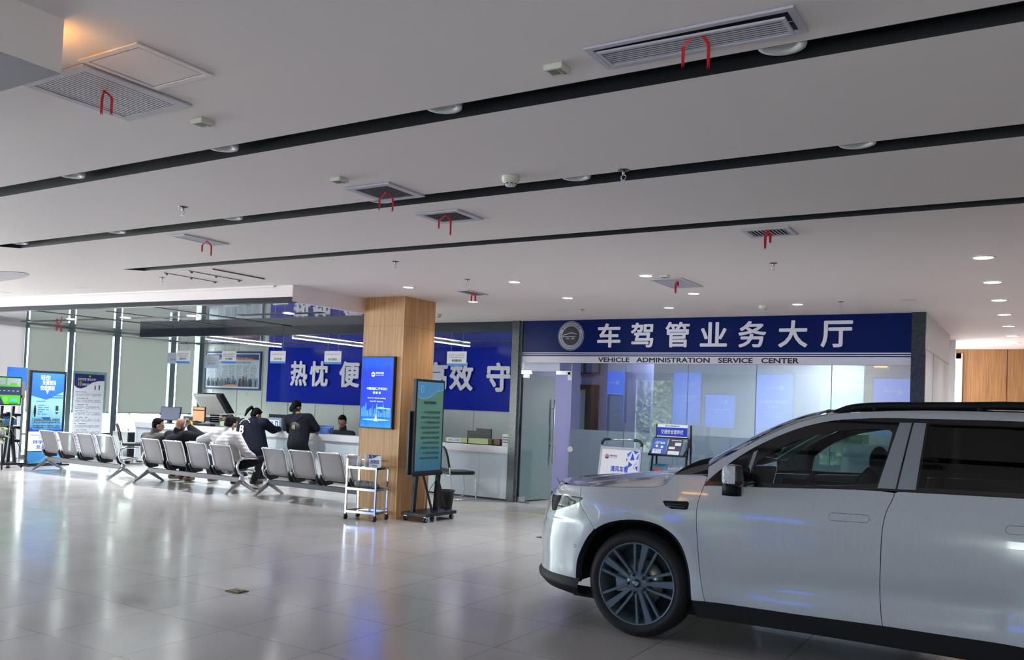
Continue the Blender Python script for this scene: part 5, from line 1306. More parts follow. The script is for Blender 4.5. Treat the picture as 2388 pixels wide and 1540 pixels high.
ws = [p for p in RT_s if p[0] < 1.22]; m = MB().use(glass_mat('windscreen', (120, 160, 156), 1.0, ior=1.5), True); loft(m, ws, [.045 + .0 * k for k in range(len(ws))], drop=[.16 - .06 * k / len(ws) for k in range(len(ws))]); m.build('windscreen', car)
rf = [p for p in RT_s if p[0] >= 1.19] + extra_r; m = MB().use(cblack, True); loft(m, rf, .06); m.build('roof', car)
# roof rails
rr_px = [(1946, 963), (1965, 955), (1985, 949), (2022, 944.8), (2080, 943.4), (2143, 943.6), (2264, 943.6), (2388, 944)]
for sd in (0, 1):
    pts = []
    for px_, py_ in rr_px:
        p = ony(px_, py_ + 4, CY + .33); pts.append(p)
    pts += [Vector((CX + 2.8, CY + .33, pts[-1].z - .02)), Vector((CX + 3.2, CY + .35, pts[-1].z - .06))]
    if sd: pts = [Vector((p.x, 2 * CY + CW - p.y, p.z)) for p in pts]
    m = MB().use(cdark, True); m.tube(smooth_line([tuple(p) for p in pts], 3), .02, 8, flat=1.25)
    for k in (0, 3, 6): m.cyl(pts[k] + Vector((.05, 0, -.045)), pts[k] + Vector((.05, 0, .005)), .02)
    m.build('roof_rail', car)
# sill cladding, lower lip, arch liners, floor pan
m = MB().use(cdark)
for yy, sg in ((CY + .05, 1), (CY + CW - .05, -1)):
    m.prism([(.44, .21), (2.36, .24), (2.40, zs + .004), (2.2, zs), (1.59, sill[3][1]), (1.0, sill[2][1]), (.47, sill[1][1]), (.40, sill[0][1])], Matrix.Translation((CX, yy, 0)) @ Matrix(((1, 0, 0, 0), (0, 0, 1, 0), (0, 1, 0, 0), (0, 0, 0, 1))), .12 * sg)
m.build('sill_cladding', car)
m = MB().use(cdark); m.box(CX - .55, CX + 3.7, CY + .18, CY + CW - .18, .19, .27); m.build('underbody', car)
# lip spoiler
m = MB().use(cdark, True); rows = []
for zz_, oo in ((.352, .004), (.33, -.022), (.305, -.018), (.26, .03), (.24, .09)):
    row = []
    for k in range(25):
        u_ = nose_u(.4) + (arch_s[0][0] + .03 - nose_u(.4)) * k / 24; p = S(u_, .37); s0, i0 = plan(u_, .37); s1, i1 = plan(u_ + .02, .37)
        d = Vector((s1 - s0, i1 - i0, 0)).normalized(); nn = Vector((-d.y, d.x, 0)); zk = zz_ - .035 * k / 24 * (1 if zz_ < .34 else 0) 
        row.append(p + nn * oo * .9 + Vector((0, 0, zk - p.z)))
    rows.append(row)
m.grid(rows); m.grid([[Vector((p[0], 2 * CY + CW - p[1], p[2])) for p in row] for row in rows]); m.build('lip_spoiler', car)
# wheel arch liner: black tunnel behind the opening
for wx, arc in ((0.0, arch_s), (2.825, RB[::-1] + RA)):
    m = MB().use(cdark, True)
    A = [S(u_, z_, .004) for u_, z_ in arc]; B = [p + Vector((0, .5, 0)) for p in A]; m.grid([A, B])
    if wx == 0: m.grid([[S(u_, z_, .006) for u_, z_ in shrink(arc, 0)], [S(u_ * .93 + 0, .37 + (z_ - .37) * .955, .03) for u_, z_ in arc]])
    m.af([m.av(p) for p in B], False)
    A2 = [Vector((p.x, 2 * CY + CW - p.y, p.z)) for p in A]; B2 = [p - Vector((0, .5, 0)) for p in A2]; m.grid([A2, B2]); m.af([m.av(p) for p in B2], False)
    m.build('arch_liner', car)
# headlamp
lamp = mat('lamp_glass', (112, 110, 112), .25); lampd = mat('lamp_dark', (34, 36, 42), .3)
m = MB().use(lampd, True); panel(m, lighth, off=.012, st=.02, gap=-.004); m.use(lamp)
q = U([(1299, 1172), (1309, 1172), (1310, 1183), (1299, 1185)]); panel(m, q, off=.006, st=.02); q = U([(1316, 1170), (1338, 1168), (1330, 1174), (1316, 1179)]); panel(m, q, off=.006, st=.02); m.build('headlamp', car)
m = MB().use(glass_mat('lamp_cover', (190, 195, 200), .55, ior=1.35), True); panel(m, lighth, off=.0, st=.02, gap=.001, fold=0); m.build('headlamp_cover', car)
m = MB().use(cgap, True); c_ = uz(1341, 1273); panel(m, [(c_[0] + .012 * math.cos(k), c_[1] + .012 * math.sin(k)) for k in [i * PI / 6 for i in range(12)]], off=-.0006, st=.01, gap=0, fold=0); m.use(cpaint); panel(m, [(c_[0] + .009 * math.cos(k), c_[1] + .009 * math.sin(k)) for k in [i * PI / 6 for i in range(12)]], off=-.0012, st=.01, gap=0, fold=0); m.build('parking_sensor', car)
# door mirror
def mirpt(px_, py_, w_): return ony(px_, py_, CY + w_)
wrap = mat('mirror_wrap', (196, 198, 206), .22); add_bump(wrap, 28, .9, 3, dist=.02)
sub = MB().use(cblack, True)
sub.obox(mirpt(1717, 1109, -.10), (.14, .19, .14)); mo = sub.build('door_mirror', car, bevel=.04)
mo.modifiers['bevel'].segments = 5
m = MB().use(wrap, True); c0 = mirpt(1716, 1110, -.10); rows = []
for i in range(9):
    row = []
    for j in range(11):
        th = math.radians(200 + 78 * i / 8); ph = math.radians(55 - 82 * j / 10)
        e_ = lambda v, k_: math.copysign(abs(v) ** k_, v); row.append(c0 + Vector((.076 * e_(math.cos(ph), .5) * e_(math.cos(th), .55), .101 * e_(math.cos(ph), .5) * e_(math.sin(th), .55), .076 * e_(math.sin(ph), .6))))
    rows.append(row)
m.grid(rows); m.build('protective_wrap', mo)
m = MB().use(cblack, True); p0 = mirpt(1722, 1128, -.08); m.obox(p0 + Vector((.01, .03, .0)), (.13, .17, .035)); m.build('mirror_base', mo, bevel=.012)
m = MB().use(cdark, True); pA = mirpt(1704, 1133, -.09); pB = mirpt(1706, 1156, -.09)
m.lathe([(0, 0), (.062, .0), (.060, .05), (.052, .115), (.0, .12)], Matrix.Translation((pB.x, pB.y, pB.z)), 20); m.build('camera_pod', mo)
# interior
cin = mat('car_interior', (40, 42, 48), .7); cin2 = mat('car_headliner', (84, 80, 78), .8)
for yy in (CY + .52, CY + 1.38):
    for sx_ in (1.25, 2.15):
        m = MB().use(cin, True)
        m.sphere((CX + sx_ + .12, yy, .92), (.11, .24, .36), 14, 9, Euler((0, .22, 0)).to_matrix()); m.sphere((CX + sx_ + .23, yy, 1.30), (.06, .13, .10), 14, 9); m.sphere((CX + sx_ - .12, yy, .62), (.28, .24, .12), 14, 8); m.cyl((CX + sx_ + .19, yy, 1.15), (CX + sx_ + .23, yy, 1.25), .02); m.build('car_seat', car)
m = MB().use(cin, True); m.box(CX + .45, CX + .85, CY + .12, CY + CW - .12, .75, .98); m.sphere((CX + .68, CY + .95, 1.0), (.22, .72, .05), 16, 8); m.build('dashboard', car)
m = MB().use(cin, True); T = Matrix.Translation((CX + 1.0, CY + .50, 1.02)) @ Euler((0, math.radians(-66), 0)).to_matrix().to_4x4()
m.tube([T @ Vector((.18 * math.cos(a), .18 * math.sin(a), 0)) for a in [2 * PI * k / 28 for k in range(28)]], .015, 8, closed=True); m.cyl(T @ Vector((0, 0, -.02)), T @ Vector((0, 0, .03)), .06)
for a in (0.1, PI - .1, PI * 1.5): m.bar(T @ Vector((0, 0, 0)), T @ Vector((.17 * math.cos(a), .17 * math.sin(a), 0)), .03, .012)
m.cyl(T @ Vector((0, 0, -.02)), T @ Vector((0, 0, -.22)), .04); m.build('steering_wheel', car)
m = MB().use(cin2, True); rows = [[(CX + s_, CY + .34 + (CW - .68) * j / 8, 1.585 + .03 * (1 - (j / 4 - 1) ** 2)) for j in range(9)] for s_ in (1.15, 1.6, 2.2, 3.0, 3.3)]; m.grid(rows)
for yy, sg in ((CY + .22, 1), (CY + CW - .22, -1)): m.bar((CX + 1.72, yy + .03 * sg, .9), (CX + 1.80, yy + .08 * sg, 1.56), .03, .05)
m.build('headliner', car)
m = MB().use(cin, True); m.box(CX + .5, CX + 3.3, CY + .16, CY + CW - .16, .28, .34); m.box(CX + .9, CX + 1.5, CY + .85, CY + 1.05, .34, .72); m.build('cabin_floor', car)
for yy in (CY + .12, CY + CW - .16): MB().use(cin).box(CX + .55, CX + 2.75, yy, yy + .04, .34, 1.06).build('door_card', car)
m = MB().use(cin, True).obox((CX + .98, CY + .95, 1.5), (.02, .24, .07)); m.build('rear_view_mirror', car)

# wheels --------------------------------------------------------------
tyre = mat('tyre_rubber', (14, 16, 22), .75); rimm = mat('rim_grey', (86, 102, 110), .35, .25); rimd = mat('rim_dark', (14, 18, 25), .4, .2)
R_, RR = .371, .284
def wheel(x, y, side, parent):
    """side=-1: outer face towards -y"""
    Tw = Matrix.Translation((x, y, R_)) @ Matrix.Rotation(-PI / 2 * side * -1, 4, 'X')
    if side < 0: Tw = Matrix.Translation((x, y, R_)) @ Matrix.Rotation(PI / 2, 4, 'X')
    else: Tw = Matrix.Translation((x, y, R_)) @ Matrix.Rotation(-PI / 2, 4, 'X')
    # local z points outwards
    m = MB().use(tyre, True); m.lathe([(RR - .004, -.235), (RR + .03, -.24), (R_ - .03, -.235), (R_ - .004, -.215), (R_, -.19), (R_, -.155), (R_ - .008, -.15), (R_ - .008, -.14), (R_, -.135), (R_ + .001, -.095), (R_ - .008, -.09), (R_ - .008, -.08), (R_, -.075), (R_, -.045), (R_ - .006, -.02), (R_ - .03, .0), (RR + .045, .012), (RR + .02, .012), (RR + .012, .004), (RR + .002, .006), (RR - .004, -.01)], Tw, 72)
    m.use(rimd)
    for k in range(56):
        a = 2 * PI * k / 56; c, s_ = math.cos(a), math.sin(a); r_ = R_ - .006
        T2 = Tw @ Matrix.Rotation(a, 4, 'Z'); m.T = T2; m.box(R_ - .012, R_ + .0004, -.003, .003, -.062, -.040); m.T = None
    w_ = m.build('wheel', parent)
    m = MB().use(rimm, True); m.lathe([(RR, .008), (RR - .008, .010), (RR - .012, .002), (RR - .02, -.03), (RR - .035, -.08), (RR - .03, -.2)], Tw, 64)
    m.build('rim', w_)
    m = MB().use(rimm)
    def spoke(a0, r0, a1, r1, w0_, w1_, z0, z1, th=.018):
        p0 = Vector((r0 * math.cos(a0), r0 * math.sin(a0), 0)); p1 = Vector((r1 * math.cos(a1), r1 * math.sin(a1), 0)); d = (p1 - p0).normalized(); q_ = Vector((-d.y, d.x, 0))
        P = []
        for p_, w__, z_ in ((p0, w0_, z0), (p1, w1_, z1)):
            for sg in (-1, 1):
                P.append((p_ + q_ * sg * w__ / 2, z_))
        top = [m.av(Tw @ (v + Vector((0, 0, z_)))) for v, z_ in P]; bot = [m.av(Tw @ (v + q_ * (.3 * (1 if i % 2 else -1)) * .01 + Vector((0, 0, z_ - th)))) for i, (v, z_) in enumerate(P)]
        m.af((top[0], top[2], top[3], top[1])); m.af((top[0], bot[0], bot[2], top[2]), False); m.af((top[1], top[3], bot[3], bot[1]), False); m.af((bot[0], bot[1], bot[3], bot[2]), False)
    mirr = 1
    for k in range(5):
        a = math.radians(77 + 72 * k)
        spoke(a, .03, a, RR - .008, .016, .05, -.012, .006, .03)
        lu = a + math.radians(36); 
        spoke(lu - .12, .070, a + math.radians(17), RR - .008, .014, .018, -.015, .004, .024)
        spoke(lu + .12, .070, a + math.radians(53), RR - .008, .014, .018, -.015, .004, .024)
    m.lathe([(0, -.01), (.05, -.008), (.085, -.018), (.088, -.05)], Tw, 40)
    m.build('spokes', w_)
    m = MB().use(rimd, True)
    for k in range(5):
        a = math.radians(77 + 36 + 72 * k); T2 = Tw @ Matrix.Translation((.063 * math.cos(a), .063 * math.sin(a), 0)); m.lathe([(0, -.006), (.012, -.004), (.0135, -.02)], T2, 14)
    m.build('lug_nuts', w_)
    m = MB().use(mat('cap_teal', (40, 56, 66), .3, .4), True); m.lathe([(0, .002), (.026, .002), (.03, -.004), (.03, -.012)], Tw, 28)
    m.use(mat('cap_silver', (190, 196, 204), .3, .4))
    for pts in ([(-.013, -.002), (-.006, .014), (.009, .014), (.005, .007), (-.001, .007), (-.005, -.001), (.001, -.012), (-.005, -.013)], [(.013, .002), (.006, -.014), (-.009, -.014), (-.005, -.007), (.001, -.007), (.005, .001), (-.001, .012), (.005, .013)]):
        m.prism(pts, Tw @ Matrix.Translation((0, 0, .0015)), .002)
    m.build('centre_cap', w_)
    m = MB().use(mat('brake_steel', (120, 120, 118), .3, .7), True); m.lathe([(.07, -.085), (.165, -.085), (.168, -.11), (.07, -.11)], Tw, 48); m.use(mat('caliper_grey', (150, 150, 152), .4, .5)); T3 = Tw @ Matrix.Rotation(math.radians(188), 4, 'Z'); m.T = T3; m.box(.10, .185, -.06, .06, -.125, -.07); m.T = None
    m.build('brake_disc', w_)
    m = MB().use(rimd, True).lathe([(0, -.14), (RR - .03, -.14)], Tw, 40); m.build('backing_plate', w_)
for x in (0.0, 2.825):
    wheel(CX + x, CY + .045, -1, car); wheel(CX + x, CY + CW - .045, 1, car)
m = MB().use(brass, True); p = ony(1498, 1457, CY + .03); m.sphere(p, (.006, .003, .006), 8, 6); m.build('balance_weight', car)
# ------------------------------------------------------------------ stands by the glass facade
kg = grad_mat('kiosk_gradient', [(.12, (60, 130, 195)), (.3, (120, 180, 195)), (.55, (150, 200, 192)), (.85, (130, 190, 205)), (1.2, (80, 150, 205))], .10, 2, .70, 1.93)
kb = mat('kiosk_blue', (44, 110, 205), .6, emit=.08); kd = mat('kiosk_deep', (28, 74, 190), .6, emit=.08); kw = mat('kiosk_white', (226, 232, 242), .6, emit=.05)
t = thing('poster_screen', 'tall black framed light box with blue-green traffic poster, near the far left bench', 'display stand', (-17.3, 10.16, 0))
X0, Y0, Y1 = -17.35, 9.775, 10.54
MB().use(slotm).box(X0 - .06, X0, Y0, Y1, .03, 1.93).build('casing', t, bevel=.004); MB().use(slotm).box(X0 - .22, X0 + .10, Y0 - .02, Y1 + .10, 0, .03).build('base', t)
f = Face(frame((X0, Y0, 0), (0, 1, 0), (1, 0, 0))); W3 = Y1 - Y0
f.rect(.05, .705, W3 - .05, 1.88, kg, 0)
f.poly([(.05, 1.88), (.05, 1.42), (.2, 1.38), (.36, 1.34), (.5, 1.41), (W3 - .05, 1.52), (W3 - .05, 1.88)], kb, 1)
f.text('轻伤', .22, 1.74, .42, 1.84, kw, 2, .02); f.text('先撤现场', .26, 1.64, .54, 1.74, kw, 2, .02); f.text('快速理赔', .22, 1.53, .52, 1.63, kw, 2, .02)
f.poly([(.34, 1.53), (.40, 1.53), (.37, 1.45)], kw, 2)
f.lines(.33, 1.42, .70, 2, .045, kb, 2, .55, 3, .03, .95); f.lines(.14, 1.30, .34, 1, .03, kb, 2, .5)
f.lines(.20, 1.22, .42, 5, .045, kb, 2, .35, 7); f.disc(.135, 1.2, .018, ink, 2); f.poly([(.115, 1.18), (.155, 1.18), (.16, 1.08), (.15, .98), (.13, .98), (.11, 1.08)], ink, 2)
f.rect(.56, 1.12, .62, 1.22, pb, 2); f.poly([(.55, 1.09), (.63, 1.09), (.59, 1.04)], pb, 2)
for v0, v1 in ((.85 + .0, .97), (.73, .82)):
    for a, c, d, e_ in ((.09, .098, v0, v1), (.66, .668, v0, v1), (.09, .668, v0, v0 + .004), (.09, .668, v1 - .004, v1)): f.rect(a, d, c, e_, kd, 2)
f.poly([(.27, .985), (.47, .985), (.44, .95), (.30, .95)], kd, 3); f.lines(.12, .935, .65, 3, .032, pb, 3, .5, 11, .022, .95); f.lines(.12, .80, .65, 2, .03, pb, 3, .5, 12, .022, .9)
f.poly([(.05, .705), (W3 - .05, .705), (W3 - .05, .735), (.6, .72), (.5, .74), (.3, .715), (.12, .73), (.05, .78)], kd, 2)
f.rect(.03, .30, W3 - .03, .695, kw, 0); f.rect(.03, .05, W3 - .03, .285, mat('kiosk_cyan', (90, 170, 220), .6), 0); f.poly([(.03, .05), (.3, .12), (.5, .285), (.03, .285)], mat('kiosk_cyan2', (60, 140, 205), .6), 1); f.poly([(.4, .05), (W3 - .03, .16), (W3 - .03, .05)], mat('kiosk_cyan3', (120, 195, 232), .6), 1)
f.text('Huanyu Vehicle', .08, .60, .52, .64, pb, 1); f.text('Traffic', .25, .55, .42, .59, pb, 1); f.text('环宇车管', .13, .44, .56, .52, kd, 1, .02); f.text('交通安全', .2, .34, .6, .42, kd, 1, .02)
f.build('print', t)
t = thing('roll_up_banner', 'white roll-up banner with dark blue rounded heading, behind the left bench', 'banner', (-18.4, 11.72, 0))
X0 = -18.4; MB().use(alu).box(X0 - .12, X0 + .06, 11.30, 12.14, 0, .07).build('base', t); MB().use(glass_mat('acrylic_edge', (215, 232, 232), 1, .1)).box(X0 - .014, X0 - .004, 11.30, 12.14, .07, 1.99).build('acrylic_panel', t)
MB().use(kw).box(X0 - .003, X0, 11.36, 12.08, .09, 1.93).build('sheet', t); MB().use(alu).cyl((X0 - .03, 11.72, .05), (X0 - .03, 11.72, 1.9), .012).build('pole', t)
f = Face(frame((X0, 11.36, .09), (0, 1, 0), (1, 0, 0))); hn = mat('banner_navy', (44, 54, 124), .35)
f.poly([(0, 1.84), (0, 1.58), (.06, 1.53), (.16, 1.51), (.28, 1.55), (.42, 1.65), (.56, 1.69), (.72, 1.70), (.72, 1.84)], hn, 0)
f.disc(.36, 1.79, .025, mat('print_gold', (220, 180, 70), .6), 1); f.text('公安交管“惠民政策”', .08, 1.69, .52, 1.75, pw, 1, .02); f.text('10', .09, 1.57, .17, 1.67, MATS['print_gold'], 1, .03); f.text('项便民措施', .18, 1.575, .36, 1.63, pw, 1, .02)
for u in (.50, .60): f.disc(u, 1.58, .02, orange if u < .55 else pb, 1); f.rect(u - .014, 1.49, u + .014, 1.56, pb, 1)
for k in range(10): f.lines(.05, 1.43 - k * .142, .35, 1, .02, ink, 1, .6, k); f.lines(.05, 1.39 - k * .142, .66, 3, .022, pg, 1, .4, 20 + k)
f.build('print', t)
t = thing('video_screen', 'landscape screen with a green road animation, cut by the left picture edge', 'screen', (-17.25, 9.0, 0)); X0 = -17.2
MB().use(slotm).box(X0 - .05, X0, 8.55, 9.54, 1.215, 1.772).build('casing', t, bevel=.004)
f = Face(frame((X0, 8.55, 1.215), (0, 1, 0), (1, 0, 0))); rg = mat('road_green', (100, 200, 60), .4, emit=.12); rs = mat('road_slate', (58, 70, 104), .4, emit=.06); bgq = mat('build_grey', (176, 186, 196), .4, emit=.06)
f.rect(.02, .02, .97, .535, rg, 0); f.rect(.02, .20, .97, .36, rs, 1); f.poly([(.02, .02), (.66, .02), (.56, .21), (.02, .21)], rs, 1)
for k in range(11): f.rect(.03 + k * .086, .275, .075 + k * .086, .285, kw, 2)
for u in (.10, .32, .54): f.rect(u, .40, u + .13, .52, bgq, 2)
f.rect(.70, .43, .95, .52, bgq, 2); f.rect(.70, .39, .76, .43, bgq, 2); f.rect(.89, .39, .95, .43, bgq, 2); f.disc(.68, .12, .05, mat('tree_green', (120, 220, 90), .4, emit=.1), 2, ry=.06); f.rect(.79, .075, .91, .13, mat('car_cyan', (80, 200, 225), .4, emit=.1), 2); f.rect(.75, .035, .93, .05, pb, 2)
f.build('display', t)
m = MB().use(base)
for y in (9.18, 9.40): m.bar((X0 - .05, y - .04, .06), (X0 - .06, y + .03, 1.2), .05)
m.bar((X0 - .0, 9.25, .06), (X0 - .05, 9.33, .75), .05).bar((X0 - .0, 9.48, .06), (X0 - .05, 9.42, .75), .05); m.build('uprights', t)
MB().use(base).box(X0 - .3, X0 + .15, 8.7, 9.62, .06, .10).build('base_plate', t)
for y in (8.75, 9.57): MB().use(slotm).cyl((X0 + .08, y - .015, .03), (X0 + .08, y + .015, .03), .03).build('wheel', t)
MB().use(dark, True).tube([(X0 - .02, 9.36, .8), (X0 + .02, 9.5, .5), (X0 + .02, 9.6, .3), (X0 + .05, 9.7, .12), (X0, 9.75, .01)], .007, 6).build('cable', t)
t = thing('newspaper_rack', 'black slatted rack with newspapers, between the video screen and the light box', 'rack', (-17.75, 9.75, 0))
m = MB().use(base)
for y in (9.52, 9.74): m.bar((-17.9, y, 0), (-18.05, y, 1.42), .05)
m.build('uprights', t); m = MB().use(base)
for z in (.45, .72, .98, 1.36): m.box(-18.1, -17.9, 9.45, 9.95, z, z + .05)
m.build('shelves', t)
for k, z in enumerate((.52, .80, 1.06)): MB().use(pw if k != 1 else mat('news_blue', (90, 140, 200), .5)).obox((-17.93, 9.7, z + .10), (.01, .36, .2), ry=-.1).build('newspaper', t)
MB().use(mat('news_grey', (120, 116, 112), .7)).obox((-18.02, 9.85, 1.52), (.02, .42, .34), ry=-.1).build('newspaper', t)
MB().use(kb).box(-18.06, -18.03, 9.70, 10.1, 1.5, 1.98).build('poster_board', t)
# plant at the left edge
t = thing('potted_plant', 'leafy potted plant on a black stand at the left picture edge', 'plant', (-16.9, 8.98, 0))
m = MB().use(base)
for a in (0.3, 2.4, 4.5): m.bar((-16.9 + .12 * math.cos(a), 8.98 + .12 * math.sin(a), 0), (-16.9 + .09 * math.cos(a), 8.98 + .09 * math.sin(a), .62), .025)
m.cyl((-16.9, 8.98, .6), (-16.9, 8.98, .63), .12); m.build('plant_stand', t)
MB().use(white, True).lathe([(0, .63), (.08, .63), (.11, .80), (.095, .80), (.09, .77), (0, .77)], Matrix.Translation((-16.9, 8.98, 0)), 20).build('pot', t)
leafm = mat('leaf_green', (86, 110, 74), .45); add_noise_col(leafm, (62, 86, 56), (150, 160, 120), 14, 3); rr = random.Random(2); m = MB().use(leafm, True)
stems = MB().use(mat('stem_green', (90, 100, 60), .6))
for k in range(26):
    a = rr.uniform(0, 2 * PI); L = rr.uniform(.12, .30); z = .8 + rr.uniform(-.25, .30); c = Vector((-16.9 + L * math.cos(a), 8.98 + L * math.sin(a), z)); b0 = Vector((-16.9, 8.98, .78))
    stems.tube([b0, (b0 + c) / 2 + Vector((0, 0, .08)), c], .004, 5)
    d = Vector((math.cos(a), math.sin(a), rr.uniform(-.9, -.1))).normalized(); sx_ = Vector((-math.sin(a), math.cos(a), 0)); n3 = d.cross(sx_)
    rows = [[c + d * (t_ * .13) + sx_ * (s_ * .05 * math.sin(PI * min(1, t_ * .9 + .12))) + n3 * (abs(s_) * .012) for s_ in (-1, -.5, 0, .5, 1)] for t_ in (0, .2, .4, .6, .8, 1)]; m.grid(rows)
m.build('leaves', t); stems.build('stems', t)

# ------------------------------------------------------------------ A-frame sign and brochure rack behind the car
t = thing('a_frame_sign', 'white A-frame sign with blue triangles, standing between car bonnet and glass office', 'sign', (-5.15, 11.5, 0))
pv = Vector((-5.15, 11.40, 1.06)); Tn = Matrix.Translation((-5.47, 11.22, 0)) @ Matrix.Rotation(math.radians(80), 4, 'X')
m = MB().use(alu); m.T = Tn; m.box(0, .64, .04, .07, -.01, .01).box(0, .64, 1.04, 1.07, -.01, .01).box(0, .025, 0, 1.1, -.01, .01).box(.615, .64, 0, 1.1, -.01, .01)
m.cyl((.12, 1.18, 0), (.52, 1.18, 0), .014); m.build('front_frame', t)
m = MB().use(dark); m.T = Tn
for a, b_ in ((.012, .13), (.628, .51)): m.tube([(a, 1.09, 0), (a, 1.13, 0), (a + (b_ - a) * .3, 1.175, 0), (b_, 1.18, 0)], .02, 10)
m.build('corner_handles', t)
m = MB().use(mat('aframe_white', (222, 220, 226), .4)); m.T = Tn; m.box(.025, .615, .07, 1.04, -.004, .004); m.build('board', t)
m = MB().use(alu).bar((-5.46, 11.41, 1.05), (-5.46, 11.62, .0), .022).bar((-4.90, 11.41, 1.05), (-4.90, 11.62, .0), .022).bar((-5.46, 11.60, .12), (-4.90, 11.60, .12), .02); m.build('rear_frame', t)
f = Face(Tn @ Matrix.Translation((0, 0, .004))); b1 = mat('tri_blue', (16, 72, 200), .35); b2 = mat('tri_sky', (40, 120, 215), .35)
f.disc(.115, .93, .032, mat('logo_orange', (226, 110, 70), .4), 1, 20, a0=0, a1=PI); f.disc(.115, .925, .032, b1, 1, 20, a0=PI, a1=2 * PI - .01); f.text('環宇汽车', .16, .925, .27, .955, ink, 1, .01); f.text('HUANYU AUTO', .16, .905, .27, .915, pg, 1)
for k, tri in enumerate([((.42, .98), (.50, 1.03), (.44, .93)), ((.51, 1.03), (.60, 1.02), (.55, .98)), ((.505, 1.0), (.475, .89), (.545, .90)), ((.60, 1.0), (.56, .91), (.60, .915)), ((.46, .87), (.45, .78), (.52, .83)), ((.59, .89), (.53, .79), (.57, .84)), ((.44, .82), (.40, .79), (.45, .79)), ((.56, .80), (.60, .82), (.60, .74)), ((.42, .92), (.44, .90), (.42, .87)), ((.53, .79), (.55, .77), (.55, .79))]): f.poly(list(tri), b1 if k % 3 else b2, 1)
f.text('清风车管', .19, .715, .46, .80, b1, 1, .02); f.text('清廉服务', .19, .585, .46, .67, b1, 1, .02); f.build('print', t)
t = thing('brochure_rack', 'black brochure rack with blue header, standing behind the car bonnet', 'rack', (-4.63, 11.9, 0))
x0, x1 = -4.86, -4.36
m = MB().use(base)
for x in (x0, x1 + .02): m.bar((x, 12.05, 0), (x, 12.0, 1.40), .022); m.bar((x + .0, 11.68, 0), (x + .0, 11.92, 1.20), .022)
for z, y in ((.55, 11.78), (.95, 11.85), (1.2, 11.93)): m.box(x0, x1 + .02, y - .01, y + .012, z, z + .022)
for z in (.60, .98): m.box(x0, x1 + .02, 11.70, 11.72, z - .03, z + .0); m.bar((x0, 11.71, z - .02), (x0, 12.0, z + .16), .02); m.bar((x1 + .02, 11.71, z - .02), (x1 + .02, 12.0, z + .16), .02)
m.build('frame', t)
f = Face(frame((x0 + .02, 11.95, 1.16), (1, 0, 0), (0, -1, 0)) @ Matrix.Rotation(-.08, 4, 'X'))
f.rect(0, 0, .46, .245, kw, 0); f.rect(0, .075, .46, .20, mat('rack_blue', (16, 52, 190), .35), 1); f.text('重庆市车辆管理所宣传', .12, .212, .34, .232, ink, 1, .01); f.text('交通安全宣传栏', .06, .105, .40, .17, pw, 2, .02); f.build('header', t)
cols = [(mat('bro_blue', (70, 110, 196), .4), kw), (mat('bro_dark', (70, 62, 84), .4), pw), (mat('bro_teal', (80, 150, 180), .4), mat('bro_red', (206, 110, 90), .4)), (mat('bro_pale', (190, 204, 212), .4), pg)]
i_ = 0
for z in (.97, .60):
    for k in range(2):
        T4 = Matrix.Translation((x0 + .02 + k * .235, 11.72, z)) @ Matrix.Rotation(math.radians(58), 4, 'X'); mm = MB().use(cols[i_][0]); mm.T = T4; mm.box(0, .21, 0, .27, -.006, 0)
        mm.T = None; br_ = mm.build('brochure_stack', t); f = Face(T4); c2 = cols[i_][1]
        if i_ == 0: f.rect(.02, .02, .15, .09, c2, 0); f.disc(.07, .14, .02, c2, 0); f.disc(.15, .13, .02, c2, 0); f.lines(.03, .2, .18, 2, .02, c2, 0, .6); f.lines(.03, .075, .14, 3, .02, pb, 1, .3)
        elif i_ == 1: f.rect(.10, .16, .19, .21, c2, 0); f.rect(.02, .10, .11, .14, c2, 0); f.rect(.02, .01, .19, .07, c2, 0); f.lines(.02, .24, .19, 1, .02, c2, 0, .6)
        elif i_ == 2: f.poly([(.01, .18), (.06, .21), (.17, .19), (.2, .15), (.12, .13), (.03, .15)], c2, 0); f.poly([(0, 0), (.21, 0), (.21, .06), (.1, .1), (0, .05)], kb, 0)
        else: f.lines(.02, .24, .18, 10, .022, c2, 0, .35, 5)
        f.build('cover_print', br_); i_ += 1
# far-side twins of the car's paired panels become objects of their own
def split_sides(o):
    me = o.data; off = world_loc(o).y; mid = CY + CW / 2
    ys = [v.co.y + off for v in me.vertices]
    if not ys or min(ys) > mid or max(ys) < mid or any(abs(y - mid) < .25 for y in ys): return
    for side in (1, 0):
        bm = bmesh.new(); bm.from_mesh(me)
        kill = [v for v in bm.verts if (v.co.y + off > mid) != bool(side)]
        bmesh.ops.delete(bm, geom=kill, context='VERTS')
        if side: m2 = bpy.data.meshes.new(me.name)
        else: m2 = me.copy()
        if side:
            for q in me.materials: m2.materials.append(q)
        bm.to_mesh(m2); bm.free()
        if side: far = m2
        else: near = m2
    nm = o.name.split('.')[0]
    o.data = near
    c = bpy.data.objects.new(nm, far); C.objects.link(c); c.parent = o.parent
    c.location = o.location
for o in list(bpy.data.objects):
    if o.type == 'MESH' and o.parent is not None and (o.parent == car or o.parent.parent == car) and not o.name.startswith(('seats', 'sill_cladding_x')): split_sides(o)
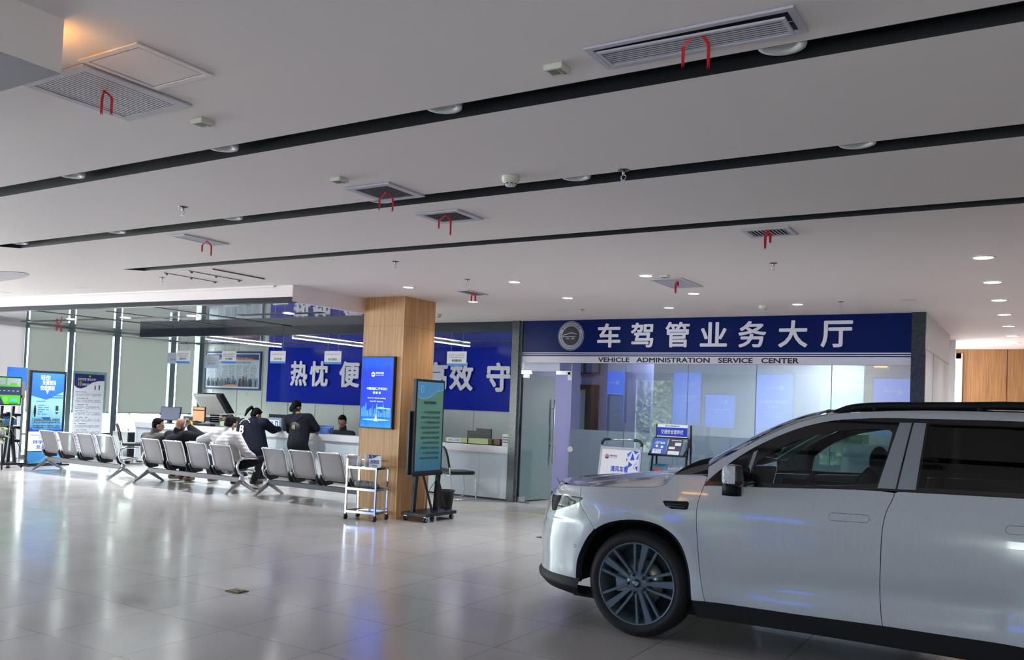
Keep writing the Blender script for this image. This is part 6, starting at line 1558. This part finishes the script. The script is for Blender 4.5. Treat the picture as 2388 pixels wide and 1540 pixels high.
# ------------------------------------------------------------------ people
def blob(name, prims, m_, parent, vox=.012, smooth_=4, mats=None):
    """one continuous surface grown from tapered limbs and ellipsoids"""
    mb = MB().use(m_, True)
    for p in prims:
        if p[0] == 'c':
            a, ra, b_, rb = Vector(p[1]), p[2], Vector(p[3]), p[4]; L = (b_ - a).length; n_ = 5
            mb.tube([a + (b_ - a) * k / n_ for k in range(n_ + 1)], [ra + (rb - ra) * k / n_ for k in range(n_ + 1)], 14); mb.sphere(a, ra, 14, 9); mb.sphere(b_, rb, 14, 9)
        else:
            R = p[3] if len(p) > 3 else None; mb.sphere(p[1], p[2], 18, 12, R)
    me_o = mb.build(name + '_tmp', parent)
    r = me_o.modifiers.new('r', 'REMESH'); r.mode = 'VOXEL'; r.voxel_size = vox; r.use_smooth_shade = True
    s_ = me_o.modifiers.new('s', 'SMOOTH'); s_.iterations = smooth_; s_.factor = .5
    bpy.context.view_layer.update()
    me = bpy.data.meshes.new_from_object(me_o.evaluated_get(bpy.context.evaluated_depsgraph_get()))
    me.materials.clear()
    for q in (mats or [m_]): me.materials.append(q)
    for q in me.polygons: q.use_smooth = True; q.material_index = 0
    bpy.data.objects.remove(me_o); o = bpy.data.objects.new(name, me); C.objects.link(o); o.parent = parent
    me.name = name; return o
skin1 = mat('skin_tan', (150, 108, 88), .55); skin2 = mat('skin_pale', (176, 134, 112), .55); hair = mat('hair_black', (12, 12, 15), .75, spec=.15); add_bump(hair, 60, .3, 2)
def dirv(yaw, pitch=0.0): return Vector((math.cos(yaw) * math.cos(pitch), math.sin(yaw) * math.cos(pitch), math.sin(pitch)))
def head_prims(h, yaw, pitch, s=1.0):
    f_ = dirv(yaw, pitch); r_ = Vector((math.sin(yaw), -math.cos(yaw), 0)); u_ = r_.cross(f_)
    R = Matrix((f_, r_, u_)).transposed()
    P = lambda a, b_, c: Vector(h) + (f_ * a + r_ * b_ + u_ * c) * s
    return [('e', P(-.01, 0, .02), (.098 * s, .078 * s, .105 * s), R), ('e', P(.028, 0, -.055), (.062 * s, .056 * s, .062 * s), R), ('e', P(.05, 0, -.095), (.03 * s, .032 * s, .024 * s), R),
            ('e', P(.098, 0, -.03), (.017 * s, .014 * s, .024 * s), R), ('e', P(.084, 0, .012), (.018 * s, .052 * s, .012 * s), R), ('e', P(.088, 0, -.068), (.012 * s, .026 * s, .010 * s), R),
            ('e', P(-.005, .08, -.02), (.020 * s, .010 * s, .032 * s), R), ('e', P(-.005, -.08, -.02), (.020 * s, .010 * s, .032 * s), R)], P, R
def hand_prims(w, d, up, s=1.0, curl=.5):
    """palm and five separate fingers; d = pointing direction, up = back-of-hand normal"""
    w = Vector(w); d = Vector(d).normalized(); up = Vector(up); up = (up - d * up.dot(d)).normalized(); sd = d.cross(up); out = []
    out.append(('e', w + d * .045 * s, (.048 * s, .040 * s, .016 * s), Matrix((d, sd, up)).transposed()))
    for k, (o_, L) in enumerate(((-.030, .066), (-.010, .076), (.011, .071), (.030, .056))):
        b_ = w + d * .082 * s + sd * o_ * s; d2 = (d * math.cos(curl) - up * math.sin(curl)); d3 = (d * math.cos(curl * 2.2) - up * math.sin(curl * 2.2)); m1 = b_ + d2 * L * .55 * s; out += [('c', b_ - d * .01, .0095 * s, m1, .0088 * s), ('c', m1, .0088 * s, m1 + d3 * L * .45 * s, .0072 * s)]
    b_ = w + d * .025 * s - sd * .034 * s; m1 = b_ + (d * .6 - sd * .8 - up * .3).normalized() * .036 * s; out += [('c', b_, .012 * s, m1, .010 * s), ('c', m1, .010 * s, m1 + (d - up * .5).normalized() * .028 * s, .0085 * s)]
    return out
def person(label, head, yaw, pitch, neck, chest, pelvis, sh, el, ha, hip, kn, an, skin, jacket, trousers, shoes, loc, hand_d=None, hairf='short', s=1.0, puff=1.0, sw=1.0, ground=0.0, collar=True, group=None):
    t = thing('person', label, 'person', loc[:3], group); V_ = Vector
    head, neck, chest, pelvis = V_(head), V_(neck), V_(chest), V_(pelvis); sh, el, ha, hip, kn, an = [[V_(q) for q in z_] for z_ in (sh, el, ha, hip, kn, an)]
    hp_, P, R = head_prims(head, yaw, pitch, s)
    b_ = list(hp_); b_ += [('c', neck, .055, P(-.025, 0, -.06), .052), ('c', pelvis, .13, chest, .135), ('c', chest, .13, neck, .06)]
    for i in range(2):
        b_ += [('c', neck - V_((0, 0, .05)), .06, sh[i], .055), ('c', sh[i], .05, el[i], .04), ('c', el[i], .04, ha[i], .028), ('c', pelvis, .11, hip[i], .09), ('c', hip[i], .08, kn[i], .055), ('c', kn[i], .052, an[i], .04)]
        d = (hand_d[i] if hand_d and hand_d[i] else (ha[i] - el[i])); b_ += hand_prims(ha[i], d, V_((0, 0, 1)) if abs(V_(d).normalized().z) < .8 else V_((0, 1, 0)))
    blob('body', b_, skin, t, .0075, 2)
    q = puff; j = [('c', pelvis + V_((0, 0, -.02)), .165 * q, chest, .165 * q * sw), ('c', chest, .16 * q * sw, neck + V_((0, 0, -.06)), .085 * q)]
    if collar: j.append(('c', neck + V_((0, 0, -.05)), .078, neck + (P(-.025, 0, -.06) - neck) * .45, .072))
    for i in range(2):
        m1 = el[i] + (ha[i] - el[i]) * .93
        j += [('c', neck - V_((0, 0, .09)), .09 * q, sh[i], .082 * q), ('c', chest, .12 * q * sw, sh[i], .08 * q), ('c', sh[i], .078 * q, el[i], .062 * q), ('c', el[i], .062 * q, m1, .047 * q)]
    blob('jacket', j, jacket, t, .012, 3)
    l_ = [('c', hip[0], .105, hip[1], .105)]
    for i in range(2): l_ += [('c', pelvis, .13, hip[i], .11), ('c', hip[i], .102, kn[i], .076), ('c', kn[i], .076, an[i] + V_((0, 0, .01)), .062)]
    blob('trousers', l_, trousers, t, .012, 3)
    for i in range(2):
        fd_ = V_((math.cos(loc[3][i] if len(loc) > 3 else yaw), math.sin(loc[3][i] if len(loc) > 3 else yaw), 0)); a = V_((an[i].x, an[i].y, max(ground, an[i].z - .085)))
        blob('shoe', [('c', a + V_((0, 0, .045)) - fd_ * .04, .044, a + V_((0, 0, .038)) + fd_ * .15, .036), ('c', a + V_((0, 0, .05)), .046, an[i] + V_((0, 0, .0)), .048), ('e', a + V_((0, 0, .02)) + fd_ * .06, (.13, .045, .02), Matrix((fd_, V_((-fd_.y, fd_.x, 0)), V_((0, 0, 1)))).transposed())], shoes, t, .009, 2)
    if hairf:
        hz = []
        if hairf in ('short', 'pony', 'cap'):
            hz = [('e', P(-.026, 0, .036), (.100 * s, .086 * s, .100 * s), R), ('e', P(-.055, 0, -.02), (.062 * s, .078 * s, .07 * s), R), ('e', P(.035, 0, .095), (.045 * s, .058 * s, .022 * s), R)]
        if hairf == 'long': hz = [('e', P(-.032, 0, .038), (.100 * s, .090 * s, .102 * s), R), ('e', P(-.075, 0, -.05), (.05 * s, .085 * s, .10 * s), R)]
        if hairf == 'pony': hz += [('c', P(-.11, 0, .05), .022, P(-.17, .0, .07), .026), ('c', P(-.17, 0, .07), .03, P(-.20, 0, -.02), .034), ('c', P(-.20, 0, -.02), .034, P(-.19, .0, -.14), .016)]
        blob('hair', hz, hair, t, .009, 2)
    # eyes and brows on the face
    m = MB().use(mat('eye_dark', (30, 24, 22), .3), True)
    for sg in (-1, 1): m.sphere(P(.084, sg * .030, -.006), (.005, .010, .005), 8, 6, R)
    m.use(hair)
    for sg in (-1, 1): m.sphere(P(.088, sg * .030, .016), (.004, .015, .003), 8, 6, R)
    m.build('eyes', t)
    return t, P, R
black1 = mat('jacket_black', (22, 24, 32), .85, spec=.15); black2 = mat('trousers_black', (17, 19, 26), .85, spec=.15); brownj = mat('jacket_taupe', (84, 78, 74), .8); boot = mat('boot_tan', (104, 88, 66), .7); dshoe = mat('shoe_dark', (44, 38, 42), .6); wshoe = mat('shoe_white', (210, 212, 218), .5)
puffer = mat('puffer_white', (206, 202, 202), .7)
n, l, b = nt(puffer); tc = n.new('ShaderNodeTexCoord'); wv = n.new('ShaderNodeTexWave'); wv.bands_direction = 'Z'; wv.inputs['Scale'].default_value = 5.5; wv.inputs['Distortion'].default_value = 1.6; wv.inputs['Detail'].default_value = 2
bp = n.new('ShaderNodeBump'); bp.inputs['Strength'].default_value = .22; bp.inputs['Distance'].default_value = .02; l.new(tc.outputs['Object'], wv.inputs['Vector']); l.new(wv.outputs['Fac'], bp.inputs['Height']); l.new(bp.outputs[0], b.inputs['Normal'])
sp = n.new('ShaderNodeSeparateXYZ'); mr = n.new('ShaderNodeMapRange'); mr.inputs[1].default_value = .66; mr.inputs[2].default_value = .50; l.new(tc.outputs['Object'], sp.inputs[0]); l.new(sp.outputs[2], mr.inputs[0])
nz = n.new('ShaderNodeTexNoise'); nz.inputs['Scale'].default_value = 16; nz.inputs['Detail'].default_value = 3; gt = n.new('ShaderNodeMath'); gt.operation = 'GREATER_THAN'; gt.inputs[1].default_value = .55; l.new(tc.outputs['Object'], nz.inputs['Vector']); l.new(nz.outputs['Fac'], gt.inputs[0])
mu = n.new('ShaderNodeMath'); mu.operation = 'MULTIPLY'; l.new(gt.outputs[0], mu.inputs[0]); l.new(mr.outputs[0], mu.inputs[1]); mxc = n.new('ShaderNodeMix'); mxc.data_type = 'RGBA'; mxc.inputs[6].default_value = lin((206, 202, 202)) + (1,); mxc.inputs[7].default_value = lin((84, 88, 104)) + (1,)
l.new(mu.outputs[0], mxc.inputs[0]); l.new(mxc.outputs[2], b.inputs['Base Color'])
Yh = math.radians
# 1: man on the first seat, looking right
hx_ = ony(370, 990, 9.93); x = hx_.x
person('seated person in a taupe jacket with short black hair, looking right', (x, 9.93, 1.00), Yh(50), -.15, (x - .04, 9.88, .86), (x - .05, 9.84, .66), (x - .04, 9.86, .47),
       [(x - .24, 9.86, .77), (x + .15, 9.88, .78)], [(x - .27, 9.98, .55), (x + .20, 10.02, .56)], [(x - .10, 10.22, .50), (x + .14, 10.25, .50)], [(x - .13, 9.94, .44), (x + .07, 9.94, .44)], [(x - .16, 10.36, .46), (x + .12, 10.36, .46)],
       [(x - .16, 10.40, .09), (x + .10, 10.42, .09)], skin2, brownj, black2, boot, (x, 9.9, 0), s=.95, puff=1.12)
# 2: bald man phoning
hx_ = ony(422, 992, 9.93); x = hx_.x
e_ = ony(474, 1018, 9.93); w_ = ony(441, 996, 9.97)
tp, P2, R2 = person('seated bald person in a black jacket holding a phone to the right ear', (x, 9.93, 1.02), Yh(98), -.42, (x - .03, 9.88, .90), (x + .0, 9.84, .68), (x, 9.86, .47),
       [(x - .22, 9.87, .83), (x + .22, 9.88, .85)], [(x - .28, 9.99, .58), (e_.x - .03, 9.95, .84)], [(x - .1, 10.2, .50), (w_.x, 9.97, w_.z)], [(x - .12, 9.94, .44), (x + .10, 9.94, .44)], [(x - .12, 10.38, .46), (x + .16, 10.40, .46)],
       [(x - .30, 10.35, .09), (x + .02, 10.62, .09)], skin1, black1, mat('jeans_navy', (30, 38, 60), .8), boot, (x, 9.9, 0), hand_d=[None, (-.05, -.05, .9)], hairf=None, s=1.0, sw=1.08, puff=1.15)
ph = MB().use(white).obox((w_.x - .055, 9.95, w_.z + .07), (.02, .07, .14), rz=.4, ry=.2); tag(ph.build('mobile_phone', origin=(w_.x - .05, 9.95, w_.z)), 'white mobile phone held at the ear of the bald seated person', 'phone')
# 3: white puffer jacket
hx_ = ony(535, 985, 9.93); x = hx_.x; sL = ony(503, 1012, 9.9); eL = ony(470, 1022, 9.8); ft = onz(592, 1131, 0)
person('seated person in a white puffer jacket, left arm resting over the bench back', (x, 9.96, 1.10), Yh(100), -.35, (x + .0, 9.90, .99), (x + .06, 9.84, .74), (x + .14, 9.88, .47),
       [(x - .24, 9.84, .89), (x + .25, 9.88, .89)], [(eL.x + .02, 9.76, .80), (x + .42, 9.95, .64)], [(eL.x + .16, 9.95, .66), (x + .34, 10.18, .56)], [(x + .02, 9.95, .44), (x + .24, 9.95, .44)], [(x - .02, 10.38, .46), (x + .28, 10.44, .50)],
       [(x - .62, 10.62, .09), (ft.x + .0, 10.88, .09)], skin2, puffer, black2, dshoe, (x, 9.9, 0, (Yh(110), Yh(80))), s=1.02, puff=1.14, hairf='short')
# 4: ponytail, leaning over the counter
J = lambda px, py, y: ony(px, py, y)
hd4 = J(598, 968, 11.8); c4 = J(590, 1000, 11.58)
tp, P4, R4 = person('person with a ponytail in a navy jacket lettered on the back, leaning over the counter', hd4, Yh(75), -.55, J(590, 985, 11.68), c4, J(600, 1052, 11.5),
       [J(566, 988, 11.58), J(617, 988, 11.68)], [J(560, 1005, 11.86), J(637, 1003, 12.0)], [J(585, 1004, 12.28), J(650, 1001, 12.28)], [J(592, 1056, 11.52), J(610, 1056, 11.54)], [J(600, 1056, 11.92), J(628, 1060, 11.88)],
       [Vector((J(604, 1095, 11.9).x, 11.95, .09)), Vector((J(612, 1100, 11.8).x, 11.7, .09))], skin2, mat('jacket_navy', (18, 22, 36), .85, spec=.15), black2, dshoe, (c4.x, 11.5, 0), hairf='pony', s=1.0, puff=1.28)
f = Face(frame(J(557, 1013, 11.33), (1, -.08, .10), (-.05, -1, .2))); jw = mat('jacket_print', (205, 205, 200), .7)
f.text('B', .0, .0, .13, .17, jw, 0, .03)
for k in range(7):
    a0, a1 = math.radians(165 - k * 22), math.radians(165 - k * 22 - 15); f.poly([(.13 + .17 * math.cos(a0), .17 + .12 * math.sin(a0)), (.13 + .17 * math.cos(a1), .17 + .12 * math.sin(a1)), (.13 + .145 * math.cos(a1), .17 + .10 * math.sin(a1)), (.13 + .145 * math.cos(a0), .17 + .10 * math.sin(a0))], jw, 0)
bpo = f.build('back_print', tp)
# 5: standing, leaning on the counter
hd5 = J(692, 950, 12.05); hd = J(738, 1008, 12.28)
tp, P5, R5 = person('standing person in black leaning on the counter with a small dark bag on the back', hd5, Yh(80), -.5, J(694, 966, 11.97), J(701, 992, 11.86), J(694, 1034, 11.70),
       [J(675, 978, 11.88), J(720, 976, 11.9)], [J(676, 1004, 12.02), J(738, 1000, 12.02)], [J(700, 1006, 12.24), Vector((hd.x - .07, 12.22, .96))], [J(684, 1042, 11.74), J(706, 1042, 11.74)], [J(693, 1082, 11.78), J(724, 1076, 11.86)],
       [Vector((J(693, 1110, 11.8).x, 11.70, .09)), Vector((J(735, 1112, 11.8).x, 11.74, .09))], skin1, black1, black2, dshoe, (hd5.x, 11.75, 0), hand_d=[None, (.6, .2, -.1)], hairf='long', s=.96, puff=1.18)
bc = J(690, 995, 11.66); bag = MB().use(mat('bag_black', (34, 36, 44), .5), True).sphere(bc, (.12, .05, .09), 16, 10, Euler((.2, .25, 0)).to_matrix()); bo = bag.build('waist_bag', tp)
f = Face(frame(bc + Vector((-.03, -.056, -.05)), (1, 0, .1), (0, -1, .0))); gold = mat('bag_gold', (190, 176, 90), .5)
for a, c in (((0, 0), (0, .07)), ((0, .07), (.03, .02)), ((.03, .02), (.06, .07)), ((.06, .07), (.06, 0)), ((.005, .055), (.055, -.01)), ((.055, .08), (.03, .045))):
    d = Vector((c[0] - a[0], c[1] - a[1])).normalized() * .005; nn_ = Vector((-d.y, d.x)); f.poly([(a[0] - nn_.x, a[1] - nn_.y), (c[0] - nn_.x, c[1] - nn_.y), (c[0] + nn_.x, c[1] + nn_.y), (a[0] + nn_.x, a[1] + nn_.y)], gold, 3)
f.build('bag_emblem', bo)
MB().use(dark).tube([bc + Vector((-.1, 0, .04)), J(690, 982, 11.68), J(703, 972, 11.76), J(716, 968, 11.84)], .012, 6, flat=.5).build('bag_strap', bo)
# 6: clerk behind the counter
hx_ = ony(798, 984, 13.05); x = hx_.x
tp, P6, R6 = person('clerk with glasses in a dark shirt seated behind the counter, looking down', (x, 13.05, hx_.z), Yh(-60), -.45, (x - .03, 13.12, .98), (x - .04, 13.18, .78), (x - .03, 13.25, .50),
       [(x - .24, 13.12, .89), (x + .20, 13.12, .89)], [(x - .30, 12.95, .80), (x + .28, 12.95, .80)], [(x - .15, 12.80, .80), (x + .14, 12.78, .80)], [(x - .12, 13.15, .48), (x + .10, 13.15, .48)], [(x - .12, 12.85, .48), (x + .10, 12.85, .48)],
       [(x - .12, 12.85, .09), (x + .10, 12.85, .09)], skin2, mat('shirt_navy', (30, 34, 48), .75), black2, dshoe, (x, 13.1, 0), s=1.0)
m = MB().use(mat('spectacle_grey', (120, 116, 112), .3, .6))
for sg in (-1, 1): m.tube([P6(.106, sg * .034 + .026 * math.cos(a), -.004 + .018 * math.sin(a)) for a in [2 * PI * k / 14 for k in range(14)]], .002, 5, closed=True); m.tube([P6(.104, sg * .06, 0), P6(.0, sg * .082, 0)], .002, 5)
m.build('glasses', tp)
t = thing('office_chair', 'dark chair the clerk sits on behind the counter', 'chair', (x, 13.3, 0)); MB().use(dark).box(x - .22, x + .2, 13.1, 13.5, .28, .32).build('seat', t); MB().use(dark).cyl((x, 13.3, .02), (x, 13.3, .28), .03).box(x - .25, x + .25, 13.27, 13.33, 0, .03).box(x - .03, x + .03, 13.05, 13.55, 0, .03).build('pedestal', t)
# ------------------------------------------------------------------ light
w = bpy.data.worlds.new('world'); scn.world = w; w.use_nodes = True
bg = w.node_tree.nodes['Background']; bg.inputs[1].default_value = 7.0
n, l = w.node_tree.nodes, w.node_tree.links
tc = n.new('ShaderNodeTexCoord'); sp = n.new('ShaderNodeSeparateXYZ'); r = n.new('ShaderNodeValToRGB')
mr = n.new('ShaderNodeMapRange'); mr.inputs[1].default_value = -1; mr.inputs[2].default_value = 1
l.new(tc.outputs['Generated'], sp.inputs[0]); l.new(sp.outputs[2], mr.inputs[0]); l.new(mr.outputs[0], r.inputs[0]); l.new(r.outputs[0], bg.inputs[0])
e = r.color_ramp.elements; e[0].position = 0; e[0].color = (1.55, 1.36, 1.34, 1); e[1].position = 1; e[1].color = (.80, .82, .88, 1)
q = e.new(.485); q.color = (1.45, 1.30, 1.28, 1); q = e.new(.515); q.color = (1.0, .97, .97, 1)
def portal(loc, rot, sx, sy):
    ld = bpy.data.lights.new('portal', 'AREA'); ld.shape = 'RECTANGLE'; ld.size = sx; ld.size_y = sy; ld.cycles.is_portal = True
    o = bpy.data.objects.new('daylight_portal', ld); C.objects.link(o); o.location = loc; o.rotation_euler = rot; return o
portal((XL - .2, 1.8, 1.5), (0, -PI / 2, 0), 2.8, 13.4)
portal((XL - .2, 12.05, 1.5), (0, -PI / 2, 0), 2.9, 6.9)
portal(((XL + XR) / 2, YB - .25, 1.5), (PI / 2, 0, 0), 24.4, 2.8)
portal((-2.2, 18.62, 1.8), (-PI / 2, 0, 0), 1.0, 2.2)
def area(loc, rot, sx, sy, e, col):
    ld = bpy.data.lights.new('daylight', 'AREA'); ld.shape = 'RECTANGLE'; ld.size = sx; ld.size_y = sy; ld.energy = e; ld.color = col
    o = bpy.data.objects.new('daylight', ld); C.objects.link(o); o.location = loc; o.rotation_euler = rot; o.visible_camera = False; o.visible_glossy = False
    return o
def spot(x, y, z, e, col=(1, .98, .95), sz=2.6):
    ld = bpy.data.lights.new('lamp', 'SPOT'); ld.energy = e; ld.spot_size = sz; ld.spot_blend = 1; ld.shadow_soft_size = .15; ld.color = col
    o = bpy.data.objects.new('lamp', ld); C.objects.link(o); o.location = (x, y, z); return o
# added fill lamps without fixtures, brightening the office interior behind the sign
for x, y in ((-5.6, 14.2), (-3.2, 14.2), (-3.2, 15.6)): 
    ld = bpy.data.lights.new('office_fill', 'AREA'); ld.shape = 'DISK'; ld.size = .3; ld.energy = 30; ld.color = (.9, .95, 1)
    o = bpy.data.objects.new('office_fill', ld); C.objects.link(o); o.location = (x, y, 2.9)
vs = scn.view_settings; vs.view_transform = 'Standard'; vs.look = 'None'; vs.gamma = 1; vs.use_curve_mapping = False
vs.exposure = 1.32
scn.cycles.max_bounces = 8; scn.cycles.diffuse_bounces = 4; scn.cycles.glossy_bounces = 4; scn.cycles.transparent_max_bounces = 16; scn.cycles.transmission_bounces = 6
scn.cycles.sample_clamp_indirect = 6; scn.cycles.caustics_reflective = False; scn.cycles.caustics_refractive = False
scn.cycles.use_denoising = True
